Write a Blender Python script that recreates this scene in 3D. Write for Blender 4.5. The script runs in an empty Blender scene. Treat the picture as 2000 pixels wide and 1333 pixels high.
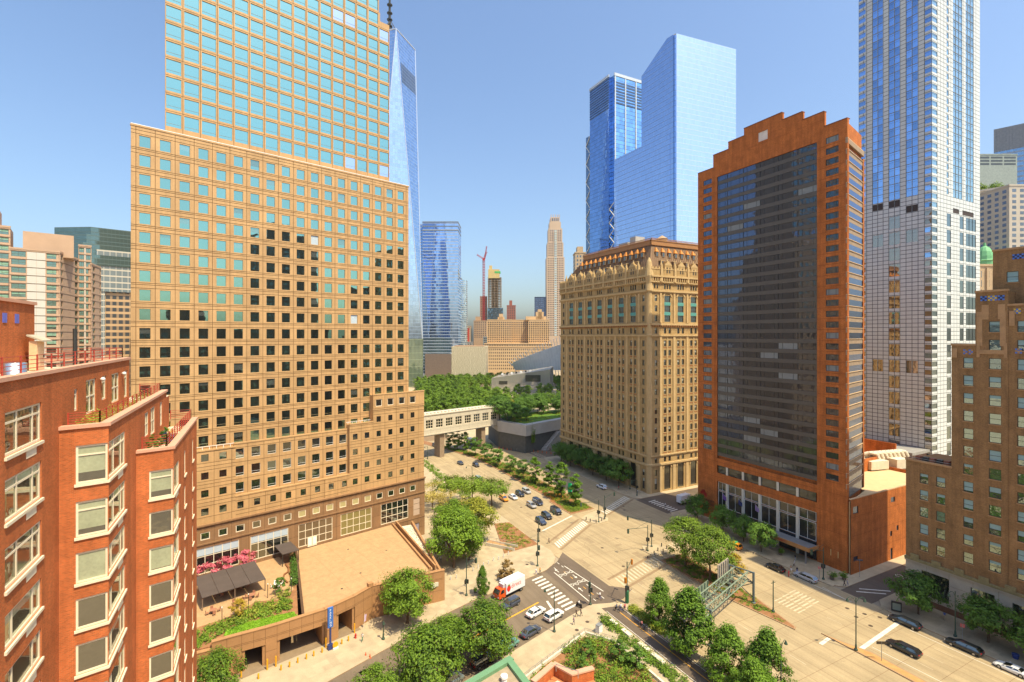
import bpy, math, random
from mathutils import Matrix, Vector
random.seed(11)
SC = bpy.context.scene
COL = SC.collection
rad = math.radians

# ---------------------------------------------------------------- camera, sky, sun, exposure
CAM_POS = Vector((0, 0, 60))
CAM_YAW = 26.993
cd = bpy.data.cameras.new('camera')
cam = bpy.data.objects.new('camera', cd)
COL.objects.link(cam)
cam.location = CAM_POS
cam.rotation_euler = (rad(90), 0, -rad(CAM_YAW))
cd.sensor_width = 36.0
cd.lens = 17.28
cd.shift_y = -0.00475
cd.clip_start = 0.5
cd.clip_end = 9000
SC.camera = cam

SUN_AZ, SUN_EL = 157.0, 62.0
W = bpy.data.worlds.new('World')
SC.world = W
W.use_nodes = True
wn = W.node_tree
sky = wn.nodes.new('ShaderNodeTexSky')
sky.sky_type = 'NISHITA'
sky.sun_disc = False
sky.sun_elevation = rad(SUN_EL)
sky.sun_rotation = rad(SUN_AZ)
sky.altitude = 60
sky.air_density = 1.25
sky.dust_density = 3.0
sky.ozone_density = 3.0
wn.nodes['Background'].inputs['Strength'].default_value = 0.15
tint = wn.nodes.new('ShaderNodeMix'); tint.data_type = 'RGBA'; tint.blend_type = 'MULTIPLY'
tint.inputs[0].default_value = 1.0; tint.inputs[7].default_value = (0.97, 1.05, 1.13, 1)
wn.links.new(sky.outputs[0], tint.inputs[6])
wn.links.new(tint.outputs[2], wn.nodes['Background'].inputs['Color'])
sl = bpy.data.lights.new('sun', 'SUN')
sl.energy = 5.0
sl.angle = rad(0.53)
sl.color = (1.0, 0.86, 0.57)
sun = bpy.data.objects.new('sun', sl)
COL.objects.link(sun)
_s = Vector((math.sin(rad(SUN_AZ)) * math.cos(rad(SUN_EL)), math.cos(rad(SUN_AZ)) * math.cos(rad(SUN_EL)), math.sin(rad(SUN_EL))))
sun.rotation_euler = _s.to_track_quat('Z', 'Y').to_euler()
sun.location = (80, -60, 250)
SC.view_settings.view_transform = 'Standard'
SC.view_settings.look = 'None'
SC.view_settings.gamma = 1
SC.view_settings.exposure = 0.42
SC.render.engine = 'CYCLES'
SC.cycles.max_bounces = 6
SC.cycles.diffuse_bounces = 3
SC.cycles.glossy_bounces = 4
SC.cycles.transparent_max_bounces = 6
SC.cycles.caustics_reflective = False
SC.cycles.caustics_refractive = False
SC.cycles.use_denoising = True

# ---------------------------------------------------------------- mesh helpers
class MB:
    def __init__(s):
        s.v = []; s.f = []; s.m = []
    def add(s, vs, fs, mi=0, T=None):
        o = len(s.v)
        if T is not None:
            vs = [T @ Vector(p) for p in vs]
        s.v += [tuple(p) for p in vs]
        s.f += [tuple(i + o for i in f) for f in fs]
        s.m += [mi] * len(fs)
        return s
    def merge(s, mb, T=None, off=0):
        o = len(s.v)
        s.v += [tuple(T @ Vector(p)) for p in mb.v] if T is not None else mb.v
        s.f += [tuple(i + o for i in f) for f in mb.f]
        s.m += [i + off for i in mb.m]
    def quad(s, a, b, c, d, mi=0, T=None):
        return s.add([a, b, c, d], [(0, 1, 2, 3)], mi, T)
    def box(s, x0, x1, y0, y1, z0, z1, mi=0, T=None, bot=True):
        vs = [(x0, y0, z0), (x1, y0, z0), (x1, y1, z0), (x0, y1, z0), (x0, y0, z1), (x1, y0, z1), (x1, y1, z1), (x0, y1, z1)]
        fs = [(4, 5, 6, 7), (0, 1, 5, 4), (1, 2, 6, 5), (2, 3, 7, 6), (3, 0, 4, 7)]
        if bot: fs.append((3, 2, 1, 0))
        return s.add(vs, fs, mi, T)
    def tube(s, p, q, r, r2=None, n=6, mi=0, T=None):
        p = Vector(p); q = Vector(q); r2 = r if r2 is None else r2
        d = (q - p)
        if d.length < 1e-6: return s
        d.normalize()
        a = d.orthogonal().normalized(); b = d.cross(a)
        vs = []
        for i in range(n):
            t = 2 * math.pi * i / n
            e = a * math.cos(t) + b * math.sin(t)
            vs.append(p + e * r); vs.append(q + e * r2)
        fs = [(2 * i, (2 * i + 2) % (2 * n), (2 * i + 3) % (2 * n), 2 * i + 1) for i in range(n)]
        fs.append(tuple(2 * i for i in range(n - 1, -1, -1))); fs.append(tuple(2 * i + 1 for i in range(n)))
        return s.add(vs, fs, mi, T)
    def path(s, pts, r, n=6, mi=0, T=None):
        for a, b in zip(pts, pts[1:]): s.tube(a, b, r, n=n, mi=mi, T=T)
        return s
    def prism(s, poly, z0, z1, mi=0, T=None, top=None, bot=False):
        a = sum(poly[i][0] * poly[(i + 1) % len(poly)][1] - poly[(i + 1) % len(poly)][0] * poly[i][1] for i in range(len(poly)))
        if a < 0: poly = poly[::-1]
        n = len(poly)
        vs = [(p[0], p[1], z0) for p in poly] + [(p[0], p[1], z1) for p in poly]
        s.add(vs, [(i, (i + 1) % n, n + (i + 1) % n, n + i) for i in range(n)], mi, T)
        s.add(vs[n:], [tuple(range(n))], mi if top is None else top, T)
        if bot: s.add(vs[:n], [tuple(range(n - 1, -1, -1))], mi, T)
        return s
    def lathe(s, prof, c=(0, 0, 0), n=12, mi=0, T=None):
        vs = []
        for r, z in prof:
            for i in range(n):
                t = 2 * math.pi * i / n
                vs.append((c[0] + r * math.cos(t), c[1] + r * math.sin(t), c[2] + z))
        fs = [(j * n + i, j * n + (i + 1) % n, (j + 1) * n + (i + 1) % n, (j + 1) * n + i) for j in range(len(prof) - 1) for i in range(n)]
        fs.append(tuple((len(prof) - 1) * n + i for i in range(n)))
        return s.add(vs, fs, mi, T)
    def mesh(s, name, mats, smooth=False):
        me = bpy.data.meshes.new(name)
        me.from_pydata(s.v, [], s.f)
        for m in mats: me.materials.append(m)
        if len(mats) > 1: me.polygons.foreach_set('material_index', s.m)
        if smooth: me.polygons.foreach_set('use_smooth', [True] * len(s.f))
        me.update()
        return me
    def build(s, name, mats, parent=None, smooth=False, T=None, kind=None):
        if not isinstance(mats, (list, tuple)): mats = [mats]
        return link(name, s.mesh(name, mats, smooth), parent, T, kind)

def link(name, me, parent=None, T=None, kind=None):
    o = bpy.data.objects.new(name, me)
    COL.objects.link(o)
    if parent is not None: o.parent = parent
    if T is not None: o.matrix_basis = T
    if kind: o['kind'] = kind
    return o

def tag(o, label, cat, group=None):
    o['label'] = label; o['category'] = cat
    if group: o['group'] = group
    return o

def struct(o):
    o['kind'] = 'structure'
    return o

def TM(x=0, y=0, z=0, rz=0, s=1):
    return Matrix.Translation((x, y, z)) @ Matrix.Rotation(rad(rz), 4, 'Z') @ Matrix.Scale(s, 4)

WM = {}
def thing(name, label, cat, x=0, y=0, z=0, rz=0, group=None, s=1):
    o = bpy.data.objects.new(name, None)
    o.empty_display_size = 0.5
    COL.objects.link(o)
    T = TM(x, y, z, rz, s)
    o.matrix_basis = T
    WM[o.name] = T
    return tag(o, label, cat, group)

def text(parent, body, size, T, m, name='lettering', ext=.03):
    """raised lettering standing on a wall (front towards -y)"""
    c = bpy.data.curves.new(name, 'FONT'); c.body = body; c.size = size; c.extrude = ext
    o = bpy.data.objects.new('tmp', c); me = bpy.data.meshes.new_from_object(o)
    bpy.data.objects.remove(o); bpy.data.curves.remove(c)
    me.name = name; me.materials.clear(); me.materials.append(m)
    return link(name, me, parent, T @ Matrix.Rotation(rad(90), 4, 'X'))

# ---------------------------------------------------------------- materials
def newmat(name):
    m = bpy.data.materials.new(name); m.use_nodes = True
    nt = m.node_tree
    return m, nt, nt.nodes['Principled BSDF']

def N(nt, t, **kw):
    n = nt.nodes.new(t)
    for k, v in kw.items(): setattr(n, k, v)
    return n

def math_(nt, op, a, b=None, c=None):
    n = N(nt, 'ShaderNodeMath', operation=op)
    for i, v in enumerate((a, b, c)):
        if v is None: continue
        if isinstance(v, (int, float)): n.inputs[i].default_value = v
        else: nt.links.new(v, n.inputs[i])
    return n.outputs[0]

def mixc(nt, fac, a, b, bt='MIX'):
    n = N(nt, 'ShaderNodeMix', data_type='RGBA', blend_type=bt)
    for s_, v in ((n.inputs[0], fac), (n.inputs[6], a), (n.inputs[7], b)):
        if isinstance(v, (int, float)): s_.default_value = v
        elif isinstance(v, (tuple, list)): s_.default_value = (v[0], v[1], v[2], 1)
        else: nt.links.new(v, s_)
    return n.outputs[2]

def noise(nt, scale, detail=4, vec=None, rough=.55):
    n = N(nt, 'ShaderNodeTexNoise')
    n.inputs['Scale'].default_value = scale; n.inputs['Detail'].default_value = detail; n.inputs['Roughness'].default_value = rough
    nt.links.new(vec if vec is not None else N(nt, 'ShaderNodeNewGeometry').outputs['Position'], n.inputs['Vector'])
    return n.outputs[0]

def wallmap(nt):
    g = N(nt, 'ShaderNodeNewGeometry')
    cr = N(nt, 'ShaderNodeVectorMath', operation='CROSS_PRODUCT')
    nt.links.new(g.outputs['True Normal'], cr.inputs[0]); cr.inputs[1].default_value = (0, 0, 1)
    nm = N(nt, 'ShaderNodeVectorMath', operation='NORMALIZE'); nt.links.new(cr.outputs[0], nm.inputs[0])
    dt = N(nt, 'ShaderNodeVectorMath', operation='DOT_PRODUCT')
    nt.links.new(g.outputs['Position'], dt.inputs[0]); nt.links.new(nm.outputs[0], dt.inputs[1])
    sp = N(nt, 'ShaderNodeSeparateXYZ'); nt.links.new(g.outputs['Position'], sp.inputs[0])
    return dt.outputs['Value'], sp.outputs['Z'], g

def bump(nt, h, strength, dist=.05):
    b = N(nt, 'ShaderNodeBump'); b.inputs['Strength'].default_value = strength; b.inputs['Distance'].default_value = dist
    nt.links.new(h, b.inputs['Height'])
    return b.outputs[0]

def streaks(nt, lo, hi):
    """rain streaks and soot: noise drawn out down the wall"""
    u, z, g = wallmap(nt)
    cv = N(nt, 'ShaderNodeCombineXYZ'); nt.links.new(math_(nt, 'MULTIPLY', u, 1.1), cv.inputs[0]); nt.links.new(math_(nt, 'MULTIPLY', z, .07), cv.inputs[1])
    f = math_(nt, 'MULTIPLY_ADD', noise(nt, 1.0, 6, cv.outputs[0], .65), 3.0, -1.0)
    return mixc(nt, f, (lo,) * 3, (hi,) * 3)

def mat(name, col, rough=.8, var=.18, scale=.6, metal=0, spec=.3, fine=6.0, bmp=0, coat=0, island=0, streak=0):
    m, nt, p = newmat(name)
    a = tuple(c * (1 - var) for c in col); b = tuple(min(1, c * (1 + var)) for c in col)
    f = math_(nt, 'ADD', math_(nt, 'MULTIPLY', noise(nt, scale, 5), .6), math_(nt, 'MULTIPLY', noise(nt, fine, 3), .4))
    f = math_(nt, 'MULTIPLY_ADD', f, 2.6, -.8)
    c = mixc(nt, f, a, b)
    if island:
        g = N(nt, 'ShaderNodeNewGeometry')
        k = math_(nt, 'MULTIPLY_ADD', g.outputs['Random Per Island'], 2 * island, 1 - island)
        c = mixc(nt, 1.0, c, k, 'MULTIPLY')
    if streak: c = mixc(nt, 1.0, c, streaks(nt, 1 - streak, 1 + streak * .3), 'MULTIPLY')
    nt.links.new(c, p.inputs['Base Color'])
    p.inputs['Roughness'].default_value = rough; p.inputs['Metallic'].default_value = metal
    p.inputs['Specular IOR Level'].default_value = spec
    p.inputs['Coat Weight'].default_value = coat; p.inputs['Coat Roughness'].default_value = .08
    if bmp: nt.links.new(bump(nt, noise(nt, fine, 4), bmp), p.inputs['Normal'])
    return m

def brickmat(name, col, mortar, bw=.2, bh=.068, ms=.012, var=.35, rough=.85, streak=.2):
    m, nt, p = newmat(name)
    u, z, g = wallmap(nt)
    cv = N(nt, 'ShaderNodeCombineXYZ'); nt.links.new(u, cv.inputs[0]); nt.links.new(z, cv.inputs[1])
    b = N(nt, 'ShaderNodeTexBrick')
    nt.links.new(cv.outputs[0], b.inputs['Vector'])
    b.inputs['Color1'].default_value = tuple(c * (1 - var) for c in col) + (1,)
    b.inputs['Color2'].default_value = tuple(min(1, c * (1 + var * .7)) for c in col) + (1,)
    b.inputs['Mortar'].default_value = tuple(mortar) + (1,)
    b.inputs['Scale'].default_value = 1; b.inputs['Mortar Size'].default_value = ms
    b.inputs['Brick Width'].default_value = bw; b.inputs['Row Height'].default_value = bh
    f = math_(nt, 'MULTIPLY_ADD', noise(nt, .45, 5), 2.2, -.6)
    c = mixc(nt, f, (1 - streak,) * 3, (1 + streak * .4,) * 3)
    c = mixc(nt, 1.0, c, streaks(nt, 1 - streak, 1 + streak * .3), 'MULTIPLY')
    nt.links.new(mixc(nt, 1.0, b.outputs['Color'], c, 'MULTIPLY'), p.inputs['Base Color'])
    p.inputs['Roughness'].default_value = rough; p.inputs['Specular IOR Level'].default_value = .2
    nt.links.new(bump(nt, b.outputs['Fac'], -.4, .01), p.inputs['Normal'])
    return m

def glass(name, tint, refl=.5, dark=(.012, .014, .016), rough=.02, wob=.03, wscale=.5, vary=.25):
    """window glass: a dark room behind a pane that mirrors what stands opposite"""
    m, nt, p = newmat(name)
    out = nt.nodes['Material Output']
    p.inputs['Base Color'].default_value = dark + (1,); p.inputs['Roughness'].default_value = .3
    g = N(nt, 'ShaderNodeNewGeometry')
    gl = N(nt, 'ShaderNodeBsdfGlossy'); gl.inputs['Roughness'].default_value = rough
    k = math_(nt, 'MULTIPLY_ADD', g.outputs['Random Per Island'], 2 * vary, 1 - vary)
    nt.links.new(mixc(nt, 1.0, tint, k, 'MULTIPLY'), gl.inputs['Color'])
    nt.links.new(bump(nt, noise(nt, wscale, 2), wob, .3), gl.inputs['Normal'])
    fr = N(nt, 'ShaderNodeFresnel'); fr.inputs[0].default_value = 1.5
    fac = math_(nt, 'MULTIPLY_ADD', fr.outputs[0], 1 - refl, refl)
    mx = N(nt, 'ShaderNodeMixShader')
    nt.links.new(fac, mx.inputs[0]); nt.links.new(p.outputs[0], mx.inputs[1]); nt.links.new(gl.outputs[0], mx.inputs[2])
    nt.links.new(mx.outputs[0], out.inputs[0])
    return m

def curtain(name, tint, refl, line, du, dz, lw=.12, lh=.35, tilt=.012, dark=(.02, .03, .045), spand=None, vary=.1):
    """far curtain wall: panes du by dz, each a touch out of plane, with mullion and floor lines"""
    m, nt, p = newmat(name)
    out = nt.nodes['Material Output']
    u, z, g = wallmap(nt)
    uu = math_(nt, 'DIVIDE', u, du); zz = math_(nt, 'DIVIDE', z, dz)
    fu = math_(nt, 'FRACT', uu); fz = math_(nt, 'FRACT', zz)
    ln = math_(nt, 'MAXIMUM', math_(nt, 'MULTIPLY', math_(nt, 'LESS_THAN', fu, lw / du), .6), math_(nt, 'LESS_THAN', fz, lh / dz))
    cv = N(nt, 'ShaderNodeCombineXYZ')
    nt.links.new(math_(nt, 'FLOOR', uu), cv.inputs[0]); nt.links.new(math_(nt, 'FLOOR', zz), cv.inputs[1])
    w = N(nt, 'ShaderNodeTexWhiteNoise', noise_dimensions='2D'); nt.links.new(cv.outputs[0], w.inputs['Vector'])
    sub = N(nt, 'ShaderNodeVectorMath', operation='SUBTRACT'); nt.links.new(w.outputs['Color'], sub.inputs[0]); sub.inputs[1].default_value = (.5, .5, .5)
    sc = N(nt, 'ShaderNodeVectorMath', operation='SCALE'); nt.links.new(sub.outputs[0], sc.inputs[0]); sc.inputs['Scale'].default_value = tilt
    ad = N(nt, 'ShaderNodeVectorMath', operation='ADD'); nt.links.new(sc.outputs[0], ad.inputs[0]); nt.links.new(g.outputs['Normal'], ad.inputs[1])
    gl = N(nt, 'ShaderNodeBsdfGlossy'); gl.inputs['Roughness'].default_value = .03
    nt.links.new(ad.outputs[0], gl.inputs['Normal'])
    k = math_(nt, 'MULTIPLY_ADD', w.outputs['Value'], 2 * vary, 1 - vary)
    nt.links.new(mixc(nt, 1.0, tint, k, 'MULTIPLY'), gl.inputs['Color'])
    p.inputs['Roughness'].default_value = .4
    nt.links.new(mixc(nt, ln, dark, line), p.inputs['Base Color'])
    fac = math_(nt, 'MULTIPLY', math_(nt, 'SUBTRACT', 1.0, math_(nt, 'MULTIPLY', ln, .85)), refl)
    mx = N(nt, 'ShaderNodeMixShader')
    nt.links.new(fac, mx.inputs[0]); nt.links.new(p.outputs[0], mx.inputs[1]); nt.links.new(gl.outputs[0], mx.inputs[2])
    nt.links.new(mx.outputs[0], out.inputs[0])
    return m

def leafmat(name, dark, light, trans=.2):
    m, nt, p = newmat(name)
    out = nt.nodes['Material Output']
    g = N(nt, 'ShaderNodeNewGeometry'); oi = N(nt, 'ShaderNodeObjectInfo')
    f = math_(nt, 'ADD', math_(nt, 'MULTIPLY', g.outputs['Random Per Island'], .55), math_(nt, 'MULTIPLY', noise(nt, .35, 3), .65))
    f = math_(nt, 'ADD', f, math_(nt, 'MULTIPLY_ADD', oi.outputs['Random'], .3, -.3))
    c = mixc(nt, f, dark, light)
    nt.links.new(c, p.inputs['Base Color'])
    p.inputs['Roughness'].default_value = .55; p.inputs['Specular IOR Level'].default_value = .25
    tr = N(nt, 'ShaderNodeBsdfTranslucent')
    nt.links.new(mixc(nt, 1.0, c, (1.25, 1.25, .55), 'MULTIPLY'), tr.inputs[0])
    mx = N(nt, 'ShaderNodeMixShader'); mx.inputs[0].default_value = trans
    nt.links.new(p.outputs[0], mx.inputs[1]); nt.links.new(tr.outputs[0], mx.inputs[2]); nt.links.new(mx.outputs[0], out.inputs[0])
    return m

_pl = {}
def plain(col, rough=.5, metal=0, spec=.4, coat=0):
    k = (col, rough, metal, coat)
    if k not in _pl: _pl[k] = mat('paint_%d' % len(_pl), col, rough, .06, 1.5, metal, spec, coat=coat)
    return _pl[k]

# ---------------------------------------------------------------- facade and window helpers
def r3(x): return round(x, 3)

def facade(mb, x0, x1, z0, z1, holes=(), jk=(), jz=(), gap=0.0, dep=.25, mi=0, mj=1, T=None, mr=None):
    ks = sorted(set([r3(x0), r3(x1)] + [r3(v) for h in holes for v in h[:2]] + [r3(v) for v in jk if x0 < v < x1]))
    zs = sorted(set([r3(z0), r3(z1)] + [r3(v) for h in holes for v in h[2:4]] + [r3(v) for v in jz if z0 < v < z1]))
    ki = {v: i for i, v in enumerate(ks)}; zi = {v: i for i, v in enumerate(zs)}
    hole = set()
    for h in holes:
        for i in range(ki[r3(h[0])], ki[r3(h[1])]):
            for j in range(zi[r3(h[2])], zi[r3(h[3])]): hole.add((i, j))
    Jk = set(r3(v) for v in jk); Jz = set(r3(v) for v in jz)
    g = gap / 2
    for j in range(len(zs) - 1):
        i = 0
        while i < len(ks) - 1:
            if (i, j) in hole: i += 1; continue
            e = i + 1
            while e < len(ks) - 1 and (e, j) not in hole and ks[e] not in Jk: e += 1
            a, b, c, d = ks[i], ks[e], zs[j], zs[j + 1]
            if gap:
                if a in Jk or b in Jk or c in Jz or d in Jz:
                    mb.quad((a, .05, c), (b, .05, c), (b, .05, d), (a, .05, d), mj, T)
                A = a + g if a in Jk else a; B = b - g if b in Jk else b
                C = c + g if c in Jz else c; D = d - g if d in Jz else d
                mb.quad((A, 0, C), (B, 0, C), (B, 0, D), (A, 0, D), mi, T)
            else:
                mb.quad((a, 0, c), (b, 0, c), (b, 0, d), (a, 0, d), mi, T)
            i = e
    m = mi if mr is None else mr
    for h in holes:
        a, b, c, d = h[:4]
        mb.add([(a, 0, c), (b, 0, c), (b, 0, d), (a, 0, d), (a, dep, c), (b, dep, c), (b, dep, d), (a, dep, d)],
               [(0, 4, 5, 1), (1, 5, 6, 2), (2, 6, 7, 3), (3, 7, 4, 0)], m, T)

def win_mb(kind, w, h, d=.2, fw=.07, bf=0.0, proud=0.0):
    """pane, frame and blind; mats 0 glass, 1 frame, 2 blind. front of wall at y=0"""
    b = MB()
    if bf <= 0: b.quad((0, d, 0), (w, d, 0), (w, d, h), (0, d, h), 0)
    else:
        zb = h * (1 - bf)
        if bf < 1: b.quad((0, d, 0), (w, d, 0), (w, d, zb), (0, d, zb), 0)
        b.quad((0, d, zb), (w, d, zb), (w, d, h), (0, d, h), 2)
    if fw > 0:
        y0, y1 = d - .06, d - .001
        b.box(0, w, y0, y1, 0, fw, 1); b.box(0, w, y0, y1, h - fw, h, 1)
        b.box(0, fw, y0, y1, fw, h - fw, 1); b.box(w - fw, w, y0, y1, fw, h - fw, 1)
        q = fw * .8
        vb, hb = [], []
        if kind == 's': hb = [.5]
        elif kind == 'b': hb = [.24]
        elif kind == 'c': vb = [.22, .78]
        elif kind == 'v': vb = [.5]
        elif kind == 'x': vb = [.5]; hb = [.5]
        elif kind == 't': vb = [.34, .78]; hb = [.74]
        elif kind == 'u': hb = [.74]
        elif kind[0] == 'g':
            n, k = map(int, kind[1:].split('x')); vb = [i / n for i in range(1, n)]; hb = [i / k for i in range(1, k)]
        for f in vb: b.box(w * f - q / 2, w * f + q / 2, y0 + .004, y1 - .004, fw, h - fw, 1)
        for f in hb: b.box(fw, w - fw, y0 + .008, y1 - .008, h * f - q / 2, h * f + q / 2, 1)
    if proud > 0:
        b.box(-.06, w + .06, -proud, d, -.14, 0, 1)
    return b

_wc = {}
def win_mesh(key, mats):
    k = (key, tuple(m.name for m in mats))
    if k not in _wc: _wc[k] = (win_mb(*key).mesh('window', mats), win_mb(*key))
    return _wc[k]

def split_mb(src, keep):
    b = MB()
    for f, m in zip(src.f, src.m):
        if m in keep: b.add([src.v[i] for i in f], [tuple(range(len(f)))], m)
    return b
_ws = {}
def win_split(key, mats):
    k = (key, tuple(m.name for m in mats))
    if k not in _ws:
        src = win_mb(*key); out = []
        for mi, nm in ((0, 'window'), (1, 'frame'), (2, 'blind')):
            q = split_mb(src, (mi,)); q.m = [0] * len(q.m)
            out.append(q.mesh(nm, [mats[mi]]) if q.f else None)
        _ws[k] = out
    return _ws[k]

def add_windows(parent, wins, name='window', cap=300, sub=False):
    """wins: (T local to parent, key, mats). The largest in view become parts, the rest one joined part."""
    P = WM[parent.name]
    def size(wn_):
        p = P @ wn_[0].translation
        d2 = (p - CAM_POS).length_squared
        return -wn_[1][1] * wn_[1][2] / d2
    wins = sorted(wins, key=size)
    for T, key, mats in wins[:cap]:
        if sub:
            pane, fr, bl = win_split(key, mats)
            if pane is None: pane, bl = bl, None
            o = link(name, pane, parent, T)
            if fr: link('frame', fr, o)
            if bl: link('blind', bl, o)
        else: link(name, win_mesh(key, mats)[0], parent, T)
    rest = wins[cap:]
    if rest:
        allm = []; mb = MB()
        for T, key, mats in rest:
            _, src = win_mesh(key, mats)
            idx = []
            for m in mats:
                if m not in allm: allm.append(m)
                idx.append(allm.index(m))
            o = len(mb.v)
            mb.v += [tuple(T @ Vector(p)) for p in src.v]
            mb.f += [tuple(i + o for i in f) for f in src.f]
            mb.m += [idx[i] for i in src.m]
        mb.build(name + 's', allm, parent, kind='stuff')

# palette -----------------------------------------------------------------------------------------
GRANITE = mat('tan_granite', (.53, .325, .145), .55, .12, .2, spec=.4, fine=3, island=.07, streak=.16)
GRANITE_D = mat('brown_granite', (.29, .165, .08), .5, .12, .35, spec=.4, fine=3, island=.06, streak=.2)
JOINT = mat('dark_joint', (.16, .085, .035), .9)
CREAM = mat('cream_paint', (.78, .68, .50), .5, .06)
WHITE = mat('white_paint', (.8, .79, .76), .45, .06)
DARKMET = mat('dark_metal', (.03, .032, .03), .45, .15, spec=.5)
GREYMET = mat('grey_metal', (.28, .29, .29), .45, .12, metal=.3)
GREENMET = mat('green_lamp_paint', (.05, .085, .06), .45, .15)
TARROOF = mat('gravel_roof', (.34, .27, .18), .95, .2, 1.2, fine=20)
# ================================================================ ground, roads, pavements
def roadmat(name, col, streak):
    m, nt, p = newmat(name)
    g_ = N(nt, 'ShaderNodeNewGeometry'); mp_ = N(nt, 'ShaderNodeMapping'); mp_.inputs['Scale'].default_value = (1.0, .035, 1)
    nt.links.new(g_.outputs['Position'], mp_.inputs[0])
    a = noise(nt, .9, 5, mp_.outputs[0], .6); c_ = noise(nt, .12, 5); d = noise(nt, 3.0, 4); e = noise(nt, .55, 6, None, .75)
    f = math_(nt, 'ADD', math_(nt, 'MULTIPLY', a, .45), math_(nt, 'ADD', math_(nt, 'MULTIPLY', c_, .35), math_(nt, 'MULTIPLY', d, .2)))
    f = math_(nt, 'MULTIPLY_ADD', f, 3.4, -1.2)
    c = mixc(nt, f, tuple(v * (1 - streak) for v in col), tuple(v * (1 + streak * .55) for v in col))
    st = math_(nt, 'MULTIPLY', math_(nt, 'GREATER_THAN', e, .63), .35)
    nt.links.new(mixc(nt, st, c, tuple(v * .55 for v in col)), p.inputs['Base Color'])
    p.inputs['Roughness'].default_value = .85; p.inputs['Specular IOR Level'].default_value = .2
    return m
CONC = roadmat('road_concrete', (.40, .31, .185), .30)
CONCJ = mat('road_joint', (.24, .16, .09), .95, .2)
ASPH = roadmat('asphalt', (.19, .145, .10), .28)
ASPHD = roadmat('dark_asphalt', (.145, .11, .082), .28)
PAVE = mat('pavement', (.43, .345, .225), .85, .2, .4, spec=.2, fine=6, island=.10)
KERB = mat('kerb_stone', (.36, .23, .13), .85, .15)
PAINT = mat('road_paint', (.66, .62, .53), .7, .3, .9, fine=12)
PAINTF = mat('worn_road_paint', (.53, .44, .30), .8, .26, .9, fine=12)
YELLOW = mat('yellow_paint', (.75, .36, .03), .6, .15)
SOIL = mat('mulch', (.28, .135, .06), .95, .35, .8, fine=12)
GRASS = mat('lawn', (.17, .32, .018), .9, .35, .6, fine=14)

g = MB(); g.quad((-2500, -2500, -.06), (2500, -2500, -.06), (2500, 2500, -.06), (-2500, 2500, -.06))
struct(g.build('ground', mat('city_ground', (.33, .27, .19), .9, .2, .05)))

def sheet(name, poly, z, m, kind='structure', parent=None):
    b = MB(); b.add([(p[0], p[1], z) for p in poly], [tuple(range(len(poly)))])
    if sum(poly[i][0] * poly[(i + 1) % len(poly)][1] - poly[(i + 1) % len(poly)][0] * poly[i][1] for i in range(len(poly))) < 0:
        b.f = [f[::-1] for f in b.f]
    o = b.build(name, m, parent)
    if kind: o['kind'] = kind
    return o

def slabgrid(name, parent, poly, x0, x1, y0, y1, dx, dy, z, m, gap, rz=0, single=0):
    """separate flagstones or concrete bays with open joints, clipped to bays whose centre lies in poly"""
    def inside(x, y):
        c = False
        for i in range(len(poly)):
            a, b = poly[i], poly[i - 1]
            if (a[1] > y) != (b[1] > y) and x < (b[0] - a[0]) * (y - a[1]) / (b[1] - a[1]) + a[0]: c = not c
        return c
    ca, sa = math.cos(rad(rz)), math.sin(rad(rz))
    mb = MB(); h = gap / 2; cells = []
    i = x0
    while i < x1 - .01:
        j = y0
        while j < y1 - .01:
            pts = [(i + h, j + h), (i + dx - h, j + h), (i + dx - h, j + dy - h), (i + h, j + dy - h)]
            pts = [(p[0] * ca - p[1] * sa, p[0] * sa + p[1] * ca) for p in pts]
            if all(inside(*p) for p in pts): cells.append(pts)
            j += dy
        i += dx
    cells.sort(key=lambda p: (Vector((p[0][0], p[0][1], 0)) - CAM_POS).length)
    for p in cells[:single]:
        q = MB(); q.quad(*[(a[0], a[1], z) for a in p]); q.build(name[:-1], m, parent)
    for p in cells[single:]: mb.quad(*[(a[0], a[1], z) for a in p])
    return mb.build(name, m, parent, kind='stuff')

WESTP = [(71.4, -80), (122.2, -80), (122.2, 300), (96, 600), (40, 600), (71.4, 260)]
road = sheet('west_street', WESTP, 0, CONCJ)
slabgrid('concrete_bays', road, [(71.3, 18), (122.4, 18), (122.4, 300), (71.3, 300)], 71.5, 122.3, 20, 268, 3.62, 5.6, .006, CONC, .085, single=250)
NC = [(-90, 50), (10.2, 90.4), (23, 95.5), (33, 100.2), (42, 103), (60, 106.8), (65, 108.2)]
SCB = [(-90, 43), (32.7, 80.1), (58.2, 87.9), (64.5, 89.6)]
sheet('albany_street', NC + SCB[::-1], .004, ASPH)
sheet('bike_crossing', [(64.4, 108.6), (66.5, 109.2), (70, 111), (74.4, 115.2), (74.4, 94.6), (78.5, 91), (73.6, 88.5), (64.4, 88.6)], .010, ASPHD)
sheet('albany_street_east', [(122.2, 124.3), (400, 124.3), (400, 140), (122.2, 140)], .004, ASPHD)
sheet('carlisle_street', [(121.8, 61.6), (400, 61.6), (400, 68.3), (121.8, 68.3)], .008, ASPHD)
sheet('cedar_street', [(122.2, 209.5), (400, 209.5), (400, 226), (122.2, 226)], .004, ASPH)

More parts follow.
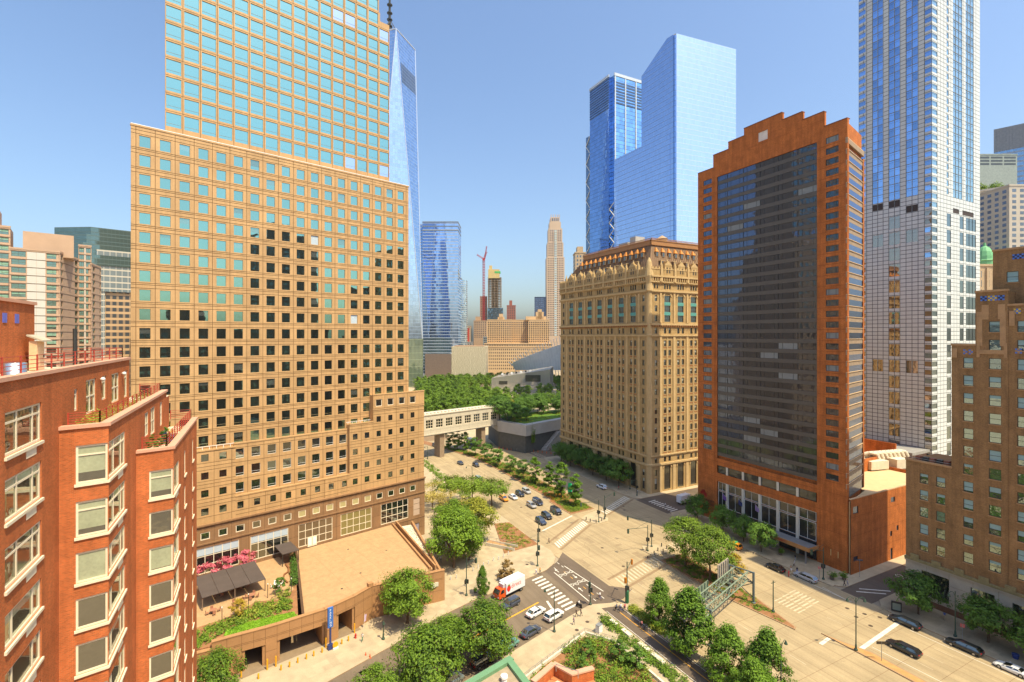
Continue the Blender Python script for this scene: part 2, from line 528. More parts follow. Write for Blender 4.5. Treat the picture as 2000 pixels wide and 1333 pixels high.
def pavement(name, poly, m=PAVE, z=.14, kerb=True):
    b = MB(); b.prism(poly, -.05, z, 1, top=0)
    return struct(b.build(name, [m, KERB]))
nwp = pavement('plaza_pavement', NC + [(68.5, 110.3), (71, 113.3), (72, 117.5), (71.3, 123), (71.3, 262), (40, 600), (-400, 600), (-400, -60)])
slabgrid('paving_slabs', nwp, NC + [(68, 110), (71, 114), (71.2, 150), (45, 150), (38, 112), (-20, 84)], 30, 95, 40, 150, 1.5, 1.5, .147, PAVE, .035, 14.4)
swp = pavement('south_pavement', SCB + [(66, 89.6), (70.5, 88), (73.6, 86), (73.6, -80), (-400, -80), (-400, -60)])
slabgrid('paving_slabs', swp, [(20, 76), (58, 87.6), (65.6, 89), (66.2, 40), (20, 40)], 20, 110, 10, 90, 1.9, 1.9, .147, PAVE, .04, 17)
ep = pavement('pavement_by_stone_tower', [(124.5, 140), (122.6, 142), (122.0, 147), (122.0, 204), (124, 209), (400, 209), (400, 140)])
slabgrid('paving_slabs', ep, [(122.4, 142), (131, 142), (131, 206), (122.4, 206)], 122.4, 131, 142, 208, 1.45, 1.45, .147, PAVE, .035)
mp = pavement('pavement_by_hotel', [(124.5, 68.3), (122.2, 70.5), (121.3, 74), (121.3, 119), (123.5, 124.3), (400, 124.3), (400, 68.3)])
slabgrid('paving_slabs', mp, [(121.6, 70), (132, 70), (132, 124), (121.6, 124)], 121.7, 132, 70, 124, 1.6, 1.6, .147, PAVE, .035)
bp = pavement('pavement_by_brown_tower', [(121.2, -80), (400, -80), (400, 61.6), (125, 61.6), (122.4, 60), (121.2, 57)])
slabgrid('paving_slabs', bp, [(121.5, 20), (132, 20), (132, 61), (121.5, 61)], 121.6, 132, 20, 61, 1.6, 1.6, .147, PAVE, .035)
pavement('cedar_pavement', [(122.6, 226), (122, 229), (112, 262), (70, 330), (70, 600), (400, 600), (400, 226)])

# bike path south of Albany, planting strip by the kerb
sheet('bike_path', [(66.6, -80), (71.0, -80), (71.0, 86.4), (66.6, 87.4)], .152, ASPHD)
bpk = bpy.data.objects['bike_path']
def mark(parent, pts, z, m, name='marking'):
    return sheet(name, pts, z, m, None, parent)
def strip(parent, p, q, w, z, m, name='marking'):
    p = Vector(p); q = Vector(q); d = (q - p).normalized(); n = Vector((-d.y, d.x)) * w / 2
    return mark(parent, [tuple(p - n), tuple(q - n), tuple(q + n), tuple(p + n)], z, m, name)
strip(bpk, (68.8, -60), (69.2, 84.3), .16, .158, YELLOW, 'centre_line')
strip(bpk, (66.9, -60), (66.9, 86), .12, .158, PAINT, 'edge_line')
strip(bpk, (70.7, -60), (70.7, 85), .12, .158, PAINT, 'edge_line')

# medians -------------------------------------------------------------------------------------
def island(name, poly, soil=None, z=.17, inset=.35, top=PAVE):
    b = MB(); b.prism(poly, -.05, z, 0)
    o = struct(b.build(name, [KERB if soil else top]))
    cx = sum(p[0] for p in poly) / len(poly); cy = sum(p[1] for p in poly) / len(poly)
    if soil:
        n = len(poly); ins = []
        a = sum(poly[i][0] * poly[(i + 1) % n][1] - poly[(i + 1) % n][0] * poly[i][1] for i in range(n))
        s = 1 if a > 0 else -1
        for i in range(n):
            p0, p1, p2 = Vector(poly[i - 1]), Vector(poly[i]), Vector(poly[(i + 1) % n])
            d1 = (p1 - p0).normalized(); d2 = (p2 - p1).normalized()
            nn = (Vector((-d1.y, d1.x)) + Vector((-d2.y, d2.x))) * s
            nn.normalize()
            ins.append(tuple(p1 + nn * inset))
        sheet('planting_soil', ins, z + .006, soil, None, o)
    return o
MEDN = [(92.6, 138.2), (103.0, 139.2), (103.6, 160), (103.2, 200), (99.5, 227), (94.5, 243), (87, 262), (70, 310), (66, 308), (82.5, 258), (88, 243), (92.8, 225), (94.4, 200), (94.6, 155), (92.6, 152.5)]
island('median_north', MEDN, SOIL)
MEDS = [(95.0, 99.2), (103.3, 99.4), (102.2, 84), (100.8, 74), (98.0, 63.6), (97.0, 63.2), (95.0, 76), (94.3, 88)]
island('median_south', MEDS, SOIL)
MEDT = [(100.5, 60), (101.4, 56.5), (103.0, 52), (102.7, 44), (102.5, 10), (100.6, 10), (100.6, 53)]
island('median_strip', MEDT, mat('worn_median_top', (.50, .27, .10), .9, .25, .8, fine=10))
island('refuge_island', [(93.4, 133.6), (94.0, 129.4), (95.6, 127.4), (100.0, 127.8), (101.8, 130), (102.4, 137.2), (98, 136)])
island('refuge_island', [(95.2, 101.6), (102.4, 101.8), (102.0, 106.4), (99.5, 108.2), (96.5, 107.9), (95.0, 105.6)])

# paint on the road -----------------------------------------------------------------------------
def crosswalk(p, q, n, ln, w, m, along='y', a0=0):
    root = bpy.data.objects.new('crosswalk', None); COL.objects.link(root); root['kind'] = 'structure'
    p = Vector(p); q = Vector(q)
    for i in range(n):
        c = p.lerp(q, i / (n - 1)); h = ln / 2
        if along == 'y': pts = [(c.x - w / 2 - a0, c.y - h), (c.x + w / 2 - a0, c.y - h), (c.x + w / 2 + a0, c.y + h), (c.x - w / 2 + a0, c.y + h)]
        else: pts = [(c.x - h, c.y - w / 2 - a0), (c.x + h, c.y - w / 2 + a0), (c.x + h, c.y + w / 2 + a0), (c.x - h, c.y + w / 2 - a0)]
        mark(root, pts, .020 if along == 'y' else .014, m, 'stripe')
    return root
crosswalk((60.9, 105.6), (60.9, 91.0), 11, 3.4, .62, PAINT, 'x', .35)
crosswalk((75.6, 119.8), (92.6, 130.2), 17, 3.3, .5, PAINT, a0=.25)
crosswalk((78.0, 95.0), (94.6, 99.6), 14, 4.0, .5, PAINTF, a0=.2)
crosswalk((104.0, 135.0), (120.6, 143.2), 14, 3.4, .55, PAINT)
crosswalk((104.5, 104.0), (120.8, 107.6), 13, 3.4, .5, PAINTF)
crosswalk((126.6, 136.2), (126.6, 125.6), 9, 3.6, .55, PAINT, 'x', .2)
crosswalk((124.6, 227.2), (124.6, 210.6), 9, 3.0, .6, PAINTF, 'x', .2)
DARKB = mat('patched_concrete', (.27, .185, .105), .9, .2, .8)
for a, b in (((74.8, 116.8), (93.5, 128.2)), ((74.4, 122.5), (92.6, 133.6)), ((77.5, 92.0), (95, 96.8)), ((76, 97.2), (95, 102.4)), ((103.6, 132.4), (121.6, 140.8))):
    strip(road, a, b, .8, .012, DARKB, 'dark_paving_band')
strip(road, (77.0, 130.6), (92.4, 137.2), .55, .022, PAINT, 'stop_line')
strip(road, (102.2, 53.6), (120.2, 55.1), .8, .022, PAINT, 'stop_line')
strip(road, (97.0, 58.0), (100.4, 58.4), .7, .022, PAINT, 'stop_line')
for x in (77.4, 81.0, 84.6, 88.2):
    y = 140.0
    while y < 262:
        if not (abs(x - 81) < .1 and y < 146): strip(road, (x, y), (x, y + 3), .13, .016, PAINTF, 'lane_dash')
        y += 11.2
    y = 22.0
    while y < 90:
        strip(road, (x + .4, y), (x + .4, y + 3.2), .14, .016, PAINTF, 'lane_dash')
        y += 11.2
for x in (107.6, 111.4, 115.2):
    for y0, y1 in ((24, 52), (60, 100), (146, 236)):
        y = y0
        while y < y1:
            strip(road, (x, y), (x, y + 3), .13, .016, PAINTF, 'lane_dash')
            y += 10.2
strip(road, (117.9, 24), (117.9, 52.5), .12, .016, PAINT, 'edge_line')
strip(road, (105.2, 22), (105.0, 53), .12, .016, PAINT, 'edge_line')
strip(road, (118.6, 64), (118.6, 78), .14, .016, PAINT, 'edge_line')
strip(road, (118.4, 64.4), (119.4, 71), .14, .019, PAINT, 'edge_line')
for i in range(7):   # worn lettering block in the bus lane
    for j, (xa, xb) in enumerate(((103.6, 106.4), (106.9, 109.4), (109.9, 112.4))):
        yy = 66.8 + i * .9 + j * .35
        strip(road, (xa, yy), (xb, yy + .15), .42 if i % 2 else .3, .017, PAINTF, 'worn_lettering')
# albany: double yellow, stop line
alb = bpy.data.objects['albany_street']
strip(alb, (30, 88.6), (55.6, 96.0), .35, .012, YELLOW, 'centre_line')
strip(alb, (57.0, 92.6), (57.6, 95.6), .5, .012, PAINT, 'stop_line')
# bike crossing markings: border lines, dashes, riders and arrows
bc = bpy.data.objects['bike_crossing']
strip(bc, (66.2, 106.4), (66.0, 91.2), .22, .016, PAINT, 'edge_line')
strip(bc, (70.4, 108.2), (71.6, 93.2), .22, .016, PAINT, 'edge_line')
for y in (104.5, 101.5, 96, 93): strip(bc, (68.6, y), (68.6, y + 1.1), .14, .016, YELLOW, 'dash')
for y in (109.6, 107.6, 92.4, 90.6): strip(bc, (67.5, y), (67.5, y + 1), .18, .016, PAINT, 'dash'); strip(bc, (69.8, y), (69.8, y + 1), .18, .016, PAINT, 'dash')
def bike_mark(x, y, s):
    b = MB()
    def ring(cx, cy):
        n = 12
        for i in range(n):
            t0, t1 = 2 * math.pi * i / n, 2 * math.pi * (i + 1) / n
            b.quad(*[(cx + r * math.cos(t), cy + r * math.sin(t), 0) for r, t in ((.42, t0), (.42, t1), (.56, t1), (.56, t0))])
    ring(0, -.7); ring(0, .7)
    def bar(p, q, w=.07):
        p = Vector(p); q = Vector(q); d = (q - p).normalized(); n = Vector((-d.y, d.x)) * w
        b.quad(*[(v.x, v.y, 0) for v in (p - n, q - n, q + n, p + n)])
    bar((0, -.7), (.45, -.3)); bar((.45, -.3), (.45, .5)); bar((0, .7), (.75, .45)); bar((.45, .5), (.0, .0)); bar((0, 0), (.45, -.3))
    o = b.build('bike_symbol', PAINT, bc, T=TM(x, y, .018, 90 if s > 0 else -90))
def arrow_mark(x, y, s):
    b = MB(); b.quad((-.1, -1, 0), (.1, -1, 0), (.1, .2, 0), (-.1, .2, 0)); b.add([(-.4, .2, 0), (.4, .2, 0), (0, 1, 0)], [(0, 1, 2)])
    b.build('arrow', PAINT, bc, T=TM(x, y, .018, 0 if s > 0 else 180))
for x, y, s in ((67.3, 104.2, 1), (69.6, 104.8, -1), (67.3, 99.0, 1), (69.9, 99.6, -1)): bike_mark(x, y, s)
for x, y, s in ((67.3, 106.8, 1), (69.7, 102.2, -1), (67.3, 96.4, 1), (70.0, 96.8, -1)): arrow_mark(x, y, s)
def manhole(x, y, r=.42, z=.016, parent=None):
    b = MB(); b.lathe([(r, 0), (r, .006), (r * .82, .004)], (0, 0, 0), 14)
    b.build('manhole_cover', mat_manhole, parent or road, T=TM(x, y, z))
mat_manhole = mat('manhole_iron', (.09, .062, .042), .7, .3, 3)
for x, y in ((112, 138), (113.6, 136.5), (114.6, 139.2), (111.4, 133.4), (84, 101), (86, 112.5), (116, 60), (117.5, 57.8), (113.2, 60.2), (112.4, 57), (115, 63), (90, 158), (81, 152)): manhole(x, y)
for x, y in ((60.8, 84.6), (64.2, 83.8), (64.8, 86), (44.5, 106.2), (62, 113), (57.2, 83.2)): manhole(x, y, .42, .149, swp if y < 89 else nwp)
for x, y in ((20.5, 90), (28, 93.5), (44, 92)): manhole(x, y, .5, .008, alb)
# street legend on the side street
text(bpy.data.objects['carlisle_street'], 'ONLY', 2.2, TM(141.5, 66.6, .016, -90) @ Matrix.Rotation(rad(-90), 4, 'X'), PAINT, 'road_legend', .001)
cst = bpy.data.objects['carlisle_street']
strip(cst, (124.5, 66.2), (129.5, 62.4), .35, .014, PAINT, 'stop_line')
strip(cst, (126.5, 66.6), (131.8, 62.6), .35, .014, PAINT, 'stop_line')

# repairs and cracks
rp = random.Random(12)
PATCH = mat('road_patch', (.30, .225, .135), .9, .2, .7); CRACK = mat('tar_seal', (.17, .12, .075), .9, .2)
for i in range(26):
    x, y = rp.uniform(75, 120), rp.uniform(24, 240)
    if 92 < x < 105: continue
    w, h = rp.uniform(.8, 2.6), rp.uniform(1.0, 5.0)
    mark(road, [(x, y), (x + w, y + .1), (x + w, y + h), (x, y + h)], .010, PATCH, 'road_patch')
for i in range(30):
    x, y = rp.uniform(74, 120), rp.uniform(24, 200)
    if 92 < x < 105: continue
    for k in range(rp.randint(2, 5)):
        x2, y2 = x + rp.uniform(-1.2, 1.6), y + rp.uniform(.6, 2.6); strip(road, (x, y), (x2, y2), .07, .011, CRACK, 'tar_seam'); x, y = x2, y2
for i in range(7):
    x = rp.uniform(10, 55); y = 78 + x * .3 + rp.uniform(6, 14)
    mark(alb, [(x, y), (x + 2.2, y + .7), (x + 1.8, y + 2.0), (x - .4, y + 1.3)], .0085, PATCH if i % 2 else ASPHD, 'road_patch')
# ================================================================ near buildings
def rel(parent, T): return WM[parent.name].inverted() @ T
def TF(T, x, z, y=0): return T @ Matrix.Translation((x, y, z))

# ---------------------------------------------------------------- tan granite office tower
G_TEAL = glass('teal_window_glass', (.44, .80, .66), .62, wob=.05, wscale=.25, vary=.06)
G_TEAL2 = glass('pale_teal_window_glass', (.46, .86, .74), .64, wob=.03, wscale=.25, vary=.06)
G_TEAL3 = glass('lavender_window_glass', (.74, .86, .98), .80, wob=.03, wscale=.25, vary=.06)
G_LOW = glass('smoked_window_glass', (.55, .62, .55), .35, wob=.06, wscale=.3, vary=.2)
BLINDW = mat('white_blind', (.46, .54, .60), .5, .08)
BLINDD = glass('blind_behind_glass', (.46, .80, .68), .45, (.10, .11, .10), wob=.05, wscale=.25)
BLINDT = mat('tan_blind', (.42, .36, .17), .5, .1)
FRAME_G = mat('bronze_frame', (.35, .25, .12), .5)
L = thing('granite_office_tower', 'tall stepped tan granite office tower with square teal windows, filling the left middle', 'tower', 43.7, 144.4, 0, 14.4)
wins = []
MS = (G_TEAL, FRAME_G, BLINDW); MS2 = (G_TEAL2, FRAME_G, BLINDW); ML = (G_LOW, CREAM, BLINDW); MLT = (BLINDT, CREAM, BLINDT)
# middle block
T2 = TM(0, 2.0)
kc = [-67.6 + 3.582 * i for i in range(18)]; zc = [101.6 - 4.105 * j for j in range(17)]
holes = [(k - .98, k + .98, z - 1.2, z + 1.2) for k in kc for z in zc]
jk = [k + 1.79 for k in kc] + [kc[0] - 1.55]; jz = [z + d for z in zc for d in (1.5, 2.25, -1.5)]
b = MB(); facade(b, -70.0, -4.1, 33.5, 104.6, holes, jk, jz, .1, .22, 0, 1, T2)
b.prism([(-70.0, 2.24), (-4.1, 2.24), (-4.1, 40), (-58, 40)], 17, 104.3, 0); b.box(-70.1, -4.0, 1.9, 2.6, 104.6, 104.95, 0)
b.quad((-4.1, 2, 17), (-4.1, 2.24, 17), (-4.1, 2.24, 104.6), (-4.1, 2, 104.6), 0)
b.build('wall', [GRANITE, JOINT], L)
rnd = random.Random(3)
for k in kc:
    for z in zc:
        key = ('p' if z > 42 else 'b', 1.96, 2.4, .2, .05, 0)
        r_ = rnd.random(); m = MS if r_ > .006 else (BLINDW, FRAME_G, BLINDW)
        if r_ > .93: key = key[:5] + (rnd.choice((.3, .5, .65)),); m = (G_TEAL, FRAME_G, BLINDD)
        wins.append((TF(T2, k - .98, z - 1.2), key, m))
# upper shaft
T8 = TM(0, 8.0)
ku = [-61.75 + 3.52 * i for i in range(16)]; zu = [109.9 + 4.1 * j for j in range(18)]
hol = [(k - 1.48, k + 1.48, z - 1.62, z + 1.6) for k in ku for z in zu if not (k > -11 and z > 152)]
b = MB()
facade(b, -63.4, -10.7, 103, 181, [h for h in hol if h[1] < -10.7], [k + 1.76 for k in ku], [z + 1.95 for z in zu], .1, .22, 0, 1, T8)
facade(b, -10.7, -7.3, 103, 154.6, [h for h in hol if h[0] > -10.7], [-10.7], [z + 1.95 for z in zu], .1, .22, 0, 1, T8)
b.prism([(-63.4, 8.26), (-10.7, 8.26), (-10.7, 36), (-52, 36)], 103, 180.8, 0); b.box(-10.7, -7.3, 8.26, 34, 103, 154.4, 0); b.box(-14.5, -9.6, 9.5, 30, 154, 158.2, 0)
b.box(-70.0, -4.1, 1.93, 2.3, 104.97, 105.1, 2)
b.build('upper_wall', [GRANITE, JOINT, WHITE], L)
for h in hol:
    r_ = rnd.random()
    wins.append((TF(T8, h[0], h[2]), ('b', 2.96, 3.22, .2, .04, 0.0), MS2 if r_ > .06 else (G_TEAL3, FRAME_G, BLINDW)))
# wings and shelf at the foot
def wing(name, x0, x1, z0, z1, y, ks, zs, w, h, jks, jzs, mats=ML, kind='p', m=GRANITE, back=3.0, fw=.05, extra=None):
    hs = [(k - w / 2, k + w / 2, z - h / 2, z + h / 2) for k in ks for z in zs] + [e[:4] for e in (extra or [])]
    b = MB(); T = TM(0, y)
    facade(b, x0, x1, z0, z1, hs, jks, jzs, .09, .22, 0, 1, T)
    b.box(x0, x1, y + .24, y + back, z0, z1 - .02, 0)
    b.quad((x0, y, z0), (x0, y + .24, z0), (x0, y + .24, z1), (x0, y, z1), 0); b.quad((x1, y, z0), (x1, y + .24, z0), (x1, y + .24, z1), (x1, y, z1), 0)
    b.box(x0 - .08, x1 + .08, y - .1, y + .5, z1, z1 + .3, 0)
    b.build(name, [m, JOINT], L)
    for k in ks:
        for z in zs: wins.append((TF(T, k - w / 2, z - h / 2), (kind, w, h, .2, fw, 0), mats(k, z) if callable(mats) else mats))
zs4 = [36.6, 32.5, 28.4, 24.4, 20.3]
jz4 = [z + d for z in zs4 for d in (1.3, 2.1, -1.2)]
k4 = [-14.7, -11.1, -7.5, -3.9]
wing('right_wing', -16.4, 0, 17.5, 39.2, 0, k4, zs4, 1.3, 1.6, [-16.4 + 3.6 * i for i in range(5)], jz4, (G_LOW, DARKMET, BLINDW))
wing('wing_attic', -16.4, 0, 39.2, 43.4, -.12, k4, [41.2], 1.9, 2.0, [-12.9, -9.3, -5.7], [39.6], ML, fw=.16)
wing('stepped_wing', -23.2, -16.4, 17.5, 35.9, .0, [-21.6, -18.2], zs4[1:], 1.35, 1.6, [-19.9], jz4, (G_LOW, DARKMET, BLINDW), back=2.6)
ksm = [k for k in kc if -51 < k < -23.6]
wing('shelf_wall', -50.7, -23.2, 22.4, 34.5, 1.1, ksm, [32.2, 28.1, 24.2], 1.95, 2.3, [k + 1.79 for k in ksm], [30.2, 26.2, 33.6], (G_LOW, WHITE, BLINDW), 'b', back=2.0)
wing('lower_wall', -50.7, -23.2, 17.5, 22.4, 0, ksm, [20.3], 1.3, 1.6, [k + 1.79 for k in ksm], [21.4, 19.1, 18.2], (G_LOW, DARKMET, BLINDW), back=3.1)
kl = [-53.3 - 3.6 * i for i in range(7)]
wing('left_wing', -78, -50.7, 17.5, 34.0, 0, kl, zs4[1:], 1.45, 1.6, [k + 1.8 for k in kl], jz4, (G_LOW, DARKMET, BLINDW))
# brown base with the big gridded windows
kb = [-3.9 - 3.53 * i for i in range(21)]
big = [(-14.1, -5.4), (-25.7, -16.9), (-36.6, -27.9), (-47.6, -39.0), (-58.6, -50.0), (-69.6, -61.0)]
hs = [(k - .92, k + .92, 14.1, 15.75) for k in kb] + [(a, c, 6.5, 12.3) for a, c in big] + [(-3.7, -1.5, 6.6, 11.7), (-3.6, -1.7, .2, 4.2)]
b = MB(); facade(b, -78, .15, 0, 17.2, hs, [k + 1.76 for k in kb], [13.2, 9.4, 5.6, 2.8, 16.4], .06, .28, 0, 1, TM(0, -.15))
b.box(-78, .15, .15, 30, 0, 17.15, 0); b.quad((.15, -.15, 0), (.15, .15, 0), (.15, .15, 17.2), (.15, -.15, 17.2), 0)
for z, h, o in ((17.2, .35, .35), (16.7, .2, -.0), (13.0, .3, .22), (5.7, .16, .1)): b.box(-78, .3, -.15 - o, .2, z, z + h, 0)
b.build('base_wall', [GRANITE_D, JOINT], L)
for i, k in enumerate(kb): wins.append((TM(k - .92, -.15, 14.1), ('p', 1.84, 1.65, .12, .16, 0), MLT if 4 <= i <= 9 else ML))
LOUV = mat('pale_louvre', (.52, .38, .27), .6, .08)
b = MB()
for z in (6.6, 8.3, 10.0): b.box(-3.7, -1.5, -.02, .1, z + .04, z + 1.62, 0)
b.build('louvre_panel', LOUV, L)
b = MB(); b.box(-3.6, -1.7, .02, .1, .2, 4.2, 0); b.box(-2.68, -2.62, .0, .02, .2, 4.2, 1); b.build('service_door', [mat('grey_door', (.33, .29, .33), .5), DARKMET], L)
for i, (a, c) in enumerate(big):
    gm = (G_LOW, CREAM, BLINDW) if i in (0, 3, 4, 5) else ((mat('ochre_shade', (.23, .19, .07), .3, .1), CREAM, BLINDW) if i == 1 else (mat('brown_shade', (.16, .11, .06), .3, .1), CREAM, BLINDW))  # ochre and brown blinds fill two of the gridded windows
    wins.append((TM(a, -.15, 6.5), ('g5x3', c - a, 5.8, .16, .17, .3 if i >= 3 else 0), gm))
add_windows(L, wins)
for x in (-34.4, -33.2):
    b = MB(); b.box(0, 1.15, 0, .08, 0, 2.5, 0); b.box(.15, 1.0, -.02, 0, .4, 2.2, 1); b.build('terrace_door', [CREAM, WHITE], L, T=TM(x, -.32, 6.1))
b = MB()
for i in range(9): b.box(-63 + i * 1.4, -62.9 + i * 1.4, .3, .38, 34.3, 35.0, 0)
b.box(-63, -51, .3, .36, 34.95, 35.05, 0); b.box(-24, -17, .4, .46, 36.6, 36.7, 0)
for i in range(6): b.box(-23.5 + i * 1.2, -23.42 + i * 1.2, .4, .46, 36.2, 36.65, 0)
b.build('roof_rail', WHITE, L)

# ---------------------------------------------------------------- parking garage with roof terrace
TERR = mat('terrace_pavers', (.43, .27, .135), .85, .18, .9, fine=3)
GW = mat('garage_stone', (.40, .215, .095), .6, .12, .4, spec=.3, fine=3)
GA = thing('parking_garage', 'low brown stone parking garage with curved wall and wide tan roof terrace', 'garage', 43.7, 144.4, 0, 14.4)
out = [(-16, -35.3), (-24, -33.2), (-31.6, -31.2), (-36, -32.6), (-40, -33.2), (-42.4, -33.5), (-50.9, -32.7), (-52.8, -32.4), (-56.5, -31.6), (-61, -30.8), (-78, -26.5)]
def topz(x): return 6.9 if x > -61.5 else 5.6
b = MB()
openz = {3: 4.8, 5: 4.0, 7: 3.9}
for i in range(len(out) - 1):
    p, q = Vector(out[i + 1]), Vector(out[i])   # left to right seen from the street
    d = q - p; ln = d.length; ang = math.degrees(math.atan2(d.y, d.x))
    T = TM(p.x, p.y, 0, ang)
    n = max(1, round(ln / 2.4)); js = [ln * j / n for j in range(1, n)]
    z0 = openz.get(i, 0)
    facade(b, 0, ln, z0, topz(p.x - .1), (), js + [0, ln], [5.0, 5.25, 2.6], .05, .2, 0, 1, T)
    b.box(0, ln, .25, .7, z0, topz(p.x - .1), 0, T)
    b.box(0, ln, -.08, .8, topz(p.x - .1), topz(p.x - .1) + .14, 0, T)
    if z0: b.box(0, .5, .2, 6, 0, z0, 0, T); b.box(ln - .5, ln, .2, 6, 0, z0, 0, T)
# side wall to the plaza and inner parapet
p, q = Vector((-16, -35.3)), Vector((-4.9, -2.0)); d = q - p; T = TM(p.x, p.y, 0, math.degrees(math.atan2(d.y, d.x)))
facade(b, 0, d.length, 0, 5.9, (), [3.5 * j for j in range(11)], [2.8], .05, .2, 0, 1, T); b.box(0, d.length, .05, .55, 0, 6.0, 0, T)
p, q = Vector((-16.6, -31.8)), Vector((-10.2, -1.0)); d = q - p; T = TM(p.x, p.y, 0, math.degrees(math.atan2(d.y, d.x)))
b.box(0, d.length, -.6, -.2, 5.5, 6.9, 0, T); b.box(.6, d.length, .5, .9, 5.9, 6.5, 0, T)
b.build('wall', [GW, JOINT], GA)
b = MB(); b.prism([(-10.2, -.5), (-16.4, -30.9), (-24, -32.6), (-31.6, -30.7), (-36, -32), (-45.9, -32.6), (-37.2, -.5)], 5.6, 5.95, 0, bot=True)
b.build('roof_terrace', TERR, GA)
b = MB()
for i in range(5): b.box(-16.5 - i * 4.6 - .03, -16.5 - i * 4.6 + .03, -29.5, -1.2 - (i > 3) * 4, 5.951, 5.957)
for y in (-6, -12, -18, -24): b.box(-11.5 + y * .22, -11.4 + y * .22, y, y + .06, 5.951, 5.956); b.box(-40 + y * .22, -11.6 + y * .2, y - .03, y + .03, 5.951, 5.957)
b.build('terrace_joint', mat('terrace_seam', (.36, .22, .11), .9), GA)
for x, y in ((-20, -15), (-30, -22), (-27, -8), (-36, -26)):
    b = MB(); b.lathe([(.25, 0), (.25, .02), (.1, .025)], (x, y, 5.955), 10); b.build('roof_drain', DARKMET, GA)
b = MB(); b.prism([(-5.6, -2.2), (-16, -34.6), (-17.3, -34.2), (-10.4, -1.0)], 4.9, 5.1, 0); rk = random.Random(5)
for i in range(420):
    t = rk.random(); s_ = rk.random()
    x = (-5.9 - 10 * t) - s_ * (2.9 - 1.6 * t); y = -3.2 - 31 * t
    r = rk.uniform(.12, .38); b.box(x - r, x + r, y - r * .8, y + r * .8, 5.1, 5.12 + r * .5, 0, None, False)
b.build('gravel_bed', mat('pale_rubble', (.66, .55, .42), .9, .35, 2.5, fine=9), GA, kind='stuff')
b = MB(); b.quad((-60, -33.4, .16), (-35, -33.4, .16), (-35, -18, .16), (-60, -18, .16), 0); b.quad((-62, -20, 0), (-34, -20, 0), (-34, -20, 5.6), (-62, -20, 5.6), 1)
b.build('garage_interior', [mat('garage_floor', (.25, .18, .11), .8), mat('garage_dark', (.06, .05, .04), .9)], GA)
b = MB(); b.box(-32.4, -31.3, -31.3, -30.4, 6.9, 7.7); b.build('corner_block', GW, GA)
b = MB(); b.box(-19.6, -17.8, -35.0, -34.5, 3.7, 4.6, 0, TM(.35, .03)); b.build('wall_sign', mat('pale_sign', (.6, .57, .45), .5), GA)
b = MB(); b.lathe([(.25, -.3), (.3, 0), (.1, .15)], (-29.0, -32.2, 4.6), 8); b.build('wall_lamp', WHITE, GA)
# hand rail pins along the terrace edge
b = MB()
for i in range(8): b.tube((-18.2 - 1.7 * i, -33.9 + .42 * i, 6.9), (-18.2 - 1.7 * i, -33.9 + .42 * i, 7.7), .03)
b.build('edge_pins', DARKMET, GA)
# terrace garden: planting soil, patio, retaining edge
b = MB(); b.prism([(-38.6, -4), (-46.8, -31.6), (-50.9, -31.8), (-56.5, -30.7), (-61, -29.9), (-78, -25.6), (-78, -.6), (-38.2, -.6)], 5.4, 5.9, 0)
b.build('garden_soil', SOIL, GA)
b = MB(); b.prism([(-41.5, -1), (-41.5, -7), (-42.8, -13), (-43.8, -19.5), (-47, -22), (-51, -19.5), (-57, -22), (-64, -22), (-64, -1)], 5.9, 5.98, 0)
b.build('patio_paving', TERR, GA)
b = MB(); b.path([(-37.3, -.6, 6.3), (-46.0, -32.0, 6.3)], .34, 4); b.build('retaining_edge', mat('dark_edging', (.10, .055, .03), .8), GA)
b = MB(); b.path([(-41.6, -6.5, 6.15), (-41.7, -9, 6.15), (-42.4, -11, 6.15), (-43.4, -11.6, 6.15), (-44.2, -13.6, 6.15), (-44.0, -16, 6.15)], .2, 4); b.build('planter_edge', mat('corten_edging', (.22, .09, .035), .8), GA)
b = MB(); b.prism([(-46.6, -28.6), (-46.9, -31.5), (-50.9, -31.7), (-56.5, -30.6), (-59, -30.1), (-58, -26.4), (-52.5, -27)], 5.9, 6.12); b.build('lawn', GRASS, GA)
lg = Matrix(WM[GA.name])

# ---------------------------------------------------------------- red brick apartment house, left foreground
BR = brickmat('red_brick', (.56, .122, .03), (.52, .21, .085), .2, .075, .014, .3, streak=.22)
COPE = mat('pink_coping', (.60, .33, .22), .8, .12)
REDRAIL = plain((.42, .055, .03), .5)
B = thing('brick_apartment_house', 'red brick apartment house with bay windows and stepped roof terraces, left foreground', 'apartment house', 0, 0, 0, 0)
G_A = glass('bay_glass', (.60, .66, .58), .45, (.05, .055, .04), wob=.05, wscale=.8, vary=.1)
G_B = glass('bay_glass_dark', (.55, .55, .50), .30, (.035, .03, .022), wob=.06, wscale=.8, vary=.1)
SHADE = mat('pale_green_shade', (.34, .37, .24), .12, .22, .7, spec=.9)
SHADE2 = mat('mauve_shade', (.26, .15, .13), .4, .1, spec=.6)
rows1 = [(54.0, 2.2), (50.7, 2.15), (47.35, 2.1), (44.4, 1.72), (41.5, 1.72), (38.6, 1.72), (35.7, 1.72), (32.8, 1.72), (29.9, 1.72)]
rows2 = [(50.55, 2.45), (47.15, 2.26), (44.2, 1.95), (41.25, 1.95), (38.35, 1.95), (35.4, 1.95), (32.5, 1.95), (29.6, 1.95), (26.7, 1.95)]
bw = []
def brickface(name, T, width, z1, wlist, x0=0, jl=True, z0=0):
    b = MB(); facade(b, x0, width, z0, z1, [(w[0], w[1], w[2], w[2] + w[3]) for w in wlist], (), (), 0, .16, 0, 0, T)
    return b.build(name, BR, B)
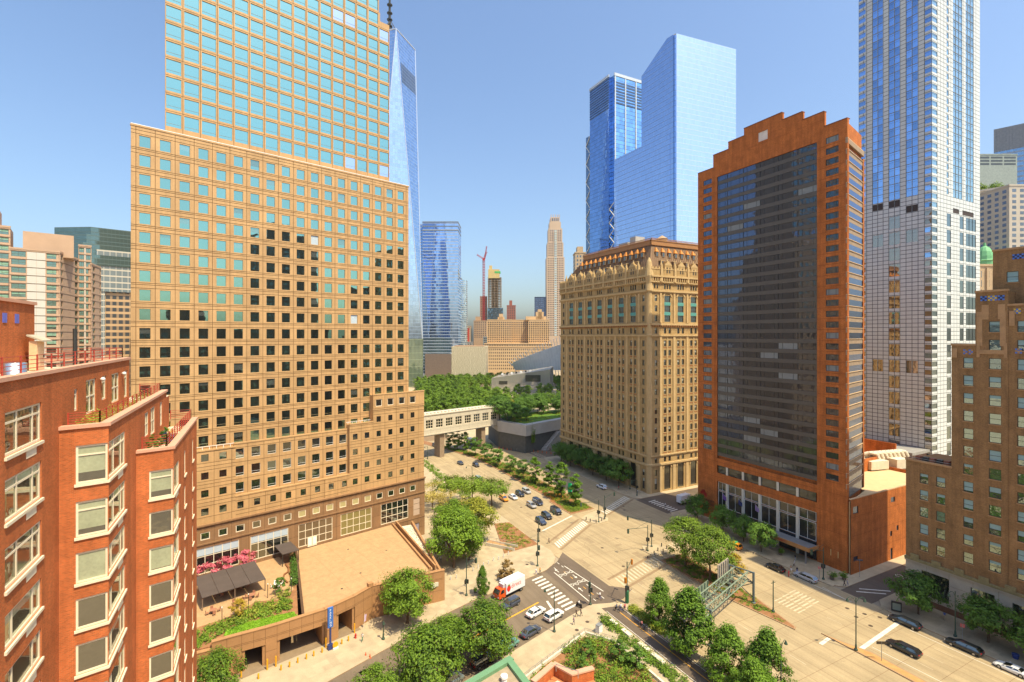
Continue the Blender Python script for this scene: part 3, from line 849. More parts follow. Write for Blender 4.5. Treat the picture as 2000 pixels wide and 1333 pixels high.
def sills(T, wlist, ac=True):
    for w in wlist:
        b = MB(); b.box(w[0] - .08, w[1] + .08, -.1, .02, w[2] - .17, w[2] - .005); b.build('sill', CREAM, B, T=T)
        if ac and w[1] - w[0] > 2 and w[2] < 56:
            b = MB(); b.box(w[1] - 2.1, w[1] - .8, -.025, .01, w[2] - .62, w[2] - .2); b.build('vent_panel', CREAM, B, T=T)
T1 = TM(-11.3, 0, 0, 90)
wl = [(33.0, 37.55, z, h) for z, h in rows1]
pent = [(43.1, 43.8, 54.9, 1.5), (45.6, 48.0, 54.3, 2.5), (49.5, 50.8, 54.9, 1.9), (52.4, 54.9, 54.3, 2.5), (56.6, 57.9, 54.3, 2.5)]
brickface('wall', T1, 58.6, 57.75, wl + pent, 8)
sills(T1, wl)
for i, w in enumerate(wl): bw.append((TF(T1, w[0], w[2]), ('t' if i < 3 else 'c', 4.55, w[3], .13, .13, (0, .28, 0, .35, 0, .2, 0, .3, 0)[i]), (G_A if i % 2 else G_B, CREAM, SHADE)))
for w in pent: bw.append((TF(T1, w[0], w[2]), ('x' if w[1] - w[0] > 2 else 'u', w[1] - w[0], w[3], .13, .12, 0), (G_A, CREAM, SHADE)))
Ta = TM(-11.3, 40.3, 0, 14.4)
wa = [(.78, 2.36, z, h) for z, h in rows2]
brickface('bay_wall', Ta, 2.4, 54.1, wa); sills(Ta, wa, False)
shs = [.72, .8, 1.0, 0, 0, .4, 1, 0, .6]
for i, w in enumerate(wa): bw.append((TF(Ta, w[0], w[2]), ('u' if i < 2 else 'p', 1.58, w[3], .12, .12, shs[i]), (G_B, CREAM, SHADE if i != 3 else SHADE2)))
Tb = TM(-9.0, 40.9, 0, 90)
wb = [(.1, 4.6, z, h) for z, h in rows2]
pent2 = [(11.4, 13.0, 51.2, 2.1), (13.9, 16.0, 50.9, 2.5), (18.6, 19.8, 51.0, 2.4)]
brickface('bay_wall', Tb, 22.2, 54.1, wb + pent2); sills(Tb, wb)
for i, w in enumerate(wb): bw.append((TF(Tb, w[0], w[2]), ('t' if i < 2 else 'c', 4.5, w[3], .12, .12, (.25, 0, .4, 0, .3, 0, .2, 0, 0)[i]), (G_A if i % 2 else G_B, CREAM, SHADE)))
for w in pent2: bw.append((TF(Tb, w[0], w[2]), ('x', w[1] - w[0], w[3], .12, .11, 0), (G_B, CREAM, SHADE)))
Tc = TM(-9.0, 49.0, 0, 14.4)
rows3 = [(47.0 - .55 + .2, 2.3)] + [(43.6 - 2.95 * i, 1.95) for i in range(9)]
wc_ = [(.85, 2.46, z, h) for z, h in rows3]
brickface('bay_wall', Tc, 2.5, 50.55, wc_); sills(Tc, wc_, False)
shs = [.75, 0, .9, 0, 0, 0, .5, .2, 0, 0]
for i, w in enumerate(wc_): bw.append((TF(Tc, w[0], w[2]), ('u' if i < 1 else 'p', 1.61, w[3], .12, .12, shs[i]), (G_B, CREAM, SHADE)))
Td = TM(-6.6, 49.65, 0, 90)
wd = [(.1, 3.4, z, h) for z, h in rows3] + [(6.6, 7.7, z, h) for z, h in rows3] + [(12.6, 13.7, z, h) for z, h in rows3]
brickface('bay_wall', Td, 16.6, 50.5, wd); sills(Td, wd)
for i, w in enumerate(wd): bw.append((TF(Td, w[0], w[2]), ('c' if w[1] - w[0] > 2 else 'p', w[1] - w[0], w[3], .12, .12, 0), (G_A if i % 3 else G_B, CREAM, SHADE)))
add_windows(B, bw, sub=True)
b = MB()
b.prism([(-45, 8), (-11.5, 8), (-11.5, 58.6), (-45, 58.6)], 0, 57.2, 0, top=1)
b.prism([(-11.5, 40.5), (-9.2, 41.1), (-9.2, 63.1), (-11.5, 63.1)], 0, 53.5, 0, top=1)
b.prism([(-9.2, 49.3), (-6.8, 49.9), (-6.8, 66.2), (-9.2, 66.2)], 0, 49.9, 0, top=1)
b.prism([(-45, 58.6), (-11.5, 58.6), (-11.5, 63.1), (-9.2, 63.1), (-9.2, 66.2), (-45, 66.2)], 0, 53.4, 0, top=1)
b.build('core', [BR, mat('roof_deck', (.62, .52, .38), .9, .12)], B)
b = MB()
def cope(pts, z, w=.45):
    for p, q in zip(pts, pts[1:]):
        p = Vector(p); q = Vector(q); d = q - p; b.box(-.12, d.length + .12, -.12, w, z, z + .22, 0, TM(p.x, p.y, 0, math.degrees(math.atan2(d.y, d.x))))
cope([(-11.3, 8), (-11.3, 58.6)], 57.76); b.box(-45, -11.8, 58.3, 58.75, 57.76, 57.98, 0)
cope([(-11.3, 40.3), (-9.0, 40.9)], 54.1); cope([(-9.0, 40.9), (-9.0, 63.1)], 54.12)
cope([(-9.0, 49.0), (-6.6, 49.65)], 50.55); cope([(-6.6, 49.65), (-6.6, 66.2)], 50.57)
b.build('coping', COPE, B)
def rail(pts, z, h=1.0, bars=5, step=1.5):
    b = MB()
    for p, q in zip(pts, pts[1:]):
        p = Vector(p); q = Vector(q); d = q - p; n = max(1, round(d.length / step))
        for i in range(n + 1):
            c = p + d * i / n; b.box(c.x - .035, c.x + .035, c.y - .035, c.y + .035, z, z + h)
        for j in range(bars):
            zz = z + h * (j + 1) / bars - .04
            b.tube((p.x, p.y, zz), (q.x, q.y, zz), .025, n=4)
    b.build('railing', REDRAIL, B)
rail([(-11.75, 12), (-11.75, 58.2), (-28, 58.2)], 57.98, .95, 4, 2.2)
rail([(-11.0, 40.8), (-9.5, 41.2), (-9.5, 62.6), (-11.2, 62.6)], 54.3, .8)
rail([(-8.7, 49.5), (-7.1, 49.95), (-7.1, 65.8), (-9.0, 65.8)], 50.77, 1.0)
b = MB(); facade(b, 0, 12, 57.2, 62.7, (), (), (), 0, .1, 0, 0, TM(-17, 43, 0, 90)); b.box(-40, -17.02, 43, 55, 57.2, 62.6, 0); b.box(-40, -16.85, 42.9, 55.1, 62.6, 62.85, 1)
BULK = b.build('stair_bulkhead', [BR, COPE], B)
for i in range(3):
    b = MB(); b.box(0, .62, -.05, 0, 0, .72); b.build('blue_tile', plain((.10, .14, .55), .3), B, T=TM(-17, 47.2 + i * 2.05, 61.0, 90))
b = MB(); b.box(0, 1.5, -.5, 0, 0, 2.35, 0); b.box(1.25, 1.32, -.56, -.5, 1.0, 1.25, 1); b.add([(-.2, -.9, 2.3), (1.8, -.9, 2.3), (1.8, .1, 2.75), (-.2, .1, 2.75), (-.2, -.9, 2.42), (1.8, -.9, 2.42), (1.8, .1, 2.87), (-.2, .1, 2.87)], [(4, 5, 6, 7), (0, 1, 5, 4), (1, 2, 6, 5), (3, 2, 1, 0), (0, 4, 7, 3)], 2)
b.build('roof_door', [mat('buff_door', (.70, .47, .27), .6), DARKMET, mat('canopy_sheet', (.45, .40, .30), .6)], B, T=TM(-16.6, 52.6, 57.25, 90))
b = MB(); b.lathe([(.75, 0), (.75, .15), (.62, .2), (.62, .95), (.55, 1.0)], (-14.6, 44.0, 57.25), 16); b.build('roof_ventilator', mat('steel', (.6, .6, .58), .25, .08, metal=.9), B, True)
b = MB(); b.tube((-13.2, 50.5, 57.2), (-13.2, 50.5, 60.6), .14, n=10); b.lathe([(.32, 0), (.2, .3)], (-13.2, 50.5, 57.2), 10); b.build('vent_pipe', DARKMET, B)
for y, z in ((49.0, 56.6), (55.7, 56.6)):
    b = MB(); b.lathe([(.05, -.12), (.16, -.05), (.18, .05), (.08, .16)], (-11.12, y, z), 10); b.build('wall_lamp', WHITE, B, True)
for i, (x, y) in enumerate(((-9.6, 44.5), (-10.4, 47.5), (-10.3, 51.0), (-8.0, 57.5))):
    b = MB(); z = 53.55 if i < 3 else 49.95
    if i != 3: b.box(x - .35, x + .35, y - .35, y + .35, z, z + .45, 0)
    else: b.box(x - .5, x + .5, y - .9, y + .9, z, z + .45, 1); b.box(x - .5, x - .3, y - .9, y + .9, z + .45, z + .85, 1)
    b.build('planter_box' if i != 3 else 'garden_sofa', [mat('teak', (.30, .17, .08), .7), plain((.05, .06, .16), .8)], B)

# ---------------------------------------------------------------- orange brick hotel
OR = brickmat('orange_brick', (.60, .19, .048), (.38, .12, .035), .3, .1, .012, .2, streak=.28)
ORJ = mat('brick_joint', (.22, .055, .016), .9)
SPAN = mat('grey_spandrel', (.095, .085, .075), .45, .12, .6, spec=.5)
G_H = glass('hotel_glass', (.42, .54, .85), .13, (.010, .014, .024), wob=.05, wscale=.35, vary=.2)
G_HW = mat('grey_curtain', (.20, .22, .23), .4, .12, 1.0, spec=.6)  # plain grey curtain colour for the paler hotel windows
G_HL = glass('hotel_lobby_glass', (.5, .55, .6), .07, (.014, .016, .02), wob=.05, wscale=.35, vary=.2)
HF = mat('hotel_frame', (.05, .05, .05), .4)
Hh = thing('orange_brick_hotel', 'orange brick hotel tower with stepped crown and dark banded glass centre', 'hotel', 131.5, 119.6, 0, -90)
hw = []; rh = random.Random(8); FL = 2.822
zr = [110.95 - FL * i for i in range(32)]
hs = [(2.3, 5.7, z - .8, z + .8) for z in zr] + [(42.3, 45.5, z - .8, z + .8) for z in zr]
CB = [7.8, 11.6, 17.4, 23.1, 28.8, 34.6, 40.0]
hs += [(7.8, 40.0, 20.5, 111.6), (7.8, 40.0, 15.8, 18.3), (7.8, 40.0, .2, 13.1)]
b = MB()
facade(b, 0, 47.6, 0, 114.9, hs, [7.0, 40.8, 23.8], [z - 1.25 for z in zr[::1]] + [19.4, 14.4, 9.5, 5], .07, .3, 0, 1)
for x0, x1, z in ((6.3, 12.1, 119), (12.1, 17.8, 121.2), (17.8, 30.1, 123.4), (30.1, 36, 121.2), (36, 41.8, 118.9)):
    if x0 == 17.8:
        facade(b, x0, x1, 114.9, z, [(22.6, 25.7, 117.6, 120.4)], [23.9], [118.9, 116.9], .06, .25, 0, 1)
    else: facade(b, x0, x1, 114.9, z, (), (), [116.9], .06, .25, 0, 1)
    b.box(x0, x1, .3, 1.0, 114, z - .02, 0); b.box(x0 - .05, x1 + .05, -.08, 1.1, z, z + .25, 2)
b.box(0, 6.3, -.08, 14, 114.9, 115.15, 2); b.box(41.8, 47.6, -.08, 1.2, 114.9, 115.15, 2)
b.prism([(0, .75), (46.9, .75), (43.4, 14.3), (0, 14.3)], 0, 114.7, 0); b.quad((0, 0, 0), (0, .75, 0), (0, .75, 114.9), (0, 0, 114.9), 0)
b.quad((47.6, 0, 0), (47.6, .75, 0), (47.6, .75, 114.9), (47.6, 0, 114.9), 0)
b.box(22.6, 25.7, .2, .28, 117.6, 120.4, 3)
b.build('wall', [OR, ORJ, mat('hotel_coping', (.20, .07, .03), .7), mat('pale_sign', (.72, .66, .60), .4)], Hh)
for z in zr:
    for x0, x1 in ((2.3, 5.7), (42.3, 45.5)):
        hw.append((TM(x0, 0, z - .8), ('c', x1 - x0, 1.6, .16, .08, 0), (G_H if rh.random() < .75 else G_HW, HF, G_HW)))
    b = MB(); b.box(7.82, 39.98, .22, .5, z - 2.05, z - .98); b.build('spandrel_band', SPAN, Hh)
    for i in range(6):
        r_ = rh.random()
        hw.append((TM(CB[i] + .02, .12, z - .98), ('c', CB[i + 1] - CB[i] - .04, 1.76, .18, .06, 0), (G_H if r_ < .91 else G_HW, HF, G_HW) if r_ < .95 else (G_H, HF, G_HW)))
for i in range(6):
    a, c = CB[i] + .35, CB[i + 1] - .35
    hw.append((TM(a, 0, 15.85), ('p', c - a, 2.4, .25, .08, 0), (G_HL, HF, G_HW)))
    for z0, z1 in ((.3, 5.0), (5.2, 10.1), (10.4, 13.0)):
        hw.append((TM(a, .05, z0), ('v', c - a, z1 - z0, .25, .1, 0), (G_HL, WHITE if z0 > 1 else HF, G_HW)))
add_windows(Hh, hw)
COLST = mat('column_stone', (.66, .62, .52), .6, .06)
for k in CB[1:-1]:
    b = MB(); b.box(k - .35, k + .35, -.12, .3, .2, 13.1); b.box(k - .35, k + .35, .0, .3, 15.8, 18.3); b.build('white_column', COLST, Hh)
# south flank with ribbon windows
Ts = rel(Hh, TM(131.5, 72.0, 0, 14.4))
b = MB(); b.box(0.1, 14.95, .06, .4, 19, 107.6, 0, Ts)
for i, z in enumerate(zr):
    b.box(.02, 13.9, .05, .32, z - 2.1, z - .95, 1, Ts); b.box(.02, 13.9, -.12, .3, z - .95, z - .82, 2, Ts)
b.box(13.9, 15.0, -.1, .4, 19, 108, 3, Ts); b.box(0, 15, -.1, .4, 111.0 - 2.2, 112.4 - 2.2, 1, Ts)
b.build('south_flank', [G_H, mat('tan_band', (.33, .24, .16), .7), mat('pale_ledge', (.66, .46, .26), .6), OR], Hh)
# canopy, flags and lettering
CAN = mat('wooden_fascia', (.48, .24, .09), .5, .12)
b = MB(); b.box(28.2, 40.4, -4.2, -.05, 3.9, 4.35, 1); b.box(28.1, 40.5, -4.35, -4.2, 3.55, 4.6, 0); b.box(40.4, 40.55, -4.3, -.05, 3.55, 4.6, 0); b.box(28.05, 28.2, -4.3, -.05, 3.55, 4.6, 0)
for k in (29.2, 39.4): b.box(k - .15, k + .15, -4.0, -3.7, .14, 3.9, 1)
CANO = b.build('entrance_canopy', [CAN, mat('canopy_roof', (.24, .23, .22), .6)], Hh)
REDM = plain((.55, .02, .02), .4); DK = plain((.06, .02, .015), .5)
b = MB()
for i, (x, h) in enumerate(((0, 1.5), (.62, 2.1), (1.24, 2.1), (1.86, 1.4))): b.add([(x, 0, 0), (x + .42, 0, 0), (x + .62, 0, h), (x + .16, 0, h)], [(0, 1, 2, 3)]); b.add([(x + .16, 0, h), (x + .62, 0, h), (x + .9, 0, .2), (x + .55, 0, 0)], [(0, 1, 2, 3)])
b.build('red_emblem', REDM, Hh, T=TM(1.1, -.06, 6.7))
text(Hh, 'MARRIOTT', 1.15, TM(1.0, -.04, 5.3), DK); text(Hh, 'DOWNTOWN', .5, TM(3.2, -.04, 4.5), DK)
text(Hh, 'MARRIOTT', .62, TM(31.4, -4.37, 3.85), REDM)
b = MB(); b.add([(0, 0, 0), (.4, 0, 0), (.3, 0, .5), (.15, 0, .5)], [(0, 1, 2, 3)]); b.build('red_emblem', REDM, Hh, T=TM(30.6, -4.37, 3.8))
for i, (k, c) in enumerate(((11.86, (.20, .10, .35)), (17.62, (.04, .05, .16)), (23.34, (.36, .24, .44)))):
    fl = thing('flag', ['purple and white flag nearest the corner sign', 'dark blue flag between the two purple flags', 'lilac flag nearest the entrance canopy'][i] + ' on the orange hotel', 'flag', 131.5 - .15, 119.6 - k, 8.6, -90, 'flags on the hotel columns')
    b = MB(); b.tube((0, 0, 0), (0, -2.2, 2.0), .04); b.build('pole', WHITE, fl)
    b = MB()
    for j in range(5):
        y0, y1 = -2.1 + j * .32, -2.1 + (j + 1) * .32
        w0, w1 = math.sin(j * 1.7) * .1, math.sin((j + 1) * 1.7) * .1
        b.quad((w0, y0, 1.9 - j * .29 - 1.7 + j * .1), (w1, y1, 1.9 - (j + 1) * .29 - 1.6 + j * .1), (w1, y1, 1.9 - (j + 1) * .29), (w0, y0, 1.9 - j * .29))
    b.build('cloth', plain(c, .8), fl)
b = MB()
for k in (43.6, 45.4): b.box(k - .06, k + .06, -.12, 0, 3.2, 4.8)
b.build('wall_light', plain((.7, .5, .2), .4), Hh)
# south annex
AN = thing('hotel_annex', 'low orange brick annex with tan roof behind the hotel on the side street', 'building', 131.5, 71.2, 0, 0)
hs = [(1.0, 3.4, 15.2, 17.0), (1.2, 3.2, 3.2, 4.4), (18.6, 20.6, 15.4, 16.8), (18.2, 19.2, 6.4, 7.8), (21.4, 22.4, 7.4, 8.8), (18.4, 19.4, .2, 3.2), (26.8, 28.4, 2.2, 5.6)]
b = MB(); facade(b, .02, 44, 0, 18.9, hs, [11.4, 24.5, 34], [4.8, 9.6, 14.4], .06, .25, 0, 1, TM(0, 0))
b.prism([(.1, .27), (44, .27), (44, 14.5), (14.4, 14.5), (14.2, 4.1), (.3, .6)], 0, 18.2, 2); b.box(.02, 44, .02, .4, 18.9, 19.15, 3); b.box(43.6, 44, .4, 14.5, 0, 19.15, 0)
b.box(14, 52, 14.5, 15, 17, 22.0, 0); b.box(18, 52, 34, 34.5, 15, 27.0, 0); b.box(52, 52.5, 14.5, 34, 0, 25, 0); b.box(15, 15.4, 15, 34, 10, 24, 0); b.box(15, 52, 15, 34, 0, 18.6, 2)
b.build('wall', [OR, ORJ, mat('tan_roof', (.60, .44, .24), .9, .12, .8), mat('tan_coping', (.62, .42, .24), .7)], AN)
wl = [(TM(h[0], 0, h[2]), ('p', h[1] - h[0], h[3] - h[2], .18, .06, 0), (G_H, HF, G_HW)) for h in hs]
add_windows(AN, wl)
b = MB(); b.box(8, 9.6, 4, 5.2, 18.2, 19.0); b.box(14, 17, 9, 9.4, 18.2, 18.5); b.build('roof_hatch', GREYMET, AN)
ac = thing('rooftop_cooling_plant', 'pale cooling ducts and boxes on the annex roof behind the hotel', 'cooling plant', 176, 86, 18.6, -12)
b = MB()
b.box(-8, -1, -3, 2.5, 0, 2.6); b.box(1, 6, -4, 0, 0, 2.9); b.build('cabinet', mat('duct_paint', (.66, .58, .44), .6, .15), ac)
for i in range(8):
    b = MB(); x = -6 + i * 1.7; b.path([(x, 1.5, 2.4), (x, 1.5, 3.8), (x + 1.4, .6, 4.4), (x + 3.2, -.6, 4.1), (x + 3.6, -1, 2.6)], .55, 8); b.build('duct', mat('duct_paint', (.70, .62, .48), .6, .15) if i == 0 else bpy.data.materials['duct_paint'], ac)
# ---------------------------------------------------------------- ornate stone tower with copper mansard
ST = mat('buff_stone', (.44, .30, .135), .8, .24, .5, spec=.2, fine=4, bmp=.15, streak=.22)
STL = mat('pale_stone', (.54, .385, .19), .8, .14, .5, spec=.2, fine=4, bmp=.15)
BRK = mat('rusty_spandrel', (.36, .16, .06), .85, .2)
TEALM = mat('verdigris', (.10, .33, .30), .6, .15)
COPPER = mat('copper_caps', (.62, .24, .05), .5, .15)
SLATE = mat('brown_slate', (.23, .145, .085), .75, .2, .8)
G_W = glass('old_sash_glass', (.55, .60, .55), .14, (.018, .016, .013), wob=.1, wscale=1.0, vary=.4)
SASH = mat('dark_sash', (.08, .065, .045), .6)
SASHT = mat('blue_sash', (.10, .20, .24), .6)
PB = mat('pale_roller_blind', (.42, .42, .34), .6, .1)
O = thing('ornate_stone_tower', 'ornate buff stone tower with arcaded crown and copper dormered mansard', 'tower', 131, 204.5, 0, -90)
Tw = Matrix(); Tsth = rel(O, TM(131, 142.5, 0, 0))
ow = []; ro = random.Random(21)
def gothic(mb, T, x0, x1, singles, pairs, arches=True):
    """one street front: x positions of single windows and of bay centres"""
    ks = [(s_, 1) for s_ in singles] + [(p + d, 2) for p in pairs for d in (-1.2, 1.2)]
    zs = [57.2 - 3.7 * i for i in range(12)]
    holes = []
    def w(k, z, wd, h, kind='s', mats=None, y=0, bf=None):
        holes.append((k - wd / 2, k + wd / 2, z - h / 2, z + h / 2))
        if bf is None: bf = ro.choice((0, 0, 0, 0, .3, .5))
        ow.append((TF(T, k - wd / 2, z - h / 2), (kind, wd, h, .3, .08, bf), mats or (G_W, SASH, PB)))
    for k, _ in ks:
        for z in zs: w(k, z, 1.3, 2.25)
        w(k, 62.1, 1.2, 2.2); w(k, 12.4, 1.2, 1.9)
    for k in singles:
        for z in (66.8, 70.6, 74.6): w(k, z, 1.3, 2.3)
        w(k, 7.6, 1.3, 2.4); w(k, 3.4, 1.4, 4.2); w(k - .7, 79.2, .8, 1.9); w(k + .7, 79.2, .8, 1.9)
    for p in pairs:
        for z in (66.8, 70.6, 74.4):
            w(p, z, 3.0, 2.5, 'g3x2', (G_W, SASHT, PB), bf=0)
        for d in (-1.3, 0, 1.3): w(p + d, 79.2, .85, 2.0)
        w(p, 5.4, 3.2, 9.4, 'g3x3', (G_W, SASH, PB), bf=0)
    facade(mb, x0, x1, 0, 80.8, holes, (), [z + 1.85 for z in zs], 0, .3, 0, 0, T)
    # piers, mullions, spandrels, belts
    edges = sorted([p - 3.55 for p in pairs] + [pairs[-1] + 3.55])
    for e in edges: mb.box(e - .55, e + .55, -.28, .05, 14.2, 60.2, 1, T); mb.box(e - .45, e + .45, -.3, .05, 65.2, 77, 1, T); mb.box(e - .7, e + .7, -.3, .05, 0, 10.4, 1, T)
    for p in pairs:
        mb.box(p - .22, p + .22, -.16, .05, 14.2, 60.2, 1, T)
        for k in (p - 1.2, p + 1.2):
            for z in zs: mb.box(k - .75, k + .75, -.05, .02, z - 1.75, z - 1.2, 2, T); mb.box(k - .78, k + .78, -.14, .02, z - 1.27, z - 1.13, 1, T)
        for z in (68.7, 72.5): mb.box(p - 1.6, p + 1.6, -.02, .2, z - .62, z + .62, 3, T)
        # arch heads over the three-storey bays and the ground floor
        for zc, r, o in ((75.7, 1.75, .2), (9.5, 1.85, .2)):
            n = 10
            for i in range(n):
                t0, t1 = math.pi * i / n, math.pi * (i + 1) / n
                pr = [(p + rr * math.cos(t), -o, zc - .4 + rr * .8 * math.sin(t)) for rr, t in ((r, t0), (r + .55, t0), (r + .55, t1), (r, t1))]
                mb.add(pr + [(q[0], .05, q[2]) for q in pr], [(0, 3, 2, 1), (1, 2, 6, 5), (0, 4, 7, 3)], 1, T)
            for sg in (-1, 1):   # spandrel corners that round the opening
                for i in range(4):
                    t0, t1 = math.pi / 2 * i / 4, math.pi / 2 * (i + 1) / 4
                    mb.add([(p + sg * r, -.06, zc + 1.1), (p + sg * r * math.cos(t0), -.06, zc - .4 + r * .8 * math.sin(t0)), (p + sg * r * math.cos(t1), -.06, zc - .4 + r * .8 * math.sin(t1))], [(0, 1, 2), (2, 1, 0)], 0, T)
    for z, h, o in ((10.5, .7, .55), (14.0, .5, .45), (60.0, .55, .5), (64.2, .8, .65), (77.0, .7, .55), (80.6, .5, .6)):
        mb.box(x0 - .3, x1, -o, .1, z, z + h, 1, T); mb.box(x0 - .2, x1, -o * .55, .1, z - .45, z, 0, T)
    # corbel table, dentils, parapet
    n = int((x1 - x0) / 1.15)
    for i in range(n):
        x = x0 + (i + .5) * (x1 - x0) / n
        mb.box(x - .2, x + .2, -.75, .05, 81.1, 82.4, 1, T); mb.box(x - .42, x + .42, -.5, .05, 82.0, 82.7, 2 if i % 2 else 0, T)
        mb.box(x - .16, x + .16, -.75, .05, 63.6, 64.2, 2, T)
    mb.box(x0 - .4, x1, -.95, .1, 82.6, 83.3, 1, T); mb.box(x0, x1, -.45, .1, 83.3, 85.6, 0, T); mb.box(x0 - .2, x1, -.6, .1, 85.6, 85.9, 1, T)
    for i in range(int((x1 - x0) / 1.6)): mb.box(x0 + i * 1.6 + .2, x0 + i * 1.6 + .9, -.55, .0, 85.9, 86.6, 1, T)
    for e in edges: mb.box(e - .5, e + .5, -.85, .1, 80.9, 87.4, 1, T); mb.lathe([(.5, 0), (.25, 1.0), (.05, 1.9)], (e, -.4, 87.4), 6, 1, T)
    for p in pairs:   # stone dormers with curled gables
        mb.box(p - 1.9, p + 1.9, -.5, 1.6, 83.3, 87.3, 0, T)
        for d in (-.9, .35): mb.box(p + d, p + d + .65, -.53, -.4, 84.3, 86.5, 4, T)
        for i in range(5):
            w_ = 1.9 - i * .38; mb.box(p - w_, p + w_, -.55, 1.2, 87.3 + i * .34, 87.64 + i * .34, 1, T)
        mb.lathe([(.32, 0), (.2, .5), (.06, 1.1)], (p, .2, 89.0), 6, 1, T)
b = MB()
gothic(b, Tw, 0, 61.5, [2.7, 58.8], [9.4, 16.7, 24.0, 31.2, 38.4, 45.7, 52.9])
gothic(b, Tsth, .8, 60, [3.4], [9.2, 16.2, 23.2, 30.2, 37.2])
b.box(0, 61.4, .35, 40, 0, 85, 0); b.box(.9, 59, .35, 3, 0, 85, 0, Tsth)
for i in range(5): b.lathe([(1.15, 0), (1.15, 10.4), (1.5, 10.6), (1.5, 11.2), (1.05, 11.4), (1.05, 60), (1.4, 60.3), (1.05, 60.6), (1.05, 77), (1.5, 77.3), (1.2, 80), (1.7, 83), (1.2, 86.5), (.9, 88.4), (.2, 90)], (61.2, .7, 0), 10, 1) if i == 0 else None
b.build('wall', [ST, STL, BRK, TEALM, SASH], O)
add_windows(O, ow)
# mansard
b = MB()
f0 = [(.8, .9), (61.0, .9), (61.0 + .2, 40), (.8, 40)]; f1 = [(14.0, 4.6), (58.2, 4.6), (58.2, 36), (14.0, 36)]
vs = [(x, y, 85.2) for x, y in f0] + [(x, y, 96.2) for x, y in f1]
b.add(vs, [(0, 1, 5, 4), (1, 2, 6, 5), (2, 3, 7, 6), (3, 0, 4, 7), (4, 5, 6, 7)], 0)
for i in range(60):   # standing ribs
    t = i / 59; x0 = .8 + 60.2 * t; x1 = 14.0 + 44.2 * t
    b.tube((x0, .85, 85.3), (x1, 4.55, 96.1), .07, n=4, mi=0)
for i in range(36):
    t = i / 35; b.tube((61.05 + .2 * t, .9 + 39.1 * t, 85.3), (58.25, 4.6 + 31.4 * t, 96.1), .07, n=4, mi=0)
b.box(13.4, 58.8, 4.0, 4.5, 95.6, 97.3, 1); b.box(58.4, 58.9, 4.0, 36.5, 95.6, 97.3, 1)
b.box(13.2, 59.0, 3.8, 4.6, 97.3, 97.6, 1); b.box(58.3, 59.1, 3.8, 36.5, 97.3, 97.6, 1)
for i in range(70): b.box(13.6 + i * .65, 13.8 + i * .65, 4.0, 4.2, 97.6, 98.2, 1)
for i in range(48): b.box(58.7, 58.9, 4.2 + i * .66, 4.4 + i * .66, 97.6, 98.2, 1)
b.box(13.4, 58.9, 4.05, 4.15, 98.2, 98.35, 1); b.box(58.75, 58.85, 4.1, 36, 98.2, 98.35, 1)
b.build('mansard_roof', [SLATE, mat('copper_cornice', (.38, .19, .075), .55, .15)], O)
def dormer(T, x, z, y, cap=True):
    b = MB(); b.box(x - .7, x + .7, y - .2, y + 2.4, z, z + 2.0, 0, T); b.box(x - .45, x + .45, y - .23, y - .2, z + .25, z + 1.75, 2, T)
    if cap: b.add([(x - .85, y - .4, z + 2.0), (x + .85, y - .4, z + 2.0), (x + .85, y + 2.2, z + 2.0), (x - .85, y + 2.2, z + 2.0), (x, y + .5, z + 3.9)], [(0, 1, 4), (1, 2, 4), (2, 3, 4), (3, 0, 4)], 1, T)
    else: b.box(x - .9, x + .9, y - .3, y + 2.6, z + 2.0, z + 2.2, 3, T)
    b.build('roof_dormer', [SLATE, COPPER, G_W, STL], O)
for i in range(13): dormer(Tw, 14.2 + i * 3.45, 90.9, 2.0 + .35)
for i in range(8): dormer(Tw, 9.4 + i * 6.3, 87.2, .9, False)
Tms = rel(O, TM(131.9, 143.3, 0, 0))
for i in range(7): dormer(Tms, 5.2 + i * 3.3, 90.9, 1.35 + .3)
for i in range(4): dormer(Tms, 6.6 + i * 6.6, 87.2, .3, False)
b = MB(); b.lathe([(2.3, 0), (2.3, 4.2), (2.5, 4.3), (.2, 5.8)], (50, 18, 96.2), 14); b.build('water_tank', mat('tank_wood', (.42, .29, .17), .8), O)
b = MB(); b.box(20, 29, 8, 14, 96, 99.2, 0); b.box(33, 39, 9, 15, 96, 100.4, 1); b.box(40.5, 44, 9, 14, 96, 102, 1); b.build('roof_plant', [mat('teal_plant', (.28, .42, .38), .6), mat('grey_plant', (.45, .42, .38), .7)], O)

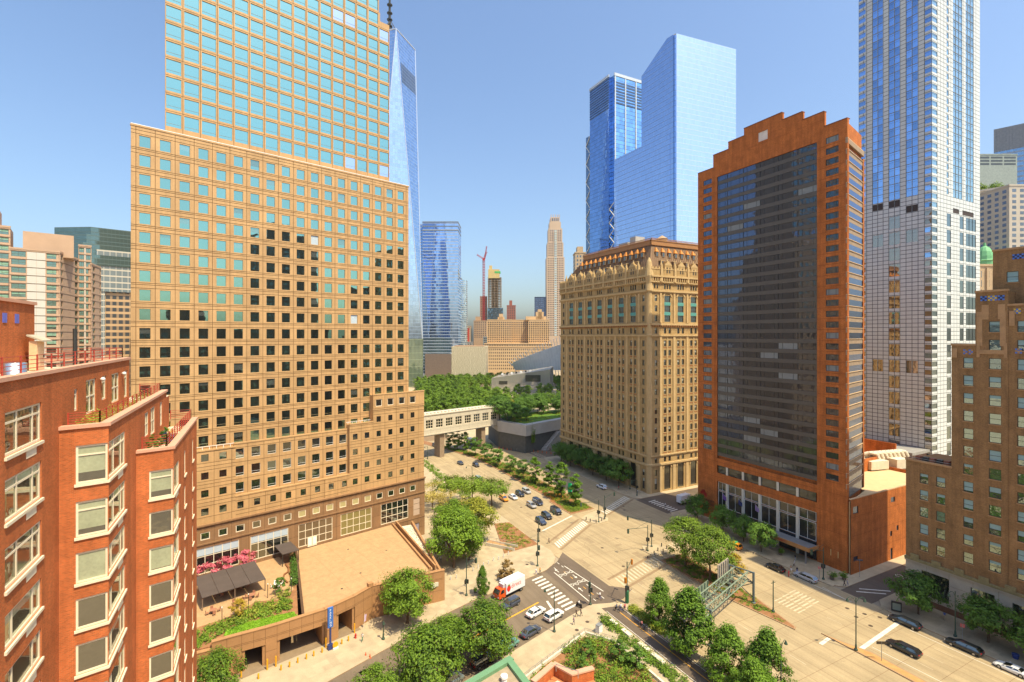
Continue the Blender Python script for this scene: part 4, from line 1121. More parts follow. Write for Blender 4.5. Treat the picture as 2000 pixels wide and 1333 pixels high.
# ---------------------------------------------------------------- brown brick art deco block, right edge
DB = brickmat('brown_brick', (.38, .205, .078), (.32, .21, .11), .22, .08, .012, .3, streak=.25)
DT = mat('deco_terracotta', (.45, .27, .13), .8, .2, .8)
DS = mat('deco_limestone', (.50, .43, .32), .8, .14, .6)
BLUET = plain((.08, .20, .62), .4); YELT = plain((.72, .52, .06), .4); NAVYT = plain((.02, .03, .10), .4)
G_D = glass('deco_glass', (.55, .72, .74), .42, (.02, .025, .025), wob=.08, wscale=.8, vary=.3)
DBL = mat('aqua_blind', (.30, .46, .46), .5, .08)
D = thing('brown_deco_building', 'brown brick setback building with blue and yellow tile panels, right edge', 'building', 132, 59.6, 0, -90)
dw = []; rdk = random.Random(4)
def mass(name, x0, x1, z1, cols, rows, y=0, T=Matrix(), back=14, z0=9.5, wd=1.75, hh=2.2):
    hs = [(k - wd_ / 2, k + wd_ / 2, z - hh / 2, z + hh / 2) for k, wd_ in cols for z in rows]
    b = MB(); Tq = T @ TM(0, y); facade(b, x0, x1, z0, z1, hs, (), (), 0, .22, 0, 0, Tq)
    b.box(x0, x1, .24, back, z0, z1 - .05, 0, Tq)
    b.quad((x0, 0, z0), (x0, .24, z0), (x0, .24, z1), (x0, 0, z1), 0, Tq); b.quad((x1, 0, z0), (x1, .24, z0), (x1, .24, z1), (x1, 0, z1), 0, Tq)
    for k, wd_ in cols:
        for z in rows: b.box(k - wd_ / 2 - .1, k + wd_ / 2 + .1, -.12, .1, z - hh / 2 - .18, z - hh / 2 - .01, 1, Tq)
    b.box(x0 - .1, x1 + .1, -.15, .5, z1, z1 + .4, 1, Tq)
    b.build(name, [DB, DT], D)
    for k, wd_ in cols:
        for z in rows: dw.append((TF(Tq, k - wd_ / 2, z - hh / 2), ('s', wd_, hh, .18, .09, rdk.choice((0, .3, .5, .5, .85, 1, 0))), (G_D, SASH, DBL)))
rz_ = [54.4 - 3.72 * i for i in range(12)]
mass('wall', 0, 8.4, 31.6, [(3.45, 1.6), (6.5, 1.6)], [z for z in (28.1, 24.4, 20.6, 16.8, 13.0)], 0)
mass('wall', 8.4, 12.4, 58.0, [(11.2, 1.65)], rz_, -.02)
mass('wall', 12.4, 17.4, 69.0, [(15.45, 1.9)], [61.9, 58.2] + rz_, -.12)
mass('wall', 17.4, 21.8, 66.0, [(19.7, 2.0)], [61.9, 58.2] + rz_, -.02)
mass('wall', 21.8, 27, 69.0, [(24.4, 1.9)], [61.9, 58.2] + rz_, -.12)
mass('tower_wall', 14, 38, 77.5, [(17, 1.8), (22, 1.8)], [72], 3.2, back=22)
mass('tower_wall', 25, 48, 112, [(28 + 4 * i, 1.8) for i in range(5)], [74.5 + 3.7 * i for i in range(10)], 8.0, back=24)  # added out-of-view mass that casts shade on the annex wall
mass('wall', 27, 70, 60.0, [(31 + 4.2 * i, 1.8) for i in range(9)], rz_, 0)
# tile panels and terracotta quoins
def tiles(x, z, n, y, c1, c2):
    b = MB()
    for i in range(n):
        for j in range(3): b.box(x + i * .34, x + i * .34 + .31, y - .06, y, z + j * .34, z + j * .34 + .31, (i + j) % 2)
    b.build('tile_panel', [c1, c2], D)
tiles(13.2, 67.2, 3, -.12, BLUET, NAVYT); tiles(14.4, 67.2, 4, -.12, YELT, BLUET); tiles(15.9, 67.2, 3, -.12, BLUET, NAVYT)
tiles(10.4, 56.2, 2, -.02, BLUET, DT); tiles(11.3, 56.2, 2, -.02, BLUET, DT); tiles(18.2, 64.4, 3, -.02, YELT, BLUET); tiles(18.4, 56.6, 3, -.02, BLUET, DT)
tiles(17.0, 75.5, 5, 3.2, BLUET, NAVYT)
b = MB()
for qi, (x, z, w, h) in enumerate(((12.6, 58, .9, 7), (16.2, 58, .9, 7), (13.4, 63.4, 1.1, 3), (15.9, 63.4, 1.1, 3), (12.6, 55.6, .5, 3), (16.8, 55.6, .5, 3), (8.6, 55.4, .8, 2), (12.8, 56.3, 4.2, .9), (17.6, 62, .8, 3))):
    b.box(x, x + w, -.17 - .012 * qi, -.1, z + .004 * qi, z + h)
b.build('terracotta_quoin', DT, D)
hs = [(3.0, 8.0, 2.2, 7.6), (11.6, 15.4, 2.0, 7.6), (18.0, 21.6, 2.0, 7.4), (26, 30, 2, 7.4)]
b = MB(); facade(b, 0, 70, 0, 9.2, hs, [i * 4.0 for i in range(1, 17)], [3.2, 6.2], .04, .35, 0, 1, TM(0, -.1))
b.box(0, 70, .2, 20, 0, 9.2, 0); b.box(-.1, 70, -.5, .1, 9.2, 9.75, 2); b.box(-.1, 70, -.35, .1, 8.8, 9.2, 0)
for i in range(18): b.box(1 + i * 4, 2.6 + i * 4, -.45, -.1, 9.75, 10.6, 2)
b.box(0, 70, -.22, .0, 0, 1.4, 3); b.quad((0, -.1, 0), (0, .2, 0), (0, .2, 9.2), (0, -.1, 9.2), 0)
b.build('stone_base', [DS, JOINT, mat('mossy_stone', (.30, .24, .11), .9, .3, 1), mat('red_granite', (.20, .10, .06), .5)], D)
for h in hs: dw.append((TM(h[0], -.1, h[2]), ('g3x3', h[1] - h[0], h[3] - h[2], .3, .1, 0), (G_D, SASH, DBL)))
add_windows(D, dw, sub=True)
b = MB()
for i in range(5): b.box(1 + i * 1.3, 1.9 + i * 1.3, 2, 3.2, 31.6, 32.5, i % 2)
b.box(.4, 8, .6, .68, 32.3, 32.4, 2); b.build('roof_furniture', [plain((.35, .12, .06), .7), DARKMET, GREYMET], D)

# ---------------------------------------------------------------- white and blue tower
WP = mat('white_panel', (.62, .65, .64), .35, .05, .3, spec=.5, island=.05)
WJ = mat('panel_joint', (.06, .075, .085), .6)
G_BL = glass('blue_tower_glass', (.40, .60, .95), .75, (.02, .04, .09), wob=.03, wscale=.25, vary=.22)
G_GR = glass('green_grey_glass', (.72, .92, .92), .6, (.03, .04, .05), wob=.03, wscale=.25, vary=.2)
G_GD = glass('dark_grey_green_glass', (.6, .72, .70), .22, (.03, .04, .04), wob=.05, wscale=.25, vary=.3)
G_BW = glass('brown_reflection_glass', (.75, .66, .58), .45, (.05, .032, .022), wob=.05, wscale=.25, vary=.2)  # brown reflection is put into the pane's tint and base colour
GRILLE = mat('dark_grille', (.06, .045, .04), .7)
Q = thing('white_and_blue_tower', 'tall white panelled tower with vertical strips of blue windows', 'tower', 225, 118.7, 0, -90)
FQ = 3.18; z0 = 111.2
kx = [0, 1.84, 3.1, 5.27, 7.23, 9.19, 11.19, 13.21, 15.12, 17.15, 19.14, 21.12, 23.16, 25.5]
ks_ = [0, 4.1, 6.6, 9.1, 11.5, 14.7, 17.2, 19.6, 22.0, 25.2, 27.2, 30.1, 33.0, 35.8, 39.5]
sk = [0, 4.2, 6.7, 9.2, 11.3, 12.9, 15.6, 16.4, 18.8, 21.4, 24.2, 26.9, 28.6, 31.2, 33.8, 36.6, 39.5]
qw = []; hw_, hs_ = [], []; rq = random.Random(9)
strips = [(5.27, 7.23), (7.23, 9.19), (11.19, 13.21), (13.21, 15.12), (17.15, 19.14), (19.14, 21.12)]
Ts2 = rel(Q, TM(225, 93.2, 0, 0))
def qwin(T, lst, a, c, z, h, m): lst.append((a, c, z, z + h)); qw.append((TF(T, a, z), ('u', c - a, h, .1, .05, 0), (m, WJ, m)))
for i in range(0, 62):
    z = z0 + FQ * (i - 31); up = z > z0 - 1
    if z < 6: continue
    if i == 31 or i == 30:
        for a, c in strips: qwin(Tw, hw_, a + .08, c - .08, z + .2, FQ - .5, GRILLE) if (i == 31) == (a < 16) else None
        for a, c in ((16.4, 21.4), (24.2, 33.8)): qwin(Ts2, hs_, a, c, z + .3, 1.9, GRILLE) if i == 30 else None
        qwin(Tw, hw_, 23.2, 25.4, z + .9, 1.9, G_BL); qwin(Ts2, hs_, .15, 4.0, z + .9, 1.9, G_GR)
        continue
    if up:
        for a, c in strips: qwin(Tw, hw_, a + .05, c - .05, z + .06, FQ - .12, G_BL)
        qwin(Tw, hw_, .05, 2.7, z + .9, 1.9, G_BL); qwin(Tw, hw_, 23.2, 25.4, z + .9, 1.9, G_BL)
        qwin(Ts2, hs_, .15, 4.0, z + .9, 1.9, G_GR); qwin(Ts2, hs_, 11.3, 12.9, z + .7, 2.2, G_GR)
        for a, c in ((16.4, 18.8), (18.8, 21.4), (21.4, 24.1), (26.9, 28.6), (28.6, 31.2), (31.2, 33.8)): qwin(Ts2, hs_, a + .06, c - .06, z + .06, FQ - .12, G_GR)
    else:
        qwin(Tw, hw_, 23.2, 25.4, z + .9, 1.9, G_BW if i % 3 else G_BL); qwin(Tw, hw_, .05, 2.7, z + .9, 1.9, G_BW)
        qwin(Ts2, hs_, .15, 4.0, z + .9, 1.9, G_GD)
        if i % 2:
            for a, c in strips[2:4]: qwin(Tw, hw_, a + .05, c - .05, z - FQ + 1.2, FQ * 2 - 1.5, G_BW)
            if i in (11, 27): [qwin(Tw, hw_, a + .05, c - .05, z - FQ + 1.2, FQ * 2 - 1.5, G_BW) for a, c in strips[:2] + strips[4:]]
            for a, c in ((11.5, 14.6), (22.0, 25.1), (27.2, 30.1), (30.1, 33), (33, 35.7)): qwin(Ts2, hs_, a, c, z - FQ + 1.0, FQ * 2 - 1.4, G_GD)
jzq = [z0 + FQ * (i - 31) + d for i in range(62) for d in (0, 1.55)]
b = MB(); facade(b, 0, 25.5, 0, 208, hw_, kx, jzq, .19, .08, 0, 1, Tw); facade(b, 0, 39.5, 0, 208, hs_, ks_, jzq, .16, .08, 0, 1, Ts2)
b.box(0, 25.3, .15, 38, 0, 207.9, 0)
b.build('wall', [WP, WJ], Q)
add_windows(Q, qw)
# grey canopy block at its foot
b = MB(); b.box(2, 24, -12, -.2, 0, 16.2, 0); b.box(1, 25, -13, -.2, 16.2, 17.2, 1); b.build('foot_block', [mat('brown_wall', (.24, .15, .11), .7), mat('grey_roof', (.28, .27, .25), .7)], Q)
# ================================================================ far buildings
def panes(parent, T, x0, x1, z0, z1, nx, nz, fw, fh, m, frame=None, y=-.04, name='windows'):
    """joined far windows: each a pane with its own edge"""
    b = MB(); dx = (x1 - x0) / nx; dz = (z1 - z0) / nz
    for i in range(nx):
        for j in range(nz):
            cx, cz = x0 + (i + .5) * dx, z0 + (j + .5) * dz
            b.box(cx - dx * fw / 2, cx + dx * fw / 2, y, .02, cz - dz * fh / 2, cz + dz * fh / 2, 0, T, True)
    return b.build(name, m, parent, kind='stuff')

# ---- beige apartment slab at the left
BG = mat('beige_concrete', (.52, .36, .25), .8, .08, .3)
BGW = mat('ivory_panel', (.60, .58, .53), .6, .05)
BGD = mat('dark_floor_line', (.12, .09, .07), .8)
G_BG = glass('apartment_glass', (.50, .75, .62), .35, (.035, .04, .03), wob=.1, wscale=.8, vary=.4)
GP = thing('beige_apartment_slab', 'beige apartment slab with ivory panels and dark ribbon windows, far left', 'apartment block', 0, 0, 0, 0)
gw_ = []; rg = random.Random(2); FG = 2.72
def slab(T, w, z1, cols, pan=(), line=True, back=10, z0=0):
    rows = [z1 - 2.4 - FG * i for i in range(int((z1 - 45) / FG))]
    hs = [(a, c, z, z + 1.75) for a, c in cols for z in rows]
    b = MB(); facade(b, 0, w, z0, z1, hs, (), (), 0, .3, 0, 0, T); b.box(0, w, .32, back, z0, z1 - .05, 0, T)
    for a, c in pan:
        for z in rows: b.box(a, (a + c) / 2 - .03, -.05, .1, z - .65, z + 1.8, 1, T); b.box((a + c) / 2 + .03, c, -.05, .1, z - .65, z + 1.8, 1, T)
    if line:
        for z in rows: b.box(0, w, -.06, .1, z + 1.86, z + 1.98, 2, T)
    b.box(-.1, w + .1, -.1, .4, z1, z1 + .6, 0, T)
    b.build('wall', [BG, BGW, BGD], GP)
    for a, c in cols:
        for z in rows: gw_.append((TF(T, a, z), ('x' if c - a > 2.5 else 'v', c - a, 1.75, .25, .07, rg.choice((0, 0, .4, .7, 0))), (G_BG, BGD, mat_green)))
mat_green = mat('aqua_curtain', (.30, .52, .38), .5, .15)
A_ = (-62.9, 225.1)
def along(p, k, a): return (p[0] + k * math.sin(rad(a)), p[1] + k * math.cos(rad(a)))
pB = along(A_, -12.4, 75.6)
slab(TM(pB[0], pB[1], 0, 14.4), 12.4, 89.2, [(0.4, 3.9), (9.0, 12.2)], [(4.2, 8.7)])
pA = along(along(pB, 3.0, -14.4), -14, 75.6)
slab(TM(pA[0], pA[1], 0, 14.4), 14, 96.6, [(.2, 3.0), (10.4, 13.6)], [(3.5, 10.0)])
b = MB(); b.box(0, 11, 2, 12, 96, 103, 0, TM(pA[0], pA[1], 0, 14.4)); b.box(3, 16, 3, 14, 88, 96, 0, TM(pB[0], pB[1], 0, 14.4)); b.build('roof_house', [BG], GP)
slab(TM(A_[0], A_[1], 0, 90), 19.5, 89.2, [(1.2, 2.8), (15.5, 18.5)], (), True, 12)
pD = (-62.9, 244.6); slab(TM(pD[0], pD[1], 0, 14.4), 3.8, 94.8, [(.2, 1.6), (2.2, 3.6)], [(1.7, 2.1)], True, 12)
pE = along(pD, 3.8, 75.6); slab(TM(pE[0], pE[1], 0, 90), 13, 88, [(2.0, 4.6), (11.0, 12.6)], (), True, 12)
add_windows(GP, gw_, cap=220)

# ---- green roofed office tower behind it
GF = thing('green_roofed_office_tower', 'granite and glass office tower with stepped green glass roof, behind the beige slab', 'tower', -92, 432, 0, 14.4)
def octa(r, c=.42): k = r * c; return [(-r, -k), (-k, -r), (k, -r), (r, -k), (r, k), (k, r), (-k, r), (-r, k)]
GRID = curtain('granite_grid_wall', (.45, .55, .60), .28, (.52, .34, .18), 3.2, 3.9, 1.2, 1.5, .01, (.05, .06, .07))
PALEG = curtain('pale_glass_wall', (.62, .80, .88), .5, (.55, .50, .40), 3.0, 3.9, .5, .8, .01, (.25, .32, .35))
DKGREEN = curtain('green_glass_roof', (.30, .42, .40), .4, (.09, .13, .12), 2.0, 3.0, .15, .5, .01, (.06, .10, .09))
b = MB(); b.prism(octa(40), 0, 104, 0); b.build('shaft', GRID, GF)
b = MB(); b.prism([(-41, -17), (-17, -41), (-6, -41), (-6, -30), (-30, -10)], 0, 96, 0); b.prism([(-10, -41.5), (14, -41.5), (14, -39), (-10, -39)], 88, 114, 0); b.build('glass_bay', PALEG, GF)
b = MB(); b.prism(octa(42), 104, 110.5, 0); b.prism(octa(39), 110.5, 118, 0); b.prism(octa(35), 118, 124, 0); b.prism(octa(30), 124, 129.5, 0); b.build('stepped_roof', DKGREEN, GF)
b = MB(); b.prism([(8, -56), (36, -56), (36, -36), (8, -36)], 0, 74, 0); b.build('low_wing', GRID, GF)

# ---- tapering glass skyscraper with spire
SKG = curtain('silver_blue_glass', (.66, .80, 1.0), .80, (.30, .40, .55), 3.0, 4.2, .12, .35, .006, (.05, .09, .15))
T1W = thing('tapering_glass_skyscraper', 'tapering faceted glass skyscraper with spire behind the tan tower', 'skyscraper', 139, 601, 0, 0)
h_ = 31.5
bs = [(-h_, -h_, 57), (h_, -h_, 57), (h_, h_, 57), (-h_, h_, 57)]; tp = [(0, -h_, 417), (h_, 0, 417), (0, h_, 417), (-h_, 0, 417)]
b = MB()
for i in range(4):
    b.add([bs[i], bs[(i + 1) % 4], tp[i]], [(0, 1, 2)]); b.add([bs[(i + 1) % 4], tp[(i + 1) % 4], tp[i]], [(0, 1, 2)])
b.add(tp, [(0, 1, 2, 3)])
b.build('glass_shaft', SKG, T1W)
STEEL = mat('bright_steel', (.70, .74, .80), .3, .05, metal=.6)
b = MB()
for i in range(4): b.tube(bs[i], tp[i], .55, n=5); b.tube(bs[(i + 1) % 4], tp[i], .55, n=5); b.tube(tp[i], tp[(i + 1) % 4], .8, n=5)
b.build('corner_edge', STEEL, T1W)
b = MB()
p0, p1, p2 = Vector(tp[0]), Vector(tp[1]), Vector(bs[1])
for i in range(16):
    t = .12 + .055 * i
    a_ = p0.lerp(p1, t); q_ = p2
    b.tube(a_.lerp(q_, .10) + Vector((.25, -.25, 0)), a_.lerp(q_, .165) + Vector((.25, -.25, 0)), .22, n=4)
b.build('louvre_blades', mat('dark_louvre', (.10, .15, .26), .5), T1W)  # blades in one dark blue colour
b = MB(); b.box(-h_ - .6, h_ + .6, -h_ - .6, h_ + .6, 0, 57); b.build('podium', curtain('podium_fins', (.45, .55, .42), .35, (.30, .34, .24), 1.6, 8, .5, .3, .02, (.10, .13, .09)), T1W)
b = MB(); b.lathe([(14, 417), (17, 421), (17, 425), (13.5, 426)], (0, 0, 0), 20); b.build('ring', DARKMET, T1W)
b = MB(); b.tube((0, 0, 417), (0, 0, 452), 2.2, 1.6, 10); b.tube((0, 0, 452), (0, 0, 541), 1.5, .5, 8)
for z in (428, 436, 444, 452, 462, 474): b.lathe([(1.5, 0), (3.4, .8), (3.4, 1.8), (1.4, 2.6)], (0, 0, z), 8)
for i in range(6): b.tube((15 * math.cos(i), 15 * math.sin(i), 424), (1, 0, 445), .25, n=4)
b.build('spire', DARKMET, T1W)

# ---- flat glass tower (right of the skyscraper)
FGt = thing('flat_glass_tower', 'flat topped blue glass office tower right of the tapering skyscraper', 'tower', 210, 700.5, 0, -27)
FGM = curtain('banded_blue_glass', (.58, .74, 1.0), .78, (.42, .48, .58), 3.0, 4.4, .1, 1.0, .012, (.05, .08, .13))
b = MB(); b.box(0, 52, 0, 40, 0, 226); b.box(-5, 0, 8, 40, 0, 226); b.build('glass_shaft', FGM, FGt)
b = MB()
for z in (214, 220, 226): b.box(-.4, 52.4, -.4, 40.4, z, z + 1.6)
b.box(0, 52, 0, 40, 226, 228); b.build('roof_louvre', mat('slate_louvre', (.20, .24, .30), .5), FGt)
b = MB(); b.box(4, 50, -3, 0, 0, 34); b.build('lower_wall', mat('dark_stone_base', (.20, .15, .12), .8), FGt)
PG = thing('pale_glass_tower', 'slim pale glass tower peeping out right of the flat glass tower', 'tower', 268, 716, 0, -27)
b = MB(); b.box(0, 15.5, 0, 20, 0, 147); b.build('glass_shaft', curtain('pale_mottled_glass', (.72, .85, .95), .7, (.55, .60, .62), 2.2, 3.2, .5, .8, .03, (.2, .26, .28), vary=.35), PG)
b = MB(); b.box(1, 8, 2, 14, 147, 150); b.build('roof_plant', GREYMET, PG)

# ---- slim limestone tower
LT = thing('slim_limestone_tower', 'slim stepped limestone residential tower with lantern top', 'tower', 466, 775, 0, -27)
LM = mat('limestone', (.56, .42, .30), .8, .08, .1)
G_F = glass('far_window', (.45, .50, .55), .25, (.06, .055, .05), vary=.3)
b = MB()
for x0, x1, y0, z0_, z1 in ((0, 33, 0, 0, 205), (1.5, 31, .6, 205, 232), (3.5, 29, 1.4, 232, 258), (5.5, 26.5, 2.2, 258, 270), (7.5, 24.5, 3, 270, 279)): b.box(x0, x1, y0, 30 - y0, z0_, z1)
for x in (8, 12, 16, 20, 23): b.box(x, x + 1.2, 3, 5, 279, 284)
b.build('wall', LM, LT)
panes(LT, Matrix(), 1.5, 31.5, 60, 204, 9, 36, .5, .5, G_F)
panes(LT, TM(0, .6), 3, 29.5, 206, 232, 8, 6, .5, .55, G_F); panes(LT, TM(0, 1.4), 5, 27.5, 234, 256, 6, 5, .5, .6, G_F); panes(LT, TM(0, 3.0), 9, 23, 271, 278, 4, 1, .6, .8, G_F)
panes(LT, TM(14, -.1), 0, 5, 60, 255, 1, 44, .9, .6, mat('pale_bay', (.5, .6, .6), .4), name='bay_windows')

# ---- tower under construction with crane
CT = thing('unfinished_concrete_tower', 'unfinished concrete tower with glazed lower floors, far centre', 'tower', 410, 914, 0, -27)
CONCR = mat('raw_concrete', (.40, .31, .21), .9, .15, .2)
b = MB()
for i in range(19): b.box(0, 28, 0, 22, 118 + i * 3.4, 118.5 + i * 3.4)
for i in range(5):
    for j in range(3): b.box(1 + i * 6.3, 2.4 + i * 6.3, 1 + j * 9, 2.4 + j * 9, 60, 180)
b.box(8, 20, 6, 18, 60, 180, 0); b.build('floor_slabs', CONCR, CT)
b = MB(); b.box(1, 24, -.8, 20, 178, 196); b.box(3, 9, 1, 6, 196, 204); b.build('shroud', mat('yellow_netting', (.62, .47, .20), .8), CT)
b = MB(); b.box(14, 26, -1, 10, 188, 192); b.build('green_net', plain((.10, .45, .12), .8), CT)
b = MB(); b.box(-.3, 31, -.4, 23, 0, 117.5); b.build('glazed_floors', curtain('new_glass', (.35, .55, .75), .55, (.08, .12, .16), 3.5, 3.6, .3, .5, .02, (.03, .06, .09)), CT)
CR = thing('tower_crane', 'red tower crane rising beside the unfinished tower', 'crane', 403, 918, 0, -27)
RED = plain((.42, .03, .03), .6)
def lattice(mb, p, q, w, n, r=.28):
    p = Vector(p); q = Vector(q); d = (q - p).normalized(); a_ = d.orthogonal().normalized(); c_ = d.cross(a_)
    cs = [(a_ + c_) * w / 2, (a_ - c_) * w / 2, (-a_ - c_) * w / 2, (-a_ + c_) * w / 2]
    for o in cs: mb.tube(p + o, q + o, r, n=4)
    for i in range(n):
        s0, s1 = p.lerp(q, i / n), p.lerp(q, (i + 1) / n)
        for k in range(4): mb.tube(s0 + cs[k], s1 + cs[(k + 1) % 4], r * .6, n=3)
b = MB(); lattice(b, (0, 0, 0), (0, 0, 214), 3.2, 40, .45); b.build('mast', RED, CR)
b = MB(); b.box(-2.5, 2.5, -2.5, 2.5, 214, 218); b.build('cab', RED, CR)
b = MB(); lattice(b, (0, 0, 217), (-14, 0, 226), 2, 6); lattice(b, (0, 0, 217), (6, 0, 232), 2.4, 8); lattice(b, (2, 0, 217), (6, 0, 243), 1.6, 8); b.build('jib', RED, CR)

def block(name, label, x, y, w, d, h, m, rz=-27, nx=6, nz=8, fw=.5, fh=.55, gm=None, side=True, cat='building', top=None):
    t = thing(name, label, cat, x, y, 0, rz)
    b = MB(); b.box(0, w, 0, d, 0, h); b.box(-.3, w + .3, -.3, d + .3, h, h + 1.0); b.build('wall', m, t)
    panes(t, Matrix(), .6, w - .6, max(0, h - nz * 3.5), h - 1, nx, nz, fw, fh, gm or G_F)
    if side: panes(t, TM(0, d, 0, -90), .6, d - .6, max(0, h - nz * 3.5), h - 1, max(2, int(nx * d / w)), nz, fw, fh, gm or G_F)
    if top: b = MB(); b.box(*top); b.build('roof_house', m, t)
    return t
block('red_brick_tower', 'dark red brick tower with white bands, behind the tan office', 445, 897, 18, 16, 122, mat('dark_red_brick', (.34, .12, .08), .85), nz=16, nx=4, top=(5, 11, 3, 10, 122, 133))
block('red_brick_slab', 'slim red brick slab left of the unfinished tower', 400, 930, 14, 12, 141, mat('rust_brick', (.42, .20, .12), .85), nz=20, nx=3)
block('dark_glass_office', 'small dark blue office tower left of the slim limestone tower', 446, 783, 20, 20, 131, mat('navy_wall', (.07, .10, .17), .4), nz=20, nx=6, gm=glass('navy_glass', (.4, .5, .8), .5))
block('orange_red_building', 'bright red low building beside the flat glass tower', 282, 754, 20, 20, 72, mat('bright_red_wall', (.50, .06, .03), .7), nx=2, nz=3, fw=.7, fh=.6)
block('grey_low_building', 'low grey building in front of the red one', 268, 730, 30, 12, 50, mat('grey_wall', (.33, .31, .29), .8), nx=8, nz=5)
block('tan_midrise', 'small tan midrise with roof plant left of the government office', 346, 834, 24, 20, 88, mat('tan_wall', (.45, .30, .18), .8), nx=6, nz=9, top=(3, 12, 4, 12, 88, 96))
block('stone_midrise', 'small stone midrise left of the tan midrise', 326, 845, 17, 20, 78, mat('stone_wall', (.52, .40, .27), .8), nx=4, nz=8, top=(2, 8, 4, 12, 78, 82))
block('glazed_midrise', 'low glazed midrise below the tan midrise', 350, 800, 24, 20, 58, mat('glazed_wall', (.25, .30, .30), .5), nx=5, nz=6, fw=.8)

# ---- tan government office with wings
NO = thing('tan_government_office', 'wide tan stone office with setback wings and rows of small windows', 'office building', 303, 688, 0, -27)
TN = mat('tan_limestone', (.62, .43, .24), .8, .07, .1)
b = MB(); b.box(0, 104, 0, 60, 0, 48); b.box(-.5, 104.5, -.5, 60, 48, 49); b.box(-.5, 104.5, -.5, 0, 43, 43.8)
for x0, x1, y0 in ((4, 42, 14), (42, 68, 24), (68, 100, 14)): b.box(x0, x1, y0, 56, 49, 85); b.box(x0 - .3, x1 + .3, y0 - .3, 56, 85, 86)
for x0, x1, z in ((20, 30, 90), (22, 28, 95), (64, 96, 91), (80, 92, 98), (83, 89, 102)): b.box(x0, x1, 20, 40, 85, z)
for x0, x1, y0 in ((4, 42, 14), (42, 68, 24), (68, 100, 14)):
    n = int((x1 - x0) / 2.9)
    for i in range(n + 1): b.box(x0 + i * (x1 - x0) / n - .35, x0 + i * (x1 - x0) / n + .35, y0 - .5, y0, 50, 83)
b.build('wall', TN, NO)
panes(NO, Matrix(), 1, 103, 8, 42, 34, 7, .45, .5, G_F); panes(NO, Matrix(), 1, 103, 44, 48, 40, 1, .5, .6, G_F)
for x0, x1, y0 in ((4, 42, 14), (42, 68, 24), (68, 100, 14)): panes(NO, TM(0, y0), x0, x1, 50, 83, int((x1 - x0) / 2.9), 10, .5, .6, G_F)

# ---- marble cube
MC = thing('marble_cube', 'windowless pale marble cube rising behind the memorial trees', 'arts centre', 213.5, 587, 0, -27)
m, nt, p = newmat('veined_marble')
wv = N(nt, 'ShaderNodeTexWave'); wv.inputs['Scale'].default_value = .22; wv.inputs['Distortion'].default_value = 9; wv.inputs['Detail'].default_value = 4
nt.links.new(N(nt, 'ShaderNodeNewGeometry').outputs['Position'], wv.inputs[0])
nt.links.new(mixc(nt, wv.outputs[1], (.46, .37, .22), (.72, .63, .46)), p.inputs['Base Color']); p.inputs['Roughness'].default_value = .5
b = MB(); b.box(0, 44, 0, 42, 4, 47); b.build('marble_wall', m, MC)
b = MB(); b.box(2, 42, 2, 40, 0, 4); b.build('plinth', GREYMET, MC)
b = MB(); b.box(3, 41, 3, 39, 47, 47.8); b.build('roof', mat('brown_roof', (.35, .22, .13), .8), MC)

# ---- museum pavilion
MPv = thing('museum_pavilion', 'low slanted grey metal museum pavilion among the memorial trees', 'pavilion', 217, 474, 0, -30)
b = MB(); poly = [(0, 0), (62, 0), (66, 24), (6, 26)]
zt = [15.5, 25, 27, 17]
vs = [(x, y, 0) for x, y in poly] + [(x, y, z) for (x, y), z in zip(poly, zt)]
b.add(vs, [(0, 1, 5, 4), (1, 2, 6, 5), (2, 3, 7, 6), (3, 0, 4, 7), (4, 5, 6, 7)])
b.build('shell', curtain('steel_strip_wall', (.6, .62, .62), .35, (.34, .33, .30), 4, .8, .1, .12, .05, (.36, .33, .28), vary=.2), MPv)
for q_ in ((8, 17, 9, 12.5), (36, 52, 12, 19)):
    b = MB(); b.box(q_[0], q_[1], -.15, 0, q_[2], q_[3]); b.build('strip_window', G_F, MPv)
b = MB()
for i in range(7): b.box(10 + i * 5, 12 + i * 5, 8, 12, 18 + i * .6, 20 + i * .6, i % 2)
b.build('roof_plant', [WHITE, DARKMET], MPv)

# ---- ribbed white hall
OC = thing('ribbed_white_hall', 'white winged hall of steel ribs behind the museum pavilion', 'station hall', 275, 533, 0, -27)
RIB = mat('white_steel_rib', (.84, .87, .9), .4, .04)
for i in range(30):
    x = i * 3.3; hgt = 8 + 46 * (i / 29) ** .8
    b = MB(); b.path([(x + 4, 16, 0), (x + 1, 8, 18), (x - 2, 3, 20 + hgt * .5), (x - 7 + i * .1, -2, 20 + hgt)], .5, 4); b.build('rib', RIB, OC)
b = MB()
for i in range(29):
    x = i * 3.3; h0, h1 = 8 + 46 * (i / 29) ** .8, 8 + 46 * ((i + 1) / 29) ** .8
    b.quad((x + 1.2, 8.4, 18), (x + 4.5, 8.4, 18), (x + 1.3, 3.4, 20 + h1 * .5), (x - 1.8, 3.4, 20 + h0 * .5)); b.quad((x - 1.8, 3.4, 20 + h0 * .5), (x + 1.3, 3.4, 20 + h1 * .5), (x - .5, 1, 20 + h1 * .75), (x - 4, 1, 20 + h0 * .75))
b.build('glazing', mat('pale_hall_glass', (.84, .88, .92), .25, .1, .2, spec=.8), OC)

